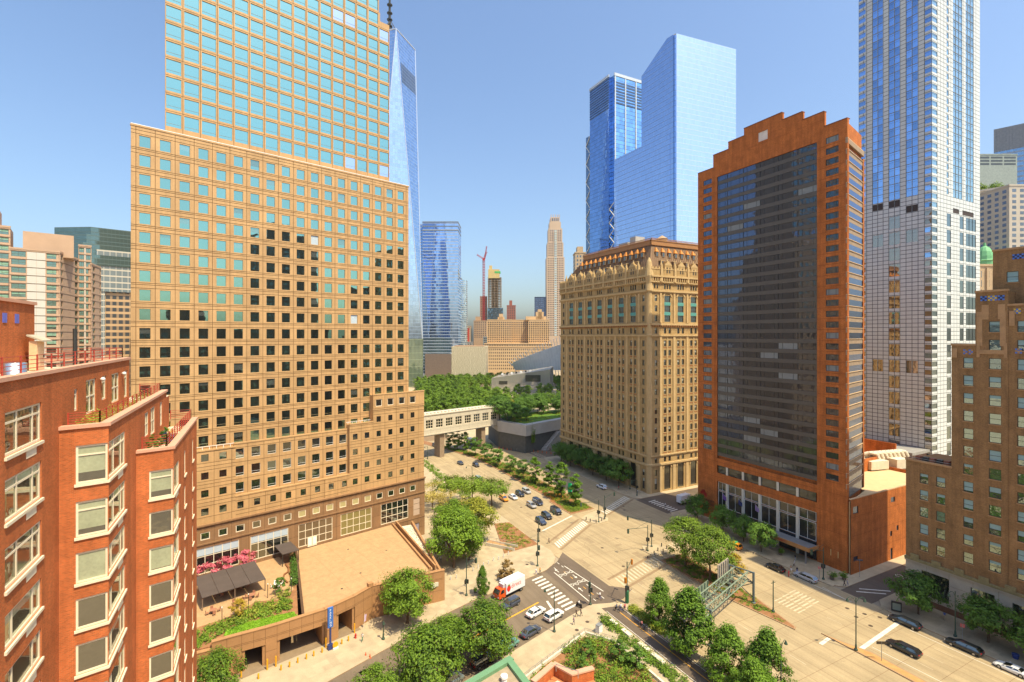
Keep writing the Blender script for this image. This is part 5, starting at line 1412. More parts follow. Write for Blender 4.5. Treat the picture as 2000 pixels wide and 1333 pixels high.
# ---- two great glass towers behind the stone tower
MIRW = curtain('mirror_blue_glass_dimmed', (.50, .62, .86), .88, (.24, .34, .56), 1.52, 4.1, .09, .42, .0022, (.05, .09, .17), vary=.04)  # same glass, tint darkened for the dimmer reflection on west faces
MIR = curtain('mirror_blue_glass_brightened', (.70, .82, .98), .88, (.46, .56, .72), 1.52, 4.1, .09, .36, .0022, (.06, .10, .17), vary=.03)  # same glass, tint lightened for the brighter sky reflection on the south face
DEEP = curtain('deep_blue_glass', (.25, .40, .68), .85, (.05, .09, .17), 3.0, 4.1, .1, .3, .010, (.01, .03, .08), vary=.12)
F4 = thing('angular_mirror_tower', 'tall angular mirror glass tower with low side block, behind the stone tower', 'tower', 290.6, 287.4, 0, 0)
b = MB()
q4 = [(0, 1.6, 299), (1.6, 1.6, 297), (1.6, 0, 299.5), (63, -6, 300), (74, 40, 283), (30, 38.2, 283), (0, 38.2, 283), (0, 8.5, 299.6)]
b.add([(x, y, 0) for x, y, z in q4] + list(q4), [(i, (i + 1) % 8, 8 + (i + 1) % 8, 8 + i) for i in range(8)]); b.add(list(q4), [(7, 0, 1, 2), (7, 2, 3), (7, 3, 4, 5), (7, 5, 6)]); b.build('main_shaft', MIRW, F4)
b = MB(); b.add([(1.6, -.08, 0), (63, -6.1, 0), (63, -6.1, 299.9), (1.6, -.08, 299.4), (1.6, .1, 0), (63, -5.9, 0), (63, -5.9, 299.9), (1.6, .1, 299.4)], [(0, 1, 2, 3), (3, 2, 6, 7)]); b.build('south_front', MIR, F4)  # thin sheet over the shaft that carries the brighter reflection tint
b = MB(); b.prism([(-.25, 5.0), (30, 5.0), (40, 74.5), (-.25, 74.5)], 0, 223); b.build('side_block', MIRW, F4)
b = MB(); b.box(.05, 1.5, .1, 1.5, 0, 298); b.build('notched_corner', DEEP, F4)
T3 = thing('braced_dark_blue_tower', 'dark blue glass tower with white cross bracing, left of the mirror tower', 'tower', 320, 402.6, 0, 0)
b = MB(); b.box(0, 30, 5.0, 38, 0, 329); b.build('west_block', DEEP, T3)
b = MB(); b.box(3.5, 60, 0, 4.9, 0, 329); b.box(5, 60, 4.9, 30, 0, 327); b.build('south_block', curtain('mid_blue_glass', (.34, .62, .95), .85, (.06, .10, .16), 4.4, 4.1, .12, .5, .02, (.02, .05, .10), vary=.2), T3)
b = MB(); b.box(1, 30, 38, 46.6, 0, 280); b.build('braced_block', curtain('grey_blue_glass', (.30, .42, .58), .5, (.10, .14, .18), 3, 4.1, .2, .5, .02), T3)
b = MB()
for i in range(9): z = 100 + i * 20; b.tube((.8, 38.2, z), (.8, 46.4, z + 10), .5, n=4); b.tube((.8, 46.4, z + 10), (.8, 38.2, z + 20), .5, n=4)
for i in range(7): z = 100 + i * 14; b.tube((3.2, .2, z), (.6, 5, z + 7), .45, n=4); b.tube((.6, 5, z + 7), (3.2, .2, z + 14), .45, n=4)
b.build('cross_brace', WHITE, T3)
b = MB()
for x in (3.6, 17, 31, 45, 58): b.box(x, x + 1.3, -.5, 0, 120, 329)
for i in range(9): b.box(3.5, 60, -.35, 0, 300 + i * 3, 301.5 + i * 3, 1) if i < 8 else None
for i in range(12): b.box(-.3, 0, 5, 38, 296 + i * 2.7, 297.2 + i * 2.7, 1)
b.box(-.6, .2, 4.5, 38.4, 328, 330.5); b.box(3, 60, -.7, .4, 328, 331); b.build('crown_fin', [mat('pale_steel_fin', (.55, .62, .70), .4), mat('dark_fin', (.06, .11, .22), .5)], T3)  # dark blue bars among pale steel fins
block('tan_stone_tower', 'small tan stone tower top peeping left of the copper mansard', 239, 350, 9, 14, 131, mat('tan_tower_stone', (.48, .36, .23), .8), nx=3, nz=10, top=(2, 7, 2, 10, 131, 137))
block('dark_glass_midrise', 'dark glass midrise beside the ribbed hall', 330, 508, 40, 30, 55, mat('dark_glazed_wall', (.03, .06, .09), .3), nx=8, nz=10, fw=.85, fh=.6, gm=glass('dark_teal_glass', (.3, .5, .6), .5))

# ---- group at the far right
RG = thing('banded_glass_tower', 'grey blue banded glass tower at the far right edge', 'tower', 690, 232, 0, -72)
b = MB(); b.box(0, 60, 0, 50, 0, 254); b.build('glass_shaft', curtain('banded_grey_glass', (.42, .62, .85), .6, (.30, .34, .40), 2.4, 5.2, .25, 2.0, .012, (.05, .09, .13)), RG)
b = MB()
for i in range(26): b.box(i * 2.4, i * 2.4 + 1.5, -.3, 0, 254, 278)
b.box(0, 60, 0, 50, 254, 278.5); b.build('crown_louvre', mat('crown_grey', (.26, .27, .29), .6), RG)
GG = block('grey_flat_tower', 'plain grey green tower between the white tower and banded tower', 622, 222, 40, 30, 237, mat('grey_green_wall', (.28, .33, .31), .6), -27, 3, 3, .88, .6, mat('dark_opening', (.07, .09, .11), .5))
OT = thing('ornate_white_tower', 'ornate grey white stone tower with roof garden, far right', 'tower', 425, 152, 0, -70)
OW = mat('grey_limestone', (.50, .45, .38), .8, .08, .2)
b = MB(); b.box(0, 14, 0, 30, 0, 156); b.box(-.8, 14.8, -.8, 31, 136, 137.5); b.box(-.8, 14.8, -.8, 31, 156, 157.2); b.box(-.5, 14.5, -.5, 31, 145, 145.8)
Tq = rel(OT, WM[OT.name] @ TM(14, 0, 0, 72)); b.box(0, 22, 0, 10, 0, 156, 0, Tq); b.box(-.5, 22.5, -.8, 10, 136, 137.5, 0, Tq); b.box(-.5, 22.5, -.8, 10, 156, 157.2, 0, Tq)
for i in range(5): b.box(3 + i * 4.4, 4.2 + i * 4.4, -.6, 0, 106, 134, 0, Tq)
b.build('wall', OW, OT)
panes(OT, Matrix(), .6, 13.4, 80, 135, 3, 14, .5, .55, G_F); panes(OT, Matrix(), .6, 13.4, 138, 155, 3, 4, .6, .6, G_F)
panes(OT, Tq, 1, 21, 80, 135, 9, 14, .45, .5, G_F); panes(OT, Tq, 1, 21, 146.5, 155, 7, 2, .5, .7, G_F); panes(OT, Tq, 1, 21, 138, 144.5, 7, 1, .5, .7, G_F)
block('grey_stone_tower', 'grey stone tower cut by the right edge of the picture', 408, 130, 30, 30, 152, OW, -27, 6, 16)
DM = thing('green_domed_building', 'small carved stone building with green copper dome, far right', 'building', 388, 140, 0, -27)
b = MB(); b.box(-14, 16, -6, 26, 0, 102); b.box(-14.5, 16.5, -6.5, 26, 102, 103.2)
for i in range(6): b.box(-13 + i * 5, -11.6 + i * 5, -6.8, -6, 70, 101)
b.build('wall', mat('carved_stone', (.50, .36, .22), .8, .15), DM)
panes(DM, TM(0, -6), -13, 15, 72, 100, 6, 5, .4, .7, G_F)
b = MB(); b.lathe([(4.6, 102), (4.6, 106), (5.0, 106.4), (4.6, 107), (4.4, 109), (3.6, 112), (2.2, 114.4), (.8, 115.4), (.6, 117.5)], (9, 2, 0), 12); b.build('dome', mat('verdigris_dome', (.16, .42, .20), .6, .15), DM)

# ---- the buildings opposite, seen only as dark reflections in the windows
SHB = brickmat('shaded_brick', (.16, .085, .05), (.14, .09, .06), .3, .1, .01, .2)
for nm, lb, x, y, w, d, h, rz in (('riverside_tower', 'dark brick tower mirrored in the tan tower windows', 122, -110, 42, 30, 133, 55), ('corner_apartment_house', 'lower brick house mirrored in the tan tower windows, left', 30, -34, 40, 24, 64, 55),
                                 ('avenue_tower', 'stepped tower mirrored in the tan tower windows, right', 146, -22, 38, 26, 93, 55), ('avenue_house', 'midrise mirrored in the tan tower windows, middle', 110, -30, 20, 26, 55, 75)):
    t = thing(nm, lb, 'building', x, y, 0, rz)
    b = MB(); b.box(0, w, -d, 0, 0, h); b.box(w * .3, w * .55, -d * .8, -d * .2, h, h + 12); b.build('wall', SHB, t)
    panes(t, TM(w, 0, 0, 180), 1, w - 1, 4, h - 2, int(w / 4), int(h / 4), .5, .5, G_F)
# ================================================================ trees and planting
LF_A = leafmat('plane_leaves', (.032, .080, .008), (.25, .39, .028))
LF_B = leafmat('linden_leaves', (.030, .080, .008), (.22, .38, .028))
LF_Y = leafmat('yellow_green_leaves', (.10, .13, .010), (.50, .48, .05))
LF_L = leafmat('locust_leaves', (.06, .12, .010), (.28, .40, .035))
LF_P = leafmat('pale_locust_leaves', (.22, .17, .03), (.60, .50, .14))
LF_D = leafmat('shade_tree_leaves', (.035, .085, .014), (.18, .33, .04))
LF_O = leafmat('golden_leaves', (.26, .17, .015), (.62, .46, .05))
LF_R = leafmat('rusty_leaves', (.14, .07, .02), (.36, .24, .07))
LF_K = leafmat('pink_blossom', (.42, .05, .09), (.85, .30, .34), .2)
LF_F = leafmat('orange_flowers', (.45, .14, .01), (.85, .45, .04), .2)
LF_G = leafmat('bed_foliage', (.045, .10, .009), (.27, .41, .035))
LF_G2 = leafmat('bed_foliage_light', (.10, .14, .012), (.42, .46, .06))
LF_T = leafmat('turf_blades', (.12, .26, .012), (.34, .56, .03))
BARK = mat('bark', (.13, .085, .05), .95, .3, 1.5)

def leaf(b, c, s, nrm, rn):
    n = (Vector(nrm) + Vector((rn.uniform(-1, 1), rn.uniform(-1, 1), rn.uniform(-.4, 1))) * .55)
    if n.length < .01: n = Vector((0, 0, 1))
    n.normalize(); a = n.orthogonal().normalized()
    t = rn.uniform(0, 6.28); u = a * math.cos(t) + n.cross(a) * math.sin(t); v = n.cross(u)
    l, w = s * rn.uniform(.75, 1.3), s * rn.uniform(.45, .7)
    c = Vector(c)
    b.add([c - u * l * .5, c + v * w * .5 + n * s * .08, c + u * l * .5, c - v * w * .5 + n * s * .08], [(0, 1, 2, 3)])

def crown(shape, R_, H_, nl, ls, seed, ncl=None):
    """leaves gathered in clumps spread through the crown volume. z runs from 0 at the crown's foot to H_"""
    rn = random.Random(seed); b = MB()
    ncl = ncl or 70
    def prof(t):
        if shape == 'round': return math.sqrt(max(0, 1 - (2 * t - .95) ** 2)) ** .9
        if shape == 'linden': return max(.05, min(1, (1 - t) * 1.35) ** .75 * min(1, .45 + t * 3.2))
        if shape == 'column': return max(.06, (math.sin(math.pi * min(1, t * .93 + .08)) ** .55))
        if shape == 'flat': return max(.1, .55 + .5 * math.sin(math.pi * t))
        return 1
    cl = []
    for i in range(ncl):
        t = rn.random() ** (.8 if shape != 'flat' else 1); a = rn.uniform(0, 6.283)
        rr = prof(t) * R_ * (rn.uniform(.60, 1.0) if rn.random() < .8 else rn.uniform(.1, .6))
        rr *= 1 + .22 * math.sin(a * 3 + seed) * rn.random()
        cl.append((Vector((rr * math.cos(a), rr * math.sin(a), t * H_)), rn.uniform(.16, .30) * R_ * (1.25 if shape == 'column' else 1)))
    ctr = Vector((0, 0, H_ * .4))
    for i in range(nl):
        c, cr = cl[i % ncl]
        d = Vector((rn.gauss(0, 1), rn.gauss(0, 1), rn.gauss(0, .7)))
        if d.length > 2.0: d *= 2.0 / d.length
        p = c + d * cr * .55
        leaf(b, p, ls, (p - ctr).normalized() * .7 + d * .3 + Vector((0, 0, .5)), rn)
    return b

def trunkmb(h, r, spread, seed, top):
    rn = random.Random(seed); b = MB()
    b.tube((0, 0, -.1), (.05, .05, h * .55), r * 1.25, r * .9, 8); b.tube((.05, .05, h * .55), (0, .1, h), r * .9, r * .65, 8)
    for i in range(7):
        a = i * .9 + rn.random(); z0 = h * rn.uniform(.7, 1.0); l = spread * rn.uniform(.45, .8)
        m = Vector((math.cos(a) * l * .5, math.sin(a) * l * .5, z0 + top * .22)); e = Vector((math.cos(a) * l, math.sin(a) * l, z0 + top * rn.uniform(.3, .6)))
        b.tube((0, .05, z0), m, r * .45, r * .3, 5); b.tube(m, e, r * .3, r * .1, 5)
    b.tube((0, .1, h), (.1, 0, h + top * .75), r * .6, r * .1, 6)
    return b

SPEC = {}
def species(key, shape, R_, H_, th, nl, ls, lm, n=2, ncl=None, tr=.22):
    SPEC[key] = []
    for i in range(n):
        cm = crown(shape, R_, H_, nl, ls, 100 + i * 7 + hash_(key), ncl).mesh('crown', [lm])
        tm = trunkmb(th, tr, R_, 5 + i, H_).mesh('trunk', [BARK])
        SPEC[key].append((cm, tm, th * .82, th * .82 + H_))
def hash_(s): return sum(ord(c) * (i + 3) for i, c in enumerate(s)) % 97
species('plane', 'round', 5.4, 8.6, 3.0, 9000, .46, LF_A, 3, 90, .28)
species('linden', 'linden', 4.3, 8.6, 1.4, 10500, .42, LF_B, 2, 80, .22)
species('shade', 'round', 4.0, 5.6, 2.8, 4500, .46, LF_D, 2, 60, .16)
species('column', 'column', 1.7, 8.2, 1.7, 3600, .38, LF_B, 2, 45, .13)
species('young', 'round', 2.4, 5.2, 2.0, 2600, .40, LF_D, 2, 34, .11)
species('flat', 'flat', 5.2, 2.6, 5.6, 4200, .42, LF_L, 1, 46, .18)
species('pale', 'flat', 4.8, 4.6, 4.2, 2600, .36, LF_P, 1, 46, .15)
species('lime', 'round', 4.6, 7.6, 2.6, 6500, .46, LF_Y, 1, 70, .22)
species('gold', 'round', 2.7, 4.8, 2.0, 2400, .38, LF_O, 1, 36, .12)
species('rust', 'round', 2.0, 3.2, .8, 1600, .34, LF_R, 1, 26, .09)
species('median', 'round', 5.6, 8.6, 4.0, 8500, .44, LF_L, 2, 80, .26)
species('grove', 'round', 5.2, 8.6, 4.4, 1500, 1.0, LF_A, 3, 40, .25)
species('blossom', 'round', 1.5, 2.2, 1.4, 1300, .30, LF_K, 1, 22, .07)
species('fir', 'linden', 1.3, 3.6, .5, 1200, .26, LF_D, 1, 22, .07)

def tree(sp, label, x, y, h, z=.12, i=0, rz=None, name='tree', group=None, w=1.0, cat='tree'):
    cm, tm, zc_, full = SPEC[sp][i % len(SPEC[sp])]
    s = h / full
    t = thing(name, label, cat, x, y, z, 0, group)
    M_ = TM(0, 0, 0, random.uniform(0, 360) if rz is None else rz) @ Matrix.Diagonal((s * w, s * w, s, 1))
    link('trunk', tm, t, M_); link('crown', cm, t, M_ @ Matrix.Translation((0, 0, zc_)))
    return t
random.seed(31)
tree('plane', 'round green street tree in front of the garage wall', 27.1, 101.2, 10.8, i=0)
tree('plane', 'large broad tree overhanging the dark sedan and green car on the side street', 36.2, 82.2, 10.6, i=1, w=1.08)
tree('plane', 'leafy tree between the garage entrance and the large broad tree', 30.6, 84.6, 8.4, i=2)
tree('plane', 'broad tree at the bottom edge left of the green roofed corner', 24.2, 78.4, 11.2, i=2, w=1.05)
tree('plane', 'small tree cut by the bottom edge, left of the broad trees', 15.4, 76.0, 9.4, i=0, w=.8)
tree('plane', 'small tree at the foot of the garage wall beside the brick house', -6.6, 90.2, 9.6, i=1, w=.85)
tree('plane', 'biggest green tree on the plaza beside the tan tower', 44.4, 120.2, 14.6, i=1, w=.96)
tree('plane', 'green tree behind the biggest plaza tree', 48.2, 131.0, 13.2, i=0, w=.9)
tree('lime', 'yellow green flowering tree right of the plaza trees', 55.6, 132.6, 12.2, w=.95)
tree('plane', 'green tree closest to the plaza bollards', 49.6, 122.6, 11.2, i=2, w=.82)
tree('linden', 'small conical tree on the corner beside the delivery truck', 45.4, 104.2, 6.6, w=.6)
tree('rust', 'small rusty leaved tree behind the delivery truck', 53.4, 108.4, 4.6)
for i, (x, y, h) in enumerate(((60.2, 166.5, 8.8), (66.5, 161.5, 9.0), (72.0, 157.0, 8.6))):
    tree('flat', ['flat topped locust tree nearest the tan tower', 'flat topped locust tree between two others by the kerb', 'flat topped locust tree overhanging the yellow taxi'][i], x, y, h, i=0)
for i, (x, y, h) in enumerate(((52.5, 163.5, 9.2), (55.6, 152.0, 8.8))):
    tree('pale', ['pale yellow feathery tree beside the tan tower corner', 'pale yellow feathery tree behind the plaza trees'][i], x, y, h)
for i, (x, y, h, w) in enumerate(((73.2, 76.6, 9.4, .84), (71.6, 67.2, 12.0, .94), (72.0, 58.8, 9.4, 1.0), (74.8, 53.4, 10.8, .84), (69.4, 52.0, 8.4, .85))):
    tree('linden', ['conical linden left of the sign gantry', 'tallest conical linden in front of the sign gantry foot', 'conical linden between the tallest one and the roadside lamp', 'conical linden on the right, nearest the road lamp', 'conical linden mostly below the bottom edge'][i], x, y, h, i=i, w=w, group='lindens beside the bike path')
for i, (x, y, h) in enumerate(((98.4, 93.6, 12.2), (98.0, 85.4, 12.6))):
    tree('median', ['broad round tree on the median nearest the crossing', 'broad round tree on the median beside the gantry'][i], x, y, h, i=i)
tree('gold', 'golden leaved small tree behind the gantry sign', 101.6, 81.6, 7.2)
cols = [(88.3, 247.5), (91.6, 243.2), (94.4, 239), (95.3, 227.7), (95.6, 214.4), (96.4, 204.5), (97.0, 192.2), (97.2, 180.7), (98.2, 172.6), (101.3, 166.8), (98.4, 153.3), (98.6, 144.2)]
hts = [10.4, 11.6, 9.8, 9.0, 8.6, 8.2, 7.6, 8.2, 10.8, 10.2, 13.0, 11.4]
ords = ['first', 'second', 'third', 'fourth', 'fifth', 'sixth', 'seventh', 'eighth', 'ninth', 'tenth', 'eleventh', 'twelfth']
for i, (x, y) in enumerate(cols):
    sp = 'column' if i in (0, 1, 2, 8, 9, 10, 11) else 'young'
    tree(sp, '%s tree from the crossing along the north median, %s' % (ords[11 - i], 'slim and columnar' if sp == 'column' else 'small and round'), x, y, hts[i], i=i, group='trees on the north median', w=1.3 if sp == 'column' else 1.15)
for i in range(6):
    tree('shade', '%s dark street tree from the corner along the ornate stone tower' % ords[i], 127.0 + (i % 2) * .5, 155.5 + i * 8.6, 10.2 - (i % 3) * .5, i=i, group='trees along the stone tower')
for i, (x, y, h) in enumerate(((125.8, 114.6, 8.4), (125.4, 104.4, 8.0), (125.2, 97.0, 7.4), (123.6, 90.2, 8.0))):
    tree('shade', '%s dark street tree from the corner along the orange hotel' % ords[i], x, y, h, i=i, w=.92, group='trees along the hotel')
for i, (x, y, h) in enumerate(((126.0, 54.6, 8.4), (126.6, 43.4, 8.2), (126.2, 36.0, 8.6))):
    tree('shade', '%s dark street tree from the side street along the brown deco building' % ords[i], x, y, h, i=i, w=1.1, group='trees along the deco building')
# memorial grove: trees nobody could tell apart
ca, sa = math.cos(rad(CAM_YAW)), math.sin(rad(CAM_YAW))
rv = random.Random(77); n = 0
y = 268.0
while y < 585:
    x = 70.0
    while x < 330:
        px_, py_ = x + rv.uniform(-2.5, 2.5), y + rv.uniform(-2.5, 2.5)
        Xc, Yc = ca * px_ - sa * py_, sa * px_ + ca * py_
        u = 1000 + 960 * Xc / Yc; v = 657 + 960 * 47 / Yc
        pool = 190 < px_ < 262 and 352 < py_ < 412
        pav = 195 < px_ < 300 and 425 < py_ < 500
        deck = px_ < 205 and py_ < 300 and py_ > 205
        if 815 < u < 1104 and 726 < v < 845 and not pool and not deck and not pav and not (px_ < 122 and py_ < 330):
            tree('grove', 'leafy oak in the dense grove beyond the footbridge', px_, py_, rv.uniform(11.2, 14.2), 0, n, group='oaks of the memorial grove', name='oak_tree'); n += 1
        x += 11.5
    y += 11.5
# pool wall in the grove
b = MB(); b.box(196, 258, 356, 357, 0, 1.4); b.box(196, 197, 356, 408, 0, 1.4); b.quad((196, 356, .05), (258, 356, .05), (258, 408, .05), (196, 408, .05))
tag(b.build('memorial_pool', mat('pool_stone', (.16, .12, .11), .5)), 'dark stone rim of the sunken pool in the grove', 'pool')

# planting beds: ground cover nobody could count
def inpoly(poly, x, y):
    c = False
    for i in range(len(poly)):
        a, b_ = poly[i], poly[i - 1]
        if (a[1] > y) != (b_[1] > y) and x < (b_[0] - a[0]) * (y - a[1]) / (b_[1] - a[1]) + a[0]: c = not c
    return c
def bed(name, label, poly, z, n, h, ls, lm, seed=1, clump=.7, per=26, parent=None, T=None):
    rn = random.Random(seed); b = MB(); xs = [p[0] for p in poly]; ys = [p[1] for p in poly]; k = 0; tries = 0
    while k < n and tries < n * 30:
        tries += 1
        x, y_ = rn.uniform(min(xs), max(xs)), rn.uniform(min(ys), max(ys))
        if not inpoly(poly, x, y_): continue
        k += 1; hh = h * rn.uniform(.45, 1.15); r = clump * rn.uniform(.6, 1.2)
        for j in range(per):
            a = rn.uniform(0, 6.283); q = rn.random() ** .5; ph = rn.random()
            d = Vector((math.cos(a) * q * r, math.sin(a) * q * r, hh * (ph if q < .6 else ph * .75)))
            leaf(b, Vector((x, y_, z)) + d, ls, Vector((d.x, d.y, .8)), rn)
    o = b.build(name, lm, parent, T=T, kind='stuff')
    if parent is None: tag(o, label, 'planting')
    return o
MN = [(93.8, 140.0), (102.2, 140.6), (102.8, 160), (102.4, 200), (98.8, 227), (93.6, 243), (86, 260), (83.8, 257), (89, 243), (93.8, 225), (95.4, 200), (95.6, 156), (93.8, 150)]
bed('median_hedge', 'green ground cover on the north median', MN, .17, 1000, .8, .34, LF_G, 3)
bed('median_flowers', 'orange and yellow flowers at the south end of the north median', [(93.6, 152), (99.6, 150.5), (101, 157), (95.2, 161)], .2, 60, .7, .26, LF_F, 4)
bed('median_grass', 'bright grass at the tip of the north median', [(93.4, 139.6), (102.2, 140.2), (102.4, 147), (93.4, 146)], .18, 130, .3, .3, LF_G2, 5)
bed('south_median_planting', 'low planting under the trees of the south median', [(95.6, 98.6), (102.4, 98.8), (101.4, 84), (100.0, 74), (97.6, 65), (95.6, 76), (95.0, 88)], .18, 190, .5, .3, LF_G, 6)
bed('west_kerb_hedge', 'long hedge between bike path and roadway along the west kerb', [(66.6, 240), (70.6, 240), (70.6, 150), (66.0, 150)], .14, 420, .9, .36, LF_G, 7)
b = MB(); b.prism([(59.5, 121.5), (70.8, 122.5), (70.8, 141), (66, 142)], -.02, .3, 0, top=1); struct(b.build('planting_bed', [KERB, SOIL]))
bed('corner_bed_plants', 'green and rusty planting in the bed at the north west corner', [(60.5, 122.2), (70.2, 123), (70.2, 140.5), (66.3, 141)], .3, 95, .7, .32, LF_G2, 8)
bed('bike_path_hedge', 'bright green hedge at the kerb by the traffic signal pole', [(71.3, 84.6), (73.2, 84.6), (73.2, 74), (71.3, 74)], .14, 150, 1.1, .34, LF_G2, 9)
bed('bench_planting', 'green planting between the stone benches and the path', [(63.0, 84.6), (65.6, 84.6), (65.8, 62), (63.4, 62)], .14, 170, 1.0, .32, LF_G, 10)
GARD = [(57.2, 80.6), (45.2, 76.6), (40, 74), (44, 55), (60.8, 55), (61.0, 76.5)]
b = MB(); b.prism(GARD, -.02, .26, 0); struct(b.build('garden_soil', [SOIL]))
bed('garden_shrubs', 'dense mixed shrubs in the corner garden at the bottom', GARD, .26, 330, 1.5, .38, LF_G, 11, 1.0, 40)
bed('garden_light_shrubs', 'pale flowering shrubs among the corner garden', GARD, .26, 60, 1.7, .36, LF_G2, 12, .9, 40)
for i, (x, y, h) in enumerate(((58.6, 71.4, 4.0), (60.0, 68.4, 4.2), (53.8, 74.8, 3.4), (50.8, 72.0, 3.0))):
    tree('fir', ['upright evergreen shrub in the corner garden, near the path', 'upright evergreen shrub beside the garden path, nearest the bottom', 'dark evergreen shrub near the garden corner', 'dark small evergreen in the middle of the corner garden'][i], x, y, h, .2, name='evergreen_shrub', cat='shrub', w=1.5)
# terrace garden on the garage (in its own frame)
def gp(x, y): v = lg @ Vector((x, y, 0)); return (v.x, v.y)
bed('terrace_planting', 'mixed green planting on the garage roof garden', [gp(-44.4, -17), gp(-46.6, -27), gp(-54, -26), gp(-63, -29), gp(-66, -24), gp(-57, -23), gp(-51, -20.5), gp(-47, -22.5)], 5.9, 210, 1.0, .34, LF_G, 13)
bed('terrace_yellow_planting', 'yellow green shrubs on the garage roof garden', [gp(-44.4, -19), gp(-47, -26), gp(-58, -26), gp(-58, -23.6), gp(-51, -21.5)], 5.9, 50, 1.5, .34, LF_G2, 14)
bed('terrace_hedge', 'narrow hedge along the edge of the roof terrace', [gp(-38.4, -3), gp(-39.4, -3), gp(-43.8, -18), gp(-42.6, -18)], 5.9, 80, 1.8, .32, LF_D, 15, .5)
bed('terrace_lawn', 'bright lawn along the curved garage parapet', [gp(-46.8, -28.4), gp(-47, -31.4), gp(-56.5, -30.4), gp(-58.6, -29.8), gp(-57.8, -26.4), gp(-52.5, -27)], 6.1, 260, .14, .26, LF_T, 16, .6, 18)
for i, (x, y) in enumerate(((-57.6, -5.6), (-53.6, -5.0), (-49.6, -4.0))):
    X, Y = gp(x, y); tree('blossom', ['left', 'middle', 'right'][i] + ' of three pink flowering trees behind the dark awning', X, Y, 4.6, 5.95, name='flowering_tree', w=1.25, group='pink trees on the roof garden')
X, Y = gp(-46.6, -19.6); tree('young', 'small green tree on the roof garden near the round table', X, Y, 3.4, 5.95)
X, Y = gp(-55.4, -23.6); tree('gold', 'small yellowish tree on the roof garden in front of the awning', X, Y, 3.6, 5.95)
# roof terrace pots of the brick house
for i, (x, y, z, sp, h) in enumerate(((-8.2, 50.6, 50.0, 'fir', 1.7), (-7.7, 51.8, 50.0, 'fir', 1.7), (-7.7, 53.4, 50.0, 'fir', 1.8))):
    tree(sp, '%s potted conifer on the lower brick terrace' % ords[i], x, y, h, z, name='potted_conifer', cat='plant', group='potted conifers on the brick terrace')
bed('terrace_pots', 'yellow green potted plants along the upper brick terrace', [(-10.9, 41.0), (-9.6, 41.3), (-9.6, 60), (-10.6, 60)], 53.6, 110, 1.2, .16, LF_G2, 17, .35, 34)
bed('lower_terrace_pots', 'flowering pots on the lower brick terrace', [(-8.8, 55), (-7.2, 55), (-7.2, 64), (-8.8, 64)], 50.0, 16, .9, .16, LF_O, 18, .3, 30)
v = WM[OT.name]; q = [tuple((v @ Vector(p))[:2]) for p in ((1, 1, 0), (13, 1, 0), (13, 12, 0), (1, 12, 0))]
bed('roof_garden', 'green roof garden on top of the ornate white tower', q, 157, 26, 5.0, 1.1, LF_L, 19, 3.0, 50)
# ================================================================ footbridge and raised park
FBc = mat('cream_cladding', (.58, .52, .41), .6, .07)
FB = thing('covered_footbridge', 'cream covered footbridge with square gridded windows crossing the avenue', 'footbridge', 80, 232, 0, 14.4)
hs = [(-21.5 + 5.75 * i, -17.3 + 5.75 * i, 15.2, 19.4) for i in range(10)]
b = MB(); facade(b, -26, 37, 12.2, 21.6, hs, [-26 + 5.75 * i + 1.6 for i in range(11)], [14.2], .05, .3, 0, 1)
b.box(-26, 37, .32, 7.5, 12.2, 21.4, 0); b.box(-26.2, 37.2, -.3, 7.8, 21.6, 22.1, 0); b.box(-26, 37, -.2, .1, 12.0, 12.5, 0); b.box(-26, 37, .1, 7.4, 11.6, 12.2, 2)
b.build('bridge_hall', [FBc, JOINT, GREYMET], FB)
add_windows(FB, [(TM(h[0], 0, h[2]), ('g3x3', 4.2, 4.2, .22, .22, 0), (G_LOW, CREAM, BLINDW)) for h in hs], sub=True)
b = MB()
for i in range(30): b.box(-25 + i * 2.1, -24.2 + i * 2.1, 1.5, 2.5, 22.1, 22.5)
b.build('roof_units', mat('roof_unit', (.55, .42, .28), .8), FB, kind='stuff')
for x in (0, 26): b = MB(); b.box(x - 1.3, x + 1.3, 1, 6, 0, 11.7); b.build('pier', mat('pier_stone', (.30, .22, .15), .8), FB)
PK = thing('raised_park', 'raised grey stone park deck with lawn and trees behind the footbridge', 'park deck', 0, 0, 0, 0)
GS = mat('grey_park_stone', (.44, .42, .39), .7, .12, .3)
DKW = mat('dark_green_wall', (.11, .11, .10), .8, .2)
P = [(113.5, 238), (120.2, 221), (150, 229.5), (205, 244), (205, 296), (118, 262)]
b = MB(); b.prism(P, 0, 9.0, 1); b.build('lower_wall', [GS, DKW], PK)
P2 = [(112.8, 238.4), (119.8, 219.6), (133, 223.6), (150, 228.8), (205.6, 243.4), (205.6, 296.6), (117.5, 262.6)]
b = MB(); b.prism(P2, 9.0, 14.6, 0); b.build('upper_wall', [GS], PK)
b = MB(); b.prism([(116.5, 238), (121.5, 224), (150, 232.5), (200, 247), (200, 260), (120, 252)], 14.6, 14.8); b.build('lawn', mat('park_lawn', (.10, .19, .02), .9, .35, .5, fine=10), PK)
b = MB(); b.prism([(118, 252.6), (200, 260.6), (204, 295), (119, 262)], 14.6, 14.75); b.build('paving', PAVE, PK)
b = MB()
for i in range(14): b.box(i * .9, i * .9 + .9, 0, 3.4, 0, .6 + i * .62, 0, TM(132, 220.6, 0, 16))
b.path([(0, 0, 1.6), (12.6, 0, 10)], .3, 4, T=TM(132, 220.4, 0, 16)); b.build('stair', GS, PK)
bed('park_bushes', 'clipped bushes on the raised park deck', [(117, 238), (122, 225), (150, 233), (176, 241), (150, 252), (121, 250)], 14.7, 90, 1.0, .5, LF_G2, 30, 1.2, 30)
bed('climbing_plant', 'climbing plant on the corner of the park wall', [(124, 220.6), (126, 221.2), (126, 221.9), (124, 221.4)], 5, 14, 9.5, .5, LF_G, 31, .5, 60)
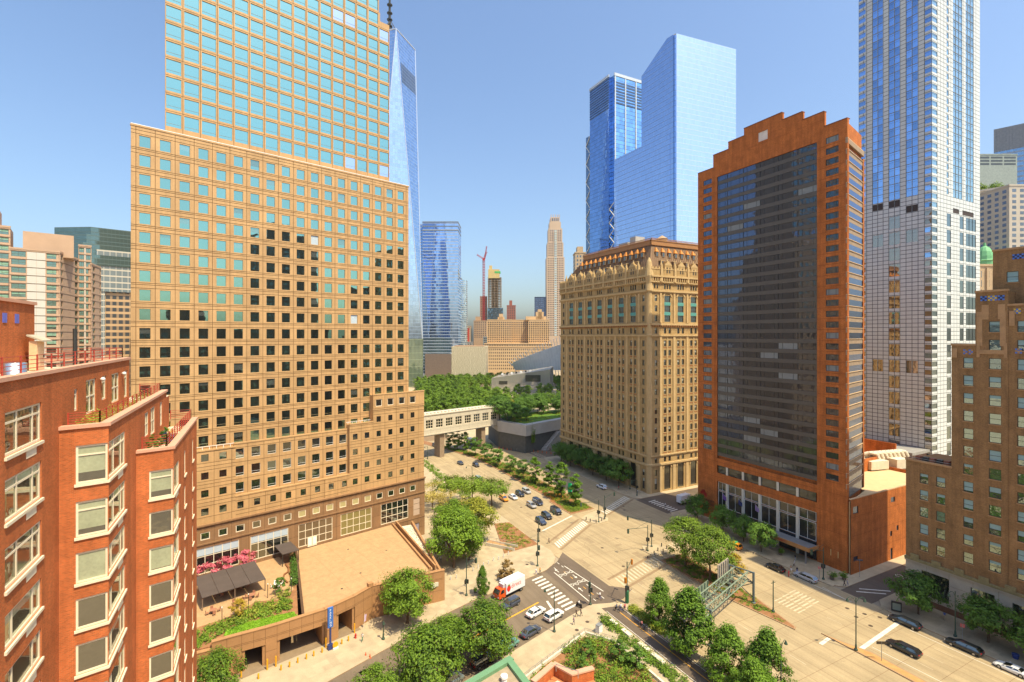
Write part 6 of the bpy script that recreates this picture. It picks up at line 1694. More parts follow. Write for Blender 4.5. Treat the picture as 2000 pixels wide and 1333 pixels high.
for i, (x, y, sp, h) in enumerate(((115.2, 241, 'shade', 12), (118.0, 247, 'shade', 12.5), (124.5, 246, 'gold', 9.5), (131.5, 250, 'shade', 10), (139.5, 254, 'shade', 11), (150, 258, 'shade', 11), (160, 250, 'shade', 10), (146, 246, 'shade', 8.5), (119.4, 231, 'shade', 9.5), (172, 262, 'shade', 11))):
    tree(sp, ['tree at the footbridge end of the raised park', 'tree behind the footbridge end of the raised park', 'golden yellow tree on the raised park', 'tree right of the golden one on the raised park', 'tree behind the lawn of the raised park', 'tree at the back of the raised park, middle', 'tree beside the stone tower on the raised park', 'smaller tree by the lawn edge of the raised park', 'small tree at the front corner of the raised park', 'tree at the back of the raised park, far right'][i], x, y, h, 14.6, i)

for i, (x, y, h) in enumerate(((117.4, 236.0, 10.5), (123.0, 239.0, 9.5), (129.0, 243.0, 10.5), (136.5, 247.5, 11.0), (145.0, 251.0, 11.0), (155.0, 244.5, 9.5), (126.5, 231.5, 7.0))):
    tree('shade', ['leafy tree over the park wall beside the footbridge', 'leafy tree left of the golden one on the raised park', 'leafy tree right behind the golden one on the raised park', 'leafy tree in the second row of the raised park, middle', 'leafy tree in the second row of the raised park, right', 'leafy tree on the lawn edge closest to the stone tower', 'low leafy tree at the lawn front of the raised park'][i], x, y, h, 14.6, i)
# ================================================================ vehicles
CGLASS = glass('car_glass', (.55, .62, .68), .25, (.012, .014, .016), vary=.05)
TYRE = mat('tyre', (.02, .02, .02), .8); RIM = mat('alloy_rim', (.45, .45, .46), .35, .05, metal=.7)
LAMPW = plain((.75, .74, .70), .2); LAMPR = plain((.40, .015, .012), .3); BLACKP = plain((.02, .02, .022), .5)
# style: length, half width, height, stations (x, zb, zt, hw factor), cabin (xb0, xb1, xr0, xr1)
STY = {
 'sedan': (4.9, .93, 1.46, [(0, .45, .78, .80), (.25, .30, .98, .95), (1.0, .24, 1.0, 1), (2.4, .22, .95, 1), (3.7, .24, .93, 1), (4.6, .30, .80, .94), (4.9, .42, .66, .78)], (.55, 3.75, 1.25, 2.75)),
 'suv': (4.8, .97, 1.74, [(0, .50, .95, .86), (.15, .36, 1.10, .97), (1.0, .30, 1.12, 1), (2.4, .28, 1.08, 1), (3.7, .30, 1.06, 1), (4.6, .36, .95, .95), (4.8, .46, .80, .82)], (.10, 3.65, .40, 2.75)),
 'van': (5.2, 1.0, 1.95, [(0, .50, 1.0, .9), (.12, .34, 1.15, .98), (1.2, .30, 1.15, 1), (3.2, .28, 1.12, 1), (4.4, .30, 1.06, 1), (5.0, .36, .90, .95), (5.2, .46, .78, .82)], (.05, 4.55, .22, 3.45)),
 'wagon': (5.5, .97, 1.5, [(0, .46, .90, .82), (.2, .30, 1.0, .96), (1.2, .24, 1.0, 1), (3.0, .22, .97, 1), (4.3, .24, .94, 1), (5.2, .30, .80, .94), (5.5, .42, .66, .78)], (.12, 4.3, .7, 3.3)),
 'sport': (4.6, 1.0, 1.2, [(0, .40, .80, .86), (.2, .24, .92, .98), (1.1, .18, .92, 1), (2.2, .16, .82, .98), (3.4, .18, .78, 1), (4.3, .22, .62, .94), (4.6, .30, .46, .78)], (.7, 3.3, 1.3, 2.2)),
}
def loft(b, st, W_, mi=0):
    rings = []
    for x, zb, zt, k in st:
        w = W_ * k
        rings.append([(x, -w * .88, zb), (x, -w, zb + .16), (x, -w, zt - .16), (x, -w * .86, zt), (x, w * .86, zt), (x, w, zt - .16), (x, w, zb + .16), (x, w * .88, zb)])
    for r0, r1 in zip(rings, rings[1:]):
        b.add(r0 + r1, [(i, (i + 1) % 8, 8 + (i + 1) % 8, 8 + i) for i in range(8)], mi)
    b.add(rings[0], [tuple(range(7, -1, -1))], mi); b.add(rings[-1], [tuple(range(8))], mi)
_cc = {}
def car_meshes(style, paint):
    k = (style, paint.name)
    if k in _cc: return _cc[k]
    L_, W_, H_, st, (xb0, xb1, xr0, xr1) = STY[style]
    zbelt = max(s[2] for s in st[2:5]) - .03
    body = MB(); loft(body, st, W_)
    wb, wr = W_ * .87, W_ * .70
    body.add([(xr0 - .06, -wr - .03, H_ - .05), (xr1 + .06, -wr - .03, H_ - .05), (xr1 + .06, wr + .03, H_ - .05), (xr0 - .06, wr + .03, H_ - .05), (xr0 + .1, -wr + .1, H_), (xr1 - .1, -wr + .1, H_), (xr1 - .1, wr - .1, H_), (xr0 + .1, wr - .1, H_)],
             [(4, 5, 6, 7), (0, 1, 5, 4), (1, 2, 6, 5), (2, 3, 7, 6), (3, 0, 4, 7)])
    for f0, f1 in (((xb0, zbelt), (xr0, H_ - .05)), ((xb1, zbelt), (xr1, H_ - .05)), (((xb0 + xb1) / 2, zbelt), ((xr0 + xr1) / 2, H_ - .05))):
        for s_ in (-1, 1): body.tube((f0[0], s_ * wb, f0[1]), (f1[0], s_ * wr, f1[1]), .05, n=4)
    for s_ in (-1, 1): body.box(xb1 - .55, xb1 - .4, s_ * W_ - .02 if s_ > 0 else -W_ - .2, s_ * W_ + .2 if s_ > 0 else -W_ + .02, zbelt, zbelt + .16)
    gl = MB(); v = [(xb0, -wb, zbelt), (xb1, -wb, zbelt), (xb1, wb, zbelt), (xb0, wb, zbelt), (xr0, -wr, H_ - .05), (xr1, -wr, H_ - .05), (xr1, wr, H_ - .05), (xr0, wr, H_ - .05)]
    for f in ((0, 1, 5, 4), (1, 2, 6, 5), (2, 3, 7, 6), (3, 0, 4, 7)): gl.add([v[i] for i in f], [(0, 1, 2, 3)])
    hl = MB(); hl.box(-.12, .02, -.2, .2, -.09, .09); tl = MB(); tl.box(-.02, .1, -.2, .2, -.1, .1)
    wh = MB(); rr = .34 if style != 'suv' else .37
    wh.tube((0, -.11, 0), (0, .11, 0), rr, n=14); rm = MB(); rm.tube((0, -.118, 0), (0, .118, 0), rr * .62, n=10)
    _cc[k] = (body.mesh('body', [paint]), gl.mesh('windows', [CGLASS]), (wh.mesh('tyre', [TYRE]), rm.mesh('rim', [RIM])), hl.mesh('headlight', [LAMPW]), tl.mesh('taillight', [LAMPR]), rr)
    return _cc[k]
def car(style, name, label, cat, x, y, rz, col, sign=None, group=None, z=0.02):
    paint = plain(col, .28, 0 if sum(col) > .2 else 0, .5, .6)
    L_, W_, H_, st, cab = STY[style]
    bm, gm, wm, hm, tm, rr = car_meshes(style, paint)
    t = thing(name, label, cat, x, y, z, rz, group)
    o = TM(-L_ / 2, 0, 0)
    link('body', bm, t, o); link('windows', gm, t, o)
    for wx in (L_ * .18, L_ * .80):
        for s_ in (-1, 1): wo = link('wheel', wm[0], t, o @ TM(wx, s_ * (W_ - .08), rr)); link('rim', wm[1], wo)
    for s_ in (-1, 1):
        link('headlight', hm, t, o @ TM(L_ - .02, s_ * W_ * .58, st[-1][2] - .08)); link('taillight', tm, t, o @ TM(0, s_ * W_ * .6, st[0][2] - .08))
    if sign:
        b = MB(); b.box(-.15, .15, -.55, .55, 0, .35); b.build('roof_sign', plain(sign, .5), t, T=o @ TM((cab[2] + cab[3]) / 2, 0, H_))
    return t
BLK, DGR, SLV, WHT, NAV = (.018, .019, .022), (.05, .055, .06), (.42, .43, .44), (.78, .78, .76), (.035, .05, .10)
SB, NBd = -90, 90
GRP = 'cars waiting southbound at the crossing'
car('suv', 'taxi', 'yellow taxi under the locust trees in the southbound lanes', 'taxi', 78.9, 161.5, SB, (.80, .30, .01), (.75, .7, .55))
car('sedan', 'car', 'white sedan next to the yellow taxi, southbound', 'car', 82.8, 161.6, SB, WHT, group=GRP)
car('suv', 'car', 'black car between the white sedan and the silver hatchback', 'car', 86.6, 163.4, SB, BLK, group=GRP)
car('suv', 'car', 'silver car beside the median kerb, second row of the queue', 'car', 90.4, 165.2, SB, SLV, group=GRP)
car('suv', 'car', 'silver grey car in the middle row of the waiting queue', 'car', 84.4, 150.6, SB, (.36, .35, .34), group=GRP)
car('van', 'car', 'long dark car beside the silver grey one in the middle row', 'car', 88.0, 152.4, SB, NAV, group=GRP)
car('van', 'van', 'black van in the front row of the queue, nearest the median', 'van', 88.9, 141.6, SB, BLK, group=GRP)
car('suv', 'car', 'black car in the front row between the van and the outer car', 'car', 83.9, 139.4, SB, BLK, group=GRP)
car('suv', 'car', 'dark car in the front row, first at the stop line near the kerb', 'car', 79.8, 136.2, SB, NAV, group=GRP)
car('sedan', 'car', 'small dark car alone in the middle of the far southbound lanes', 'car', 83.0, 216.2, SB, DGR)
car('suv', 'car', 'black car by the median hedge in the far southbound lanes', 'car', 88.0, 209.4, SB, BLK)
car('suv', 'car', 'pale blue car half hidden behind the locust trees', 'car', 80.6, 188.6, SB, (.30, .36, .42))
car('van', 'van', 'dark van emerging from under the footbridge', 'van', 84.0, 256.0, -80, DGR)
car('sedan', 'car', 'black car beside the white bus', 'car', 110.8, 245.6, 105, BLK)
car('suv', 'car', 'white car passing the ornate stone tower in the shade', 'car', 119.4, 156.6, NBd, WHT)
car('suv', 'taxi', 'orange yellow taxi with green roof sign in front of the hotel', 'taxi', 119.2, 95.6, NBd, (.70, .25, .01), (.05, .50, .22))
car('sedan', 'car', 'black sedan at the hotel entrance kerb', 'car', 117.6, 81.8, NBd, BLK)
car('wagon', 'car', 'silver station wagon behind the black sedan at the hotel', 'car', 119.6, 75.2, NBd, SLV)
car('wagon', 'car', 'black car parked under the first tree of the deco building', 'car', 119.3, 54.0, NBd, BLK)
car('wagon', 'car', 'black car driving in the sunlit lane below the stop line', 'car', 109.0, 49.6, NBd, BLK)
car('wagon', 'limousine', 'long black limousine parked along the deco building', 'car', 119.9, 44.6, NBd, BLK)
car('sport', 'sports_car', 'white low sports car at the right edge', 'car', 119.6, 37.8, NBd, WHT)
AL = 'cars on the side street'
car('suv', 'car', 'dark grey car beside the delivery truck', 'car', 49.2, 97.4, 197, (.05, .06, .085), group=AL)
car('sedan', 'car', 'white sedan left of the white estate at the crossing', 'car', 52.6, 92.0, 17, WHT, group=AL)
car('suv', 'car', 'white estate car first at the crossing', 'car', 55.4, 89.1, 17, WHT, group=AL)
car('sedan', 'car', 'dark blue grey sedan parked at the south kerb', 'car', 48.2, 86.4, 17, (.05, .06, .09), group=AL)
car('suv', 'car', 'green car parked under the large broad tree', 'car', 42.2, 84.6, 17, (.10, .24, .19), group=AL)
car('suv', 'car', 'black car parked between the green car and the bottom edge', 'car', 36.0, 82.6, 17, BLK, group=AL)
car('van', 'van', 'dark van with pale roof at the bottom under the trees', 'van', 28.8, 80.2, 17, (.12, .15, .15), group=AL)
# delivery truck
TR = thing('delivery_truck', 'orange red cab delivery truck with white box and strawberry picture', 'truck', 51.2, 102.2, .02, 197)
ORG = plain((.72, .10, .012), .35, 0, .5, .4); TW = mat('truck_box_white', (.74, .75, .78), .4, .04)
b = MB(); b.box(-4.2, 1.9, -1.2, 1.2, .95, 3.45); TB = b.build('cargo_box', TW, TR)
b = MB(); b.box(-4.1, 3.6, -.5, .5, .5, .95); b.box(-4.2, 1.9, -1.18, 1.18, .8, .95); b.build('chassis', BLACKP, TR)
b = MB(); b.add([(1.98, -1.1, .55), (3.95, -1.1, .55), (3.95, 1.1, .55), (1.98, 1.1, .55), (1.98, -1.1, 1.5), (4.0, -1.1, 1.45), (4.0, 1.1, 1.45), (1.98, 1.1, 1.5), (1.98, -1.02, 2.45), (3.35, -1.0, 2.45), (3.35, 1.0, 2.45), (1.98, 1.02, 2.45)],
                [(0, 1, 5, 4), (1, 2, 6, 5), (2, 3, 7, 6), (3, 0, 4, 7), (4, 5, 9, 8), (6, 7, 11, 10), (8, 9, 10, 11), (4, 8, 11, 7), (5, 6, 10, 9), (3, 2, 1, 0)]); b.build('cab', ORG, TR)
b = MB(); b.add([(3.99, -.95, 1.52), (3.99, .95, 1.52), (3.42, .88, 2.36), (3.42, -.88, 2.36)], [(0, 1, 2, 3)]); b.v = [(x + .02, y, z + .02) for x, y, z in b.v]; b.build('windscreen', CGLASS, TR)
for s_ in (-1, 1):
    b = MB(); b.add([(2.35, s_ * 1.105, 1.55), (3.6, s_ * 1.105, 1.55), (3.2, s_ * 1.03, 2.3), (2.35, s_ * 1.04, 2.3)], [(0, 1, 2, 3) if s_ < 0 else (3, 2, 1, 0)]); b.build('side_window', CGLASS, TR)
    for wx in (-3.0, 3.0):
        b = MB(); b.tube((wx, s_ * 1.1, .42), (wx, s_ * .82, .42), .42, n=14, mi=0); b.tube((wx, s_ * 1.11, .42), (wx, s_ * .9, .42), .2, n=8, mi=1); b.build('wheel', [TYRE, RIM], TR)
    b = MB(); b.box(3.98, 4.04, s_ * .75 - .18, s_ * .75 + .18, .75, .98); b.build('headlight', LAMPW, TR)
b = MB(); b.box(1.9, 2.5, -.75, .75, 2.5, 3.3); b.build('cooling_unit', plain((.55, .55, .56), .5), TR)
# strawberry and lettering on the side that faces the corner
b = MB(); n = 16
pts = [(.62 * math.sin(t) * (1 - .28 * (math.cos(t) < 0) * abs(math.cos(t))), .72 * math.cos(t)) for t in [2 * math.pi * i / n for i in range(n)]]
b.add([(x, 0, z) for x, z in pts], [tuple(range(n))[::-1]], 0)
for i in range(6): a = -1.2 + .48 * i; b.add([(0, -.004, .55), (.42 * math.sin(a) - .1, -.004, .62 + .32 * math.cos(a)), (.42 * math.sin(a) + .12, -.004, .60 + .3 * math.cos(a))], [(0, 1, 2), (2, 1, 0)], 1)
Tside = TM(1.1, 1.215, 2.1, 180)
b.build('strawberry_print', [plain((.70, .03, .02), .5), plain((.25, .45, .03), .5)], TR, T=Tside)
text(TR, 'direct', 1.35, TM(.35, 1.215, 1.95, 180), plain((.68, .09, .015), .5), 'box_lettering', .004)
text(TR, 'fresh', .7, TM(-1.2, 1.215, 2.85, 180), plain((.25, .42, .04), .5), 'box_lettering', .004) if False else None
# box van and bus
BV = thing('box_van', 'white box van parked between stone tower and hotel', 'van', 135.4, 129.0, .02, 4)
b = MB(); b.box(-3.2, 1.6, -1.1, 1.1, .8, 3.3); b.build('cargo_box', TW, BV)
b = MB(); b.box(1.65, 3.4, -1.0, 1.0, .5, 1.5); b.add([(1.65, -1, 1.5), (3.2, -1, 1.5), (3.2, 1, 1.5), (1.65, 1, 1.5), (1.65, -.9, 2.3), (2.6, -.9, 2.3), (2.6, .9, 2.3), (1.65, .9, 2.3)], [(0, 1, 5, 4), (1, 2, 6, 5), (2, 3, 7, 6), (4, 5, 6, 7)]); b.build('cab', WHITE, BV)
for wx in (-2.2, 2.5):
    for s_ in (-1, 1): b = MB(); b.tube((wx, s_ * 1.02, .4), (wx, s_ * .78, .4), .4, n=12); b.build('wheel', TYRE, BV)
BU = thing('city_bus', 'white roofed city bus in the northbound lanes beyond the median', 'bus', 104.6, 251.0, .02, 105)
b = MB(); b.box(-6, 6, -1.28, 1.28, .35, 2.0, 0); b.box(-6, 6, -1.28, 1.28, 2.75, 3.1, 1); b.box(-5.6, 5.4, -1.0, 1.0, 3.1, 3.3, 1); b.build('body', [plain((.10, .12, .22), .4), plain((.74, .72, .66), .5)], BU)
b = MB(); b.box(-5.98, 5.98, -1.25, 1.25, 2.0, 2.75); b.build('windows', CGLASS, BU)
for wx in (-3.4, 3.6):
    for s_ in (-1, 1): b = MB(); b.tube((wx, s_ * 1.3, .48), (wx, s_ * 1.0, .48), .48, n=12); b.build('wheel', TYRE, BU)
# ================================================================ street furniture
GAN = mat('green_gantry_steel', (.13, .19, .14), .55, .15)
GANL = mat('pale_gantry_steel', (.20, .25, .185), .55, .12)
GT = thing('sign_gantry', 'green steel lattice sign gantry spanning the southbound lanes', 'gantry', 77.5, 67.4, 0, math.degrees(math.atan2(6.3, 20.9)))
LN = 21.8
for x in (0, LN):
    for y in (0, 5.4):
        b = MB(); b.tube((x, y, 0), (x, y, 7.0), .26, n=10); b.lathe([(.5, 0), (.5, .3), (.3, .4)], (x, y, 0), 8); b.build('post', mat('slate_post', (.10, .13, .14), .5) if (x, y) == (0, 0) else bpy.data.materials['slate_post'], GT)
    b = MB()
    for z in (4.6, 6.9): b.tube((x, 0, z), (x, 5.4, z), .16, n=6)
    for z0, z1 in ((1.2, 4.6), (4.6, 6.9)): b.tube((x, 0, z0), (x, 5.4, z1), .09, n=5); b.tube((x, 5.4, z0), (x, 0, z1), .09, n=5)
    b.build('end_frame', bpy.data.materials['slate_post'], GT)
for y in (1.2, 4.2):
    b = MB()
    for z in (4.9, 6.8): b.tube((0, y, z), (LN, y, z), .14, n=6)
    for i in range(10):
        x0, x1 = LN * i / 10, LN * (i + 1) / 10
        b.tube((x0, y, 4.9), (x1, y, 6.8), .08, n=4); b.tube((x0, y, 6.8), (x0, y, 4.9), .07, n=4); b.tube((x0, y, 6.8), (x1, y, 4.9), .06, n=4)
    b.build('truss', GANL, GT)
b = MB()
for i in range(11):
    x0 = LN * i / 10
    for z in (4.9, 6.8): b.tube((x0, 1.2, z), (x0, 4.2, z), .07, n=4)
    if i < 10:
        for z in (4.9, 6.8): b.tube((x0, 1.2, z), (LN * (i + 1) / 10, 4.2, z), .06, n=4)
b.build('cross_bracing', GANL, GT)
b = MB(); b.box(14.2, 19.6, 4.75, 4.85, 5.6, 9.4)
SB_ = b.build('sign_panel', mat('sign_back', (.42, .36, .29), .6, .1), GT)
for i in range(5): b = MB(); b.box(14.6 + i * 1.15, 14.75 + i * 1.15, 4.5, 4.74, 4.9, 9.3); b.build('sign_rib', GREYMET, GT)
b = MB(); b.box(3.0, 9.0, 4.6, 4.68, 5.0, 8.0)
b.build('sign_panel', GANL, GT)
for i in range(5): b = MB(); b.box(3.2 + i * 1.35, 3.35 + i * 1.35, 4.4, 4.59, 4.9, 8.0); b.build('sign_rib', GAN, GT)

def lamp(name, label, x, y, h, arms, z=.14, m=GREENMET):
    """arms: list of (angle, length, droop lamp)"""
    t = thing(name, label, 'street lamp', x, y, z, 0)
    b = MB(); b.lathe([(.32, 0), (.32, .25), (.2, .4), (.16, 1.1), (.11, 1.2), (.08, h)], (0, 0, 0), 8); b.build('post', m, t)
    for a, l in arms:
        ax, ay = math.cos(rad(a)), math.sin(rad(a))
        b = MB(); pts = [(0, 0, h - 1.0), (ax * l * .3, ay * l * .3, h - .1), (ax * l * .7, ay * l * .7, h + .2), (ax * l, ay * l, h - .1)]; b.path(pts, .05, 5); b.build('arm', m, t)
        b = MB(); b.lathe([(.06, 0), (.16, -.2), (.3, -.55), (.26, -.62)], (ax * l, ay * l, h - .1), 8); b.build('lamp_head', m, t)
    return t
lamp('street_lamp', 'twin arm lamp on the narrow median right of the lindens', 100.9, 53.7, 10.0, [(150, 1.6), (-30, 1.6)])
lamp('street_lamp', 'curved arm lamp standing in the southbound lanes kerb, bottom', 75.6, 51.6, 9.6, [(10, 1.7)])
lamp('street_lamp', 'curved arm lamp on the pavement of the deco building', 123.2, 47.2, 9.0, [(170, 1.8)])
lamp('street_lamp', 'lamp on the corner kerb beside the white estate car', 52.8, 84.8, 8.6, [(140, 1.9)])
lamp('street_lamp', 'short lamp post beside the tree at the garage wall', 21.4, 98.0, 3.6, [(0, .05)])
t = thing('median_post', 'plain green post with crossbar on the south median', 'post', 98.9, 69.3, .17)
b = MB(); b.lathe([(.34, 0), (.34, .3), (.17, .5), (.12, 1.0), (.1, 6.8)], (0, 0, 0), 8); b.build('post', GREENMET, t)
b = MB(); b.box(-.7, .7, -.04, .04, 6.3, 6.4); b.build('crossbar', GREENMET, t)
for i, (x, y, h) in enumerate(((79.2, 192.6, 5.2), (72.2, 232.6, 6.2), (128.4, 150.4, 6.0))):
    lamp('street_lamp', ['mast with long arm over the far southbound lanes', 'lamp post at the hedge near the footbridge', 'lamp post at the corner of the stone tower'][i], x, y, h, [(180, 2.6 if i == 0 else 1.4)])

SIGO = plain((.62, .20, .01), .5)
def signal(name, label, x, y, h, arms, z=.14, boxz=3.2, col=GREENMET, base=0):
    t = thing(name, label, 'traffic signal', x, y, z, 0)
    b = MB(); b.lathe([(.3, 0), (.3, .3), (.13, .5), (.10, h)], (0, 0, 0), 8)
    b.build('post', GREENMET, t)
    if base: b = MB(); b.lathe([(.42, .1), (.42, base), (.2, base + .3)], (0, 0, 0), 10); b.build('control_drum', plain((.02, .13, .06), .5), t)
    for a, l, zz in arms:
        ax, ay = math.cos(rad(a)), math.sin(rad(a))
        b = MB(); b.path([(0, 0, zz), (ax * l, ay * l, zz + .5)], .06, 5); b.tube((0, 0, zz + 1.6), (ax * l * .6, ay * l * .6, zz + .3), .03, n=4); b.build('mast_arm', GREENMET, t)
        b = MB(); b.box(-.2, .2, -.2, .2, -.6, .6); b.build('signal_head', col, t, T=TM(ax * l, ay * l, zz - .1, a))
    for a in (0, 90, 200): b = MB(); b.box(.16, .5, -.18, .18, boxz - .45, boxz + .45); b.build('signal_head', DARKMET, t, T=TM(0, 0, 0, a))
    return t
signal('traffic_signal', 'dark signal pole on the north west corner of the crossing', 64.0, 111.0, 8.6, [(30, .8, 4.6)])
signal('traffic_signal', 'signal mast with two orange heads at the south crossing', 73.1, 86.6, 9.2, [(35, 4.2, 7.6), (200, .7, 5.4)], col=SIGO, base=2.6)
signal('traffic_signal', 'short green signal post at the bike crossing', 65.3, 89.7, 5.0, [(90, .3, 4.4)])
signal('traffic_signal', 'signal pole with long arm on the north refuge island, left', 96.6, 128.2, 7.2, [(175, 6.5, 6.6)])
signal('traffic_signal', 'signal pole with long arm on the north refuge island, right', 100.2, 129.8, 7.6, [(20, 6.0, 6.8)])
signal('traffic_signal', 'signal pole with long arm on the south refuge island, left', 95.8, 104.8, 7.2, [(175, 6.5, 6.6)])
signal('traffic_signal', 'signal pole on the south refuge island, right', 98.8, 106.5, 7.6, [(120, 7.0, 6.8)])
signal('traffic_signal', 'signal pole on the north west kerb beside the stop line', 72.0, 124.2, 7.4, [(20, 7.0, 6.6)])
signal('traffic_signal', 'slim signal pole with banner on the plaza corner', 42.1, 105.8, 8.6, [(20, 3.0, 7.2)])
signal('traffic_signal', 'signal pole on the pavement at the hotel side street corner', 123.2, 73.0, 7.8, [(160, 3.2, 7.0)])
signal('traffic_signal', 'signal pole at the pavement corner of the stone tower', 125.6, 143.2, 6.0, [(180, 2.6, 5.6)])
# bollards
def bollards(pts, h, r, m, lab, grp, z=.14, name='bollard'):
    b = MB(); b.lathe([(r, 0), (r, h * .9), (r * .7, h), (.02, h + .02)], (0, 0, 0), 8); me = b.mesh('bollard', [m])
    for i, (x, y) in enumerate(pts): o = link(name, me, None, TM(x, y, z)); tag(o, lab(i), 'bollard', grp)
WB = mat('steel_bollard', (.60, .60, .60), .4, .06)
bollards([(41.4, 114.5), (42.9, 114.5), (48.0, 116.1), (49.7, 116.8), (51.5, 117.4), (53.1, 117.9), (55.0, 118.9), (56.5, 118.8), (58.4, 119.6), (60.2, 120.4)], .95, .12, WB, lambda i: '%s pale bollard from the garage along the plaza row' % ords[i], 'pale plaza bollards')
YB = plain((.72, .36, .01), .5)
bollards([(-3.2, 98.4), (.9, 98.5), (2.3, 98.8), (11.0, 100.4), (16.7, 102.8)], 1.9, .14, YB, lambda i: '%s tall yellow post from the left at the garage openings' % ords[i], 'tall yellow garage posts')
bollards([(-.5, 96.6), (3.1, 97.3), (4.5, 97.5), (5.9, 98.1), (7.4, 98.5), (8.7, 98.8), (10.2, 99.2), (13.9, 100.2), (15.2, 100.6)], .95, .15, YB, lambda i: '%s short yellow bollard from the left in front of the garage' % ords[i], 'short yellow garage bollards')
bollards([(94.2, 131.7), (94.4, 129.7), (95.6, 128.2), (98.1, 128.6), (99.6, 129.3), (101.4, 130.8), (101.3, 135.2)], 1.0, .14, DARKMET, lambda i: '%s black bollard from the left round the north refuge island' % ords[i], 'black bollards on the north refuge', .17)
bollards([(95.6, 105.2), (98.3, 103.5), (101.4, 105.3), (101.5, 103.4), (95.8, 102.3), (99.0, 102.2)], 1.0, .14, DARKMET, lambda i: '%s black bollard on the south refuge island' % ords[i], 'black bollards on the south refuge', .17)
# parking sign
t = thing('parking_sign', 'tall blue blade parking sign in front of the garage', 'sign', 11.7, 99.5, .14, 14.4)
b = MB(); b.tube((0, 0, 0), (0, 0, 4.4), .2, n=8); b.box(-.45, .45, -.3, .3, 0, 1.0); b.build('post', plain((.03, .05, .18), .5), t)
b = MB(); b.box(-.5, .5, -.18, .18, 4.2, 8.0); b.build('blade', plain((.05, .16, .50), .4), t)
for i, c in enumerate('PARKING'): text(t, c, .55, TM(-.2, -.19, 7.35 - .48 * i), WHITE, 'lettering', .01)
t = thing('entrance_board', 'yellow round board beside the parking sign', 'sign', 12.6, 99.2, .14, 14.4)
b = MB(); b.tube((0, -.05, .8), (0, .05, .8), .55, n=16); b.build('disc', YB, t); b = MB(); b.box(-.5, .5, -.2, .2, 0, .3); b.build('foot', WHITE, t)
for i, (x, y) in enumerate(((18.0, 93.7), (17.4, 94.6))): b = MB(); b.lathe([(.3, 0), (.3, .05), (.16, .06), (.04, .75)], (0, 0, 0), 8); tag(b.build('traffic_cone', plain((.70, .10, .02), .6), T=TM(x, y, .01)), ['orange cone in the side street opposite the garage', 'orange cone nearer the garage kerb'][i], 'traffic cone')
t = thing('fire_hydrant', 'red and green hydrant at the garage wall end', 'hydrant', 16.6, 100.9, .14)
b = MB(); b.lathe([(.22, 0), (.16, .2), (.16, .7), (.2, .72), (.12, .9)], (0, 0, 0), 8); b.tube((-.3, 0, .5), (.3, 0, .5), .08); b.build('barrel', plain((.50, .03, .02), .5), t)
t = thing('pavement_flag', 'small white and purple flag on the garage pavement', 'flag', 18.6, 103.4, .14)
b = MB(); b.tube((0, 0, 0), (.2, 0, 3.0), .03); b.build('pole', WHITE, t); b = MB(); b.quad((.1, 0, 1.3), (.5, .1, 1.5), (.6, .05, 2.9), (.2, 0, 2.8)); b.build('cloth', plain((.55, .42, .60), .8), t)
# cones round the works by the park
for i in range(16):
    b = MB(); b.lathe([(.35, 0), (.35, .06), (.2, .08), (.06, 1.1)], (0, 0, 0), 7); x, y = 112.5 + (i % 8) * 1.4 + (i // 8) * 9, 236 - (i % 8) * 2.0 - (i // 8) * 8
    tag(b.build('traffic_cone', plain((.62, .12, .02), .6), T=TM(x, y, .14)), 'orange cone in the works area below the raised park', 'traffic cone', 'cones below the raised park')
# benches, utility box, planter stones beside the bike path
ST2 = mat('bench_stone', (.64, .58, .46), .8, .1)
for i, (y, l) in enumerate(((81.4, 2.0), (77.4, 2.4), (72.4, 2.6), (68.6, 3.0))):
    t = thing('stone_bench', '%s pale stone block from the crossing beside the bike path' % ords[i], 'bench', 65.2, y, .14, 0, 'stone blocks by the bike path')
    b = MB(); b.box(-.45, .45, -l / 2, l / 2, .12, .6); b.build('seat', ST2, t); b = MB(); b.box(-.35, .35, -l / 2 + .2, l / 2 - .2, 0, .12); b.build('plinth', GREYMET, t)
t = thing('utility_cabinet', 'white utility cabinet beside the corner garden', 'cabinet', 60.8, 80.6, .14, 20)
b = MB(); b.box(-.6, .6, -.45, .45, 0, 1.5); b.build('box', WHITE, t); b = MB(); b.box(-.62, .62, -.47, .47, 1.5, 1.58); b.build('lid', GREYMET, t)
# low wall and rail round the corner garden
t = thing('garden_wall', 'low stone wall with rail round the corner garden', 'wall', 0, 0, 0)
for p, q in (((40.3, 75.1), (57.9, 81.4)), ((57.9, 81.4), (61.4, 76.2)), ((61.4, 76.2), (61.4, 52))):
    p = Vector(p); q = Vector(q); d = q - p
    b = MB(); b.box(0, d.length, -.2, .2, 0, .55); b.build('wall_run', ST2, t, T=TM(p.x, p.y, .14, math.degrees(math.atan2(d.y, d.x))))
    b = MB(); n_ = max(2, int(d.length / 1.6))
    for i in range(n_ + 1): b.tube((d.length * i / n_, 0, .55), (d.length * i / n_, 0, 1.2), .03, n=4)
    b.tube((0, 0, 1.2), (d.length, 0, 1.2), .035, n=4); b.tube((0, 0, .9), (d.length, 0, .9), .025, n=4)
    if q.y > 70: b.build('rail', GREYMET, t, T=TM(p.x, p.y, .14, math.degrees(math.atan2(d.y, d.x))))
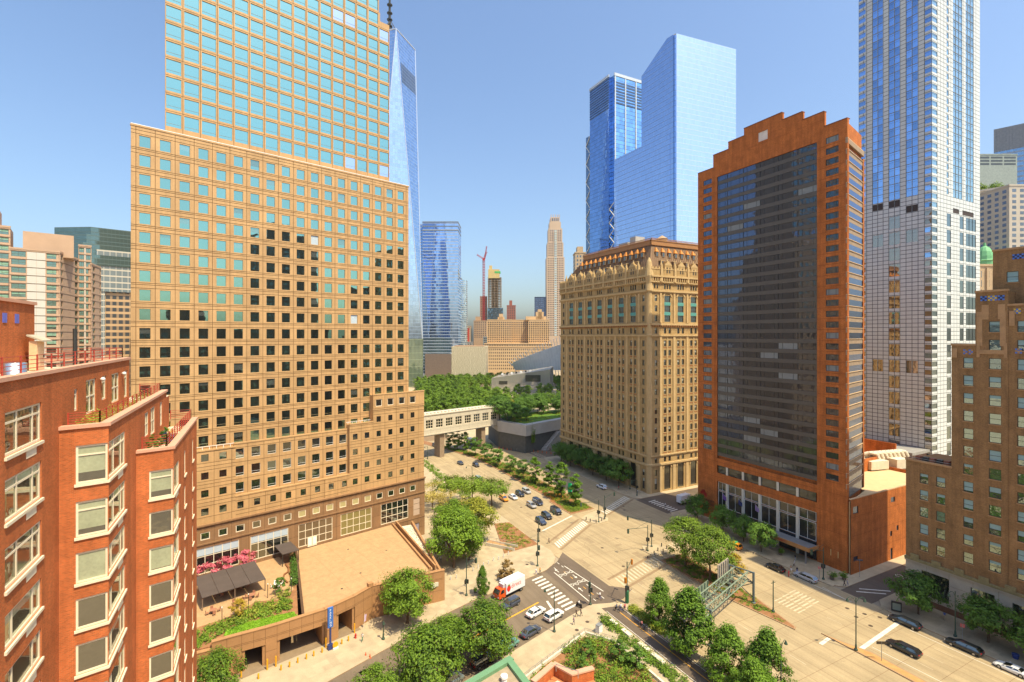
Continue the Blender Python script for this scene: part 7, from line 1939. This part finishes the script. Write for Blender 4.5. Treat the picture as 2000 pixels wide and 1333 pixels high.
# access ramp with rails on the plaza
t = thing('access_ramp', 'sloping access ramp with rails beside the corner planting bed', 'ramp', 57.2, 128.6, .14, -52)
b = MB(); b.add([(0, 0, 0), (9, 0, 0), (9, 2, 0), (0, 2, 0), (0, 0, .9), (0, 2, .9)], [(4, 1, 2, 5), (0, 1, 4), (2, 3, 5), (0, 4, 5, 3)]); b.build('slope', mat('ramp_paving', (.42, .24, .11), .9), t)
for y in (-.2, 2.0): b = MB(); b.box(0, 9, y, y + .2, 0, .9); b.build('side_wall', ST2, t)
for y in (-.1, 2.1):
    b = MB(); b.tube((0, y, 1.7), (9, y, 1.3), .04); [b.tube((x, y, .8), (x, y, 1.6), .03, n=4) for x in (0, 2.2, 4.5, 6.8, 9)]; b.build('rail', GREYMET, t)
# signs
def sign(name, label, x, y, h, w, hh, col, rz=0, z=.14):
    t = thing(name, label, 'sign', x, y, z, rz)
    b = MB(); b.tube((0, 0, 0), (0, 0, h), .05, n=6); b.build('post', GREYMET, t); b = MB(); b.box(-w / 2, w / 2, -.03, .03, h - hh, h); b.build('panel', plain(col, .5), t)
sign('street_sign', 'street name sign post on the side street corner by the hotel', 132.4, 69.6, 4.4, 1.4, .35, (.10, .12, .14), -40)
sign('direction_sign', 'dark arrow board on a post on the narrow median', 101.8, 49.8, 3.6, 1.8, .5, (.05, .04, .03), -30)
sign('no_turn_sign', 'small red and white sign on the hotel pavement pole', 122.6, 73.6, 3.0, .6, .6, (.62, .20, .18), -60)
sign('pavement_sign', 'small red and white sign by the deco building lamp', 123.0, 46.0, 3.2, .7, .7, (.55, .15, .13), -60)
t = thing('green_banner', 'bright green wrapped sign between the columnar median trees', 'banner', 101.0, 151.4, .17, -60)
b = MB(); b.tube((0, 0, 0), (0, 0, 3.0), .06); b.build('post', GREYMET, t); b = MB(); b.add([(-.7, -.3, 2.4), (.7, -.3, 2.4), (.8, .3, 3.2), (-.6, .3, 3.4), (-.6, -.2, 5.8), (.5, -.3, 6.0), (.6, .3, 5.6), (-.4, .3, 5.4)], [(0, 1, 5, 4), (1, 2, 6, 5), (2, 3, 7, 6), (3, 0, 4, 7), (4, 5, 6, 7)]); b.build('wrap', plain((.02, .55, .22), .5), t)
t = thing('information_kiosk', 'dark advertising kiosk on the deco building pavement', 'kiosk', 122.8, 57.2, .14, -60)
b = MB(); b.box(-.9, .9, -.2, .2, .2, 2.2); b.build('case', DARKMET, t); b = MB(); b.box(-.7, .7, -.23, -.2, .5, 1.9); b.build('poster', plain((.25, .28, .22), .4), t)
for i, (x, y) in enumerate(((126.5, 86.5), (127.6, 70.6), (125.0, 72.0), (124.8, 38.9))):
    t = thing('planter', ['planter with green plants beside the hotel door', 'planter with palm at the hotel corner, right', 'planter with palm at the hotel corner, left', 'blue bin by the deco building trees'][i], 'planter' if i < 3 else 'bin', x, y, .14)
    b = MB(); b.lathe([(.4, 0), (.55, .8), (.5, .85)], (0, 0, 0), 10); b.build('pot', plain((.16, .12, .09), .7) if i < 3 else plain((.03, .06, .25), .5), t)
    if i < 3: bed('foliage', '', [(-.6, -.6), (.6, -.6), (.6, .6), (-.6, .6)], .8, 10, 1.3, .4, LF_G, 60 + i, .6, 20, t)
# terrace awnings, tables and chairs (garage frame)
AWN = mat('charcoal_awning', (.085, .065, .055), .8, .15, .6)
def gthing(name, label, cat, x, y, z=5.98, rz=0, group=None):
    v = lg @ Vector((x, y, 0)); return thing(name, label, cat, v.x, v.y, z, 14.4 + rz, group)
t = gthing('patio_awning', 'long charcoal four panel awning over the garden patio', 'awning', -54.3, -12)
for i in range(4): b = MB(); x0 = -5.8 + i * 2.9; b.add([(x0 + .03, -4.4, 2.5), (x0 + 2.87, -4.4, 2.5), (x0 + 2.87, 4.4, 3.3), (x0 + .03, 4.4, 3.3), (x0 + .03, -4.4, 2.62), (x0 + 2.87, -4.4, 2.62), (x0 + 2.87, 4.4, 3.42), (x0 + .03, 4.4, 3.42)], [(4, 5, 6, 7), (0, 1, 5, 4), (1, 2, 6, 5), (2, 3, 7, 6), (3, 0, 4, 7), (3, 2, 1, 0)]); b.build('canopy_panel', AWN, t)
for x in (-5.7, 0, 5.7):
    for y, h in ((-4.2, 2.5), (4.2, 3.3)): b = MB(); b.box(x - .08, x + .08, y - .08, y + .08, 0, h); b.build('post', plain((.22, .15, .10), .7), t)
t = gthing('door_awning', 'small charcoal awning by the terrace doors', 'awning', -40.6, -4.0)
b = MB(); b.box(-1.9, 1.9, -3.2, 3.2, 2.8, 2.95); b.build('canopy_panel', AWN, t)
for x in (-1.8, 1.8):
    for y in (-3.0, 3.0): b = MB(); b.box(x - .07, x + .07, y - .07, y + .07, 0, 2.8); b.build('post', DARKMET, t)
TEAK = plain((.36, .16, .09), .7)
def table(label, x, y, col=TEAK, group='patio tables'):
    t = gthing('patio_table', label, 'table', x, y, group=group)
    b = MB(); b.lathe([(.06, 0), (.06, .7), (.65, .7), (.65, .75)], (0, 0, 0), 14); b.build('table_top', col, t)
    b = MB(); b.lathe([(.35, 0), (.05, .1)], (0, 0, 0), 10); b.build('foot', DARKMET, t)
def chair(label, x, y, rz, col=TEAK, group='patio chairs'):
    t = gthing('patio_chair', label, 'chair', x, y, 5.98, rz, group)
    b = MB(); b.box(-.25, .25, -.25, .25, .42, .47); b.build('seat', col, t); b = MB(); b.box(-.25, .25, .21, .27, .47, .95); b.build('backrest', col, t)
    for sx in (-1, 1):
        for sy in (-1, 1): b = MB(); b.tube((sx * .22, sy * .22, 0), (sx * .22, sy * .22, .42), .03, n=4); b.build('leg', col, t)
for k, (x, y, nm) in enumerate(((-58.6, -18.6, 'left sunny'), (-54.2, -18.4, 'middle sunny'), (-51.4, -17.4, 'right sunny'), (-56.0, -12.0, 'left shaded'), (-51.6, -11.6, 'right shaded'))):
    table('%s wooden table on the patio in front of the awning' % nm if k < 3 else '%s table under the long awning' % nm, x, y)
    for i in range(4): a = i * 90 + 30 * k; chair('wooden chair at the %s patio table' % nm, x + 1.0 * math.sin(rad(-a)), y + 1.0 * math.cos(rad(a)), a, group='chairs at the %s table' % nm)
table('white round table near the planter edge of the roof garden', -46.2, -16.0, WHITE)
for i in range(4): chair('white chair at the round table near the planter edge', -46.2 + math.sin(rad(-90 * i)), -16.0 + math.cos(rad(90 * i)), 90 * i, WHITE, 'white chairs by the planter edge')
for i, (x, y) in enumerate(((-44.6, -20.4), (-49.0, -19.6), (-53.0, -21.4), (-58.0, -23.4))):
    t = gthing('garden_light', '%s slim dark light post from the right on the roof garden' % ords[i], 'light post', x, y, group='roof garden light posts'); b = MB(); b.tube((0, 0, 0), (0, 0, 2.8), .06); b.build('post', DARKMET, t); b = MB(); b.lathe([(.1, 2.8), (.1, 3.0)], (0, 0, 0), 6); b.build('cap', WHITE, t)
# two low roofs at the bottom edge
t = thing('green_edged_house', 'flat gravel roof with green metal edge at the bottom', 'house', 33.0, 65.7, 0, 0)
pl = [(0, 0), (-30, -8.0), (-30, -40), (0, -40)]
b = MB(); b.prism(pl, 0, 11.4, 0); b.build('wall', BR, t)
b = MB(); b.prism([(-.6, -.9), (-29, -8.4), (-29, -39), (-.6, -39)], 11.4, 11.5, 0); b.build('roof', TARROOF, t)
GED = mat('green_edge_metal', (.14, .28, .15), .5, .12)
for p, q in (((-30, -8.0), (0, 0)), ((0, 0), (0, -40))):
    p = Vector(p); q = Vector(q); d = q - p; b = MB(); b.box(-.02, d.length + (.2 if p.y > q.y - 1 else .26), -.75, .25, 11.3, 12.0 + (.02 if p.x < -1 else 0)); b.build('edge_trim', GED, t, T=TM(p.x, p.y, 0, math.degrees(math.atan2(d.y, d.x))))
b = MB(); b.lathe([(.4, 0), (.4, .5), (.55, .55), (.5, .8)], (-2.6, -3.6, 11.5), 10); b.build('roof_vent', WHITE, t)
b = MB(); b.tube((-6.6, -4.6, 11.5), (-6.6, -4.6, 12.3), .12); b.build('roof_pipe', GREYMET, t)
t = thing('red_parapet_house', 'small red brick roof with pink coping at the bottom', 'house', 38.0, 61.2, 0, 0)
pl = [(0, 0), (-2.4, -1.0), (-4.3, -1.8), (-4.3, -30), (4.5, -30), (4.5, -3.4), (1.2, -3.0)]
b = MB(); b.prism(pl, 0, 10.6, 0); b.build('wall', BR, t)
b = MB(); b.prism([(-.2, -1.4), (-3.6, -2.4), (-3.6, -29), (3.6, -29), (3.6, -4.2), (.6, -3.8)], 10.6, 10.7, 0); b.build('roof', mat('pale_deck', (.68, .56, .40), .8), t)
for i in range(len(pl)):
    if i in (2, 3, 4): continue
    p, q = Vector(pl[(i + 1) % len(pl)]), Vector(pl[i]); d = q - p; b = MB(); b.box(-.1, d.length + .1, -.4, .2, 10.6, 12.0 + .004 * i, 0); b.box(-.15, d.length + .15, -.5, .3, 12.0 + .004 * i, 12.2 + .006 * i, 1); b.build('parapet', [BR, COPE], t, T=TM(p.x, p.y, 0, math.degrees(math.atan2(d.y, d.x)) + 180) @ TM(-d.length, 0))
b = MB(); b.path([(-.6, -1.6, 12.2), (-.6, -1.6, 13.2), (1.4, -4.2, 13.2), (1.4, -4.2, 12.2)], .05, 4); b.build('rail', GREYMET, t)

# ================================================================ people and bicycles
SKIN = plain((.42, .24, .16), .6); HAIR = plain((.04, .025, .018), .7); SHOE = plain((.05, .045, .04), .6)
def person_base(pose):
    J = {'pel': (0, 0, .95), 'bel': (0, 0, 1.12), 'che': (0, .01, 1.32), 'nek': (0, .0, 1.47), 'hd': (0, .02, 1.58), 'top': (0, .01, 1.70)}
    Rd = {'pel': .135, 'bel': .12, 'che': .15, 'nek': .055, 'hd': .095, 'top': .07}
    E_ = [('pel', 'bel'), ('bel', 'che'), ('che', 'nek'), ('nek', 'hd'), ('hd', 'top')]
    st = {'stand': (0, 0), 'walk': (.26, -.22), 'ride': (.42, .30)}[pose]
    for s_, dy in ((-1, st[0]), (1, st[1])):
        k = 'L' if s_ < 0 else 'R'
        if pose == 'ride':
            pts = [('hip', (s_ * .09, 0, .92), .095), ('kne', (s_ * .11, .38, .78 if s_ < 0 else .92), .07), ('ank', (s_ * .10, .2, .36 if s_ < 0 else .52), .045), ('toe', (s_ * .10, .36, .33 if s_ < 0 else .5), .04)]
        else:
            pts = [('hip', (s_ * .09, 0, .90), .095), ('kne', (s_ * .10, dy * .6 + .04, .50), .065), ('ank', (s_ * .10, dy, .09), .045), ('toe', (s_ * .11, dy + .16, .045), .035)]
        prev = 'pel'
        for n_, c, r in pts: J[n_ + k] = c; Rd[n_ + k] = r; E_.append((prev, n_ + k)); prev = n_ + k
        if pose == 'ride': pts = [('sho', (s_ * .19, .02, 1.40), .065), ('elb', (s_ * .24, .22, 1.20), .045), ('wri', (s_ * .22, .46, 1.10), .035), ('han', (s_ * .22, .54, 1.08), .035)]
        else: pts = [('sho', (s_ * .19, 0, 1.41), .065), ('elb', (s_ * .24, -dy * .35, 1.14), .045), ('wri', (s_ * .24, -dy * .6 + .06, .90), .034), ('han', (s_ * .24, -dy * .7 + .08, .80), .036)]
        prev = 'che'
        for n_, c, r in pts: J[n_ + k] = c; Rd[n_ + k] = r; E_.append((prev, n_ + k)); prev = n_ + k
    ns = list(J); ix = {n_: i for i, n_ in enumerate(ns)}
    me = bpy.data.meshes.new('p'); me.from_pydata([J[n_] for n_ in ns], [(ix[a], ix[c]) for a, c in E_], [])
    o = bpy.data.objects.new('p', me); COL.objects.link(o)
    o.modifiers.new('s', 'SKIN')
    sv = me.skin_vertices[0].data
    for n_ in ns: sv[ix[n_]].radius = (Rd[n_], Rd[n_]); sv[ix[n_]].use_root = n_ == 'pel'
    sb = o.modifiers.new('d', 'SUBSURF'); sb.levels = 1
    bpy.context.view_layer.update()
    out_ = bpy.data.meshes.new_from_object(o.evaluated_get(bpy.context.evaluated_depsgraph_get()))
    bpy.data.objects.remove(o); bpy.data.meshes.remove(me)
    return out_
PB_ = {p: person_base(p) for p in ('stand', 'walk', 'ride')}
def body(pose, shirt, pants, hair=HAIR):
    me = PB_[pose].copy(); me.name = 'body'
    me.materials.clear()
    for m_ in (plain(shirt, .8), plain(pants, .8), SKIN, hair, SHOE): me.materials.append(m_)
    idx = []
    for p in me.polygons:
        c = p.center
        if c.z > 1.50: i = 3 if (c.z > 1.63 or c.y < -.03) else 2
        elif abs(c.x) > .19 and c.z < 1.24: i = 2
        elif c.z > .98: i = 0
        elif c.z < .11 and pose != 'ride': i = 4
        else: i = 1
        idx.append(i)
    me.polygons.foreach_set('material_index', idx); me.polygons.foreach_set('use_smooth', [True] * len(idx))
    return me
def person(label, x, y, rz, shirt, pants, pose='walk', z=.15, s=1.0):
    t = thing('person', label, 'person', x, y, z, rz, s=s)
    link('body', body(pose, shirt, pants), t)
    return t
W_, K_, B_, R_, GY, DN, TN_ = (.72, .70, .68), (.03, .03, .035), (.08, .14, .40), (.50, .05, .05), (.30, .30, .30), (.06, .09, .17), (.5, .38, .24)
person('person in white shirt and dark trousers walking beside the garage wall', 42.3, 124.6, 160, W_, K_)
person('person in white shirt stepping onto the side street crossing', 61.4, 107.2, 190, W_, B_)
person('person in orange top beside the white shirt at the crossing', 62.4, 107.0, 190, (.55, .25, .04), K_)
person('person in purple top on the south west corner', 57.7, 85.0, 60, (.25, .12, .35), DN)
person('person in black with pale hat walking on the south west corner', 59.8, 87.2, 240, K_, K_)
person('second person in black on the south west corner', 60.8, 86.9, 240, (.05, .04, .04), K_)
person('person in black walking at the north crosswalk end', 73.9, 121.6, 30, K_, K_)
person('person in dark clothes waiting on the south crosswalk', 91.4, 100.0, 80, K_, GY, z=.03)
person('person in white shirt behind the black sedan at the hotel', 118.9, 78.4, 90, W_, TN_, z=.03)
person('person in orange shirt among the group at the hotel kerb', 120.1, 79.3, 200, (.55, .22, .05), DN, 'stand', .03)
person('person in blue shorts among the group at the hotel kerb', 120.6, 78.0, 150, K_, B_, 'stand', .03)
person('person in red shirt standing behind the black sedan', 117.0, 77.8, 70, R_, R_, 'stand', .03)
person('person in white top and black skirt near the hotel door', 122.8, 80.2, 30, W_, K_)
person('second person in white near the hotel door', 123.6, 80.6, 30, W_, GY)
person('person in grey walking on the hotel pavement under the canopy', 126.6, 82.4, 100, K_, GY)
person('person in black at the side street corner by the hotel', 124.4, 68.8, 200, K_, K_, z=.03)
person('person in pale clothes at the side street corner by the hotel', 125.0, 68.4, 200, (.55, .48, .50), (.5, .44, .45), z=.03)
person('person in blue shirt on the deco building pavement', 128.4, 51.0, 90, B_, TN_)
person('person in white crossing between stone tower and hotel', 125.9, 129.0, 20, W_, K_, z=.03)
person('person in white walking by the corner of the stone tower', 127.0, 144.6, 90, W_, DN)
person('person in grey at the kerb of the stone tower corner', 123.4, 146.4, 40, GY, TN_)
person('person in red by the stone tower trees', 123.6, 151.4, 10, R_, K_)
person('person in white on the pavement near the garage hydrant', 17.6, 99.2, 120, W_, (.05, .2, .12))
person('person at the end of the side street beside the annex', 157.4, 69.9, 90, (.6, .5, .5), GY)
person('person in white below the raised park', 118.2, 226.6, 200, W_, (.5, .55, .6), z=.15)
person('person in red below the raised park stair', 134.0, 219.4, 90, R_, K_)
person('person in dark clothes on the pavement below the raised park', 121.4, 217.6, 160, K_, DN)
RUB = plain((.03, .03, .03), .7)
def bike(label, x, y, rz, frame, z=.16):
    t = thing('bicycle', label, 'bicycle', x, y, z, rz)
    for yy in (-.5, .52):
        b = MB(); n_ = 14
        for i in range(n_): a0, a1 = 6.283 * i / n_, 6.283 * (i + 1) / n_; b.tube((0, yy + .33 * math.cos(a0), .35 + .33 * math.sin(a0)), (0, yy + .33 * math.cos(a1), .35 + .33 * math.sin(a1)), .022, n=4)
        for i in range(4): a0 = 3.1416 * i / 4; b.tube((0, yy + .33 * math.cos(a0), .35 + .33 * math.sin(a0)), (0, yy - .33 * math.cos(a0), .35 - .33 * math.sin(a0)), .006, n=3)
        b.build('wheel', RUB, t)
    b = MB(); b.path([(0, -.5, .35), (0, -.12, .82), (0, .36, .84), (0, .05, .34), (0, -.12, .82)], .025, 5); b.path([(0, -.5, .35), (0, .05, .34)], .025, 5); b.path([(0, .52, .35), (0, .36, .95)], .025, 5); b.build('frame', plain(frame, .4), t)
    b = MB(); b.tube((-.24, .44, 1.05), (.24, .44, 1.05), .02, n=5); b.tube((0, .36, .95), (0, .44, 1.05), .02, n=5); b.build('handlebar', DARKMET, t)
    b = MB(); b.box(-.07, .07, -.26, 0, .84, .9); b.build('saddle', RUB, t)
for i, (x, y, rz, sh, pa, fc_, lb) in enumerate((
    (68.6, 90.6, 0, W_, (.42, .22, .16), (.05, .10, .45), 'blue bicycle at the end of the bike crossing'),
    (68.8, 84.9, 10, (.10, .12, .2), K_, (.3, .3, .3), 'left bicycle of the group waiting on the bike path'),
    (69.7, 84.6, 0, (.55, .55, .62), B_, (.05, .12, .5), 'middle bicycle of the group waiting on the bike path'),
    (70.5, 84.2, -10, (.55, .10, .12), DN, (.4, .05, .05), 'right bicycle of the group waiting on the bike path'),
    (69.4, 77.6, 12, (.55, .20, .20), K_, (.2, .2, .2), 'bicycle alone on the bike path beside the hedge'))):
    bike(lb, x, y, rz, fc_); t = person(lb.replace('blue bicycle', 'rider in white on the blue bicycle').replace('left bicycle', 'rider in navy on the left bicycle').replace('middle bicycle', 'rider in pale top on the middle bicycle').replace('right bicycle', 'rider in red on the right bicycle').replace('bicycle alone', 'rider in pink top alone'), x, y, rz, sh, pa, 'ride', .16)
t = thing('scooter', 'black motor scooter on the side street crosswalk', 'scooter', 62.6, 90.2, .02, 20)
b = MB(); b.add([(-.16, -.7, .35), (.16, -.7, .35), (.2, .1, .3), (-.2, .1, .3), (-.14, -.7, .85), (.14, -.7, .85), (.16, .0, .8), (-.16, .0, .8)], [(0, 1, 5, 4), (1, 2, 6, 5), (2, 3, 7, 6), (3, 0, 4, 7), (4, 5, 6, 7)]); b.add([(-.2, .35, .3), (.2, .35, .3), (.22, .55, .95), (-.22, .55, .95), (-.2, .45, .3), (.2, .45, .3), (.22, .62, .95), (-.22, .62, .95)], [(0, 1, 2, 3), (4, 7, 6, 5), (0, 3, 7, 4), (1, 5, 6, 2)]); b.build('body', BLACKP, t)
for y in (-.55, .62): b = MB(); b.tube((-.06, y, .25), (.06, y, .25), .25, n=12); b.build('wheel', RUB, t)
b = MB(); b.tube((-.3, .5, 1.05), (.3, .5, 1.05), .03, n=5); b.build('handlebar', DARKMET, t)
person('rider in white shirt on the black scooter', 62.6, 90.2, 20, W_, K_, 'ride', -.05)
# ================================================================ summer haze
hm, hnt, hp = newmat('haze_air')
hnt.nodes.remove(hp)
pv = hnt.nodes.new('ShaderNodeVolumePrincipled')
pv.inputs['Color'].default_value = (.86, .90, 1.0, 1); pv.inputs['Density'].default_value = .00004; pv.inputs['Anisotropy'].default_value = .2
hnt.links.new(pv.outputs[0], hnt.nodes['Material Output'].inputs['Volume'])
b = MB(); b.box(-1500, 1500, -1500, 1500, -1.2, 560)
b.build('haze', hm)['kind'] = 'stuff'
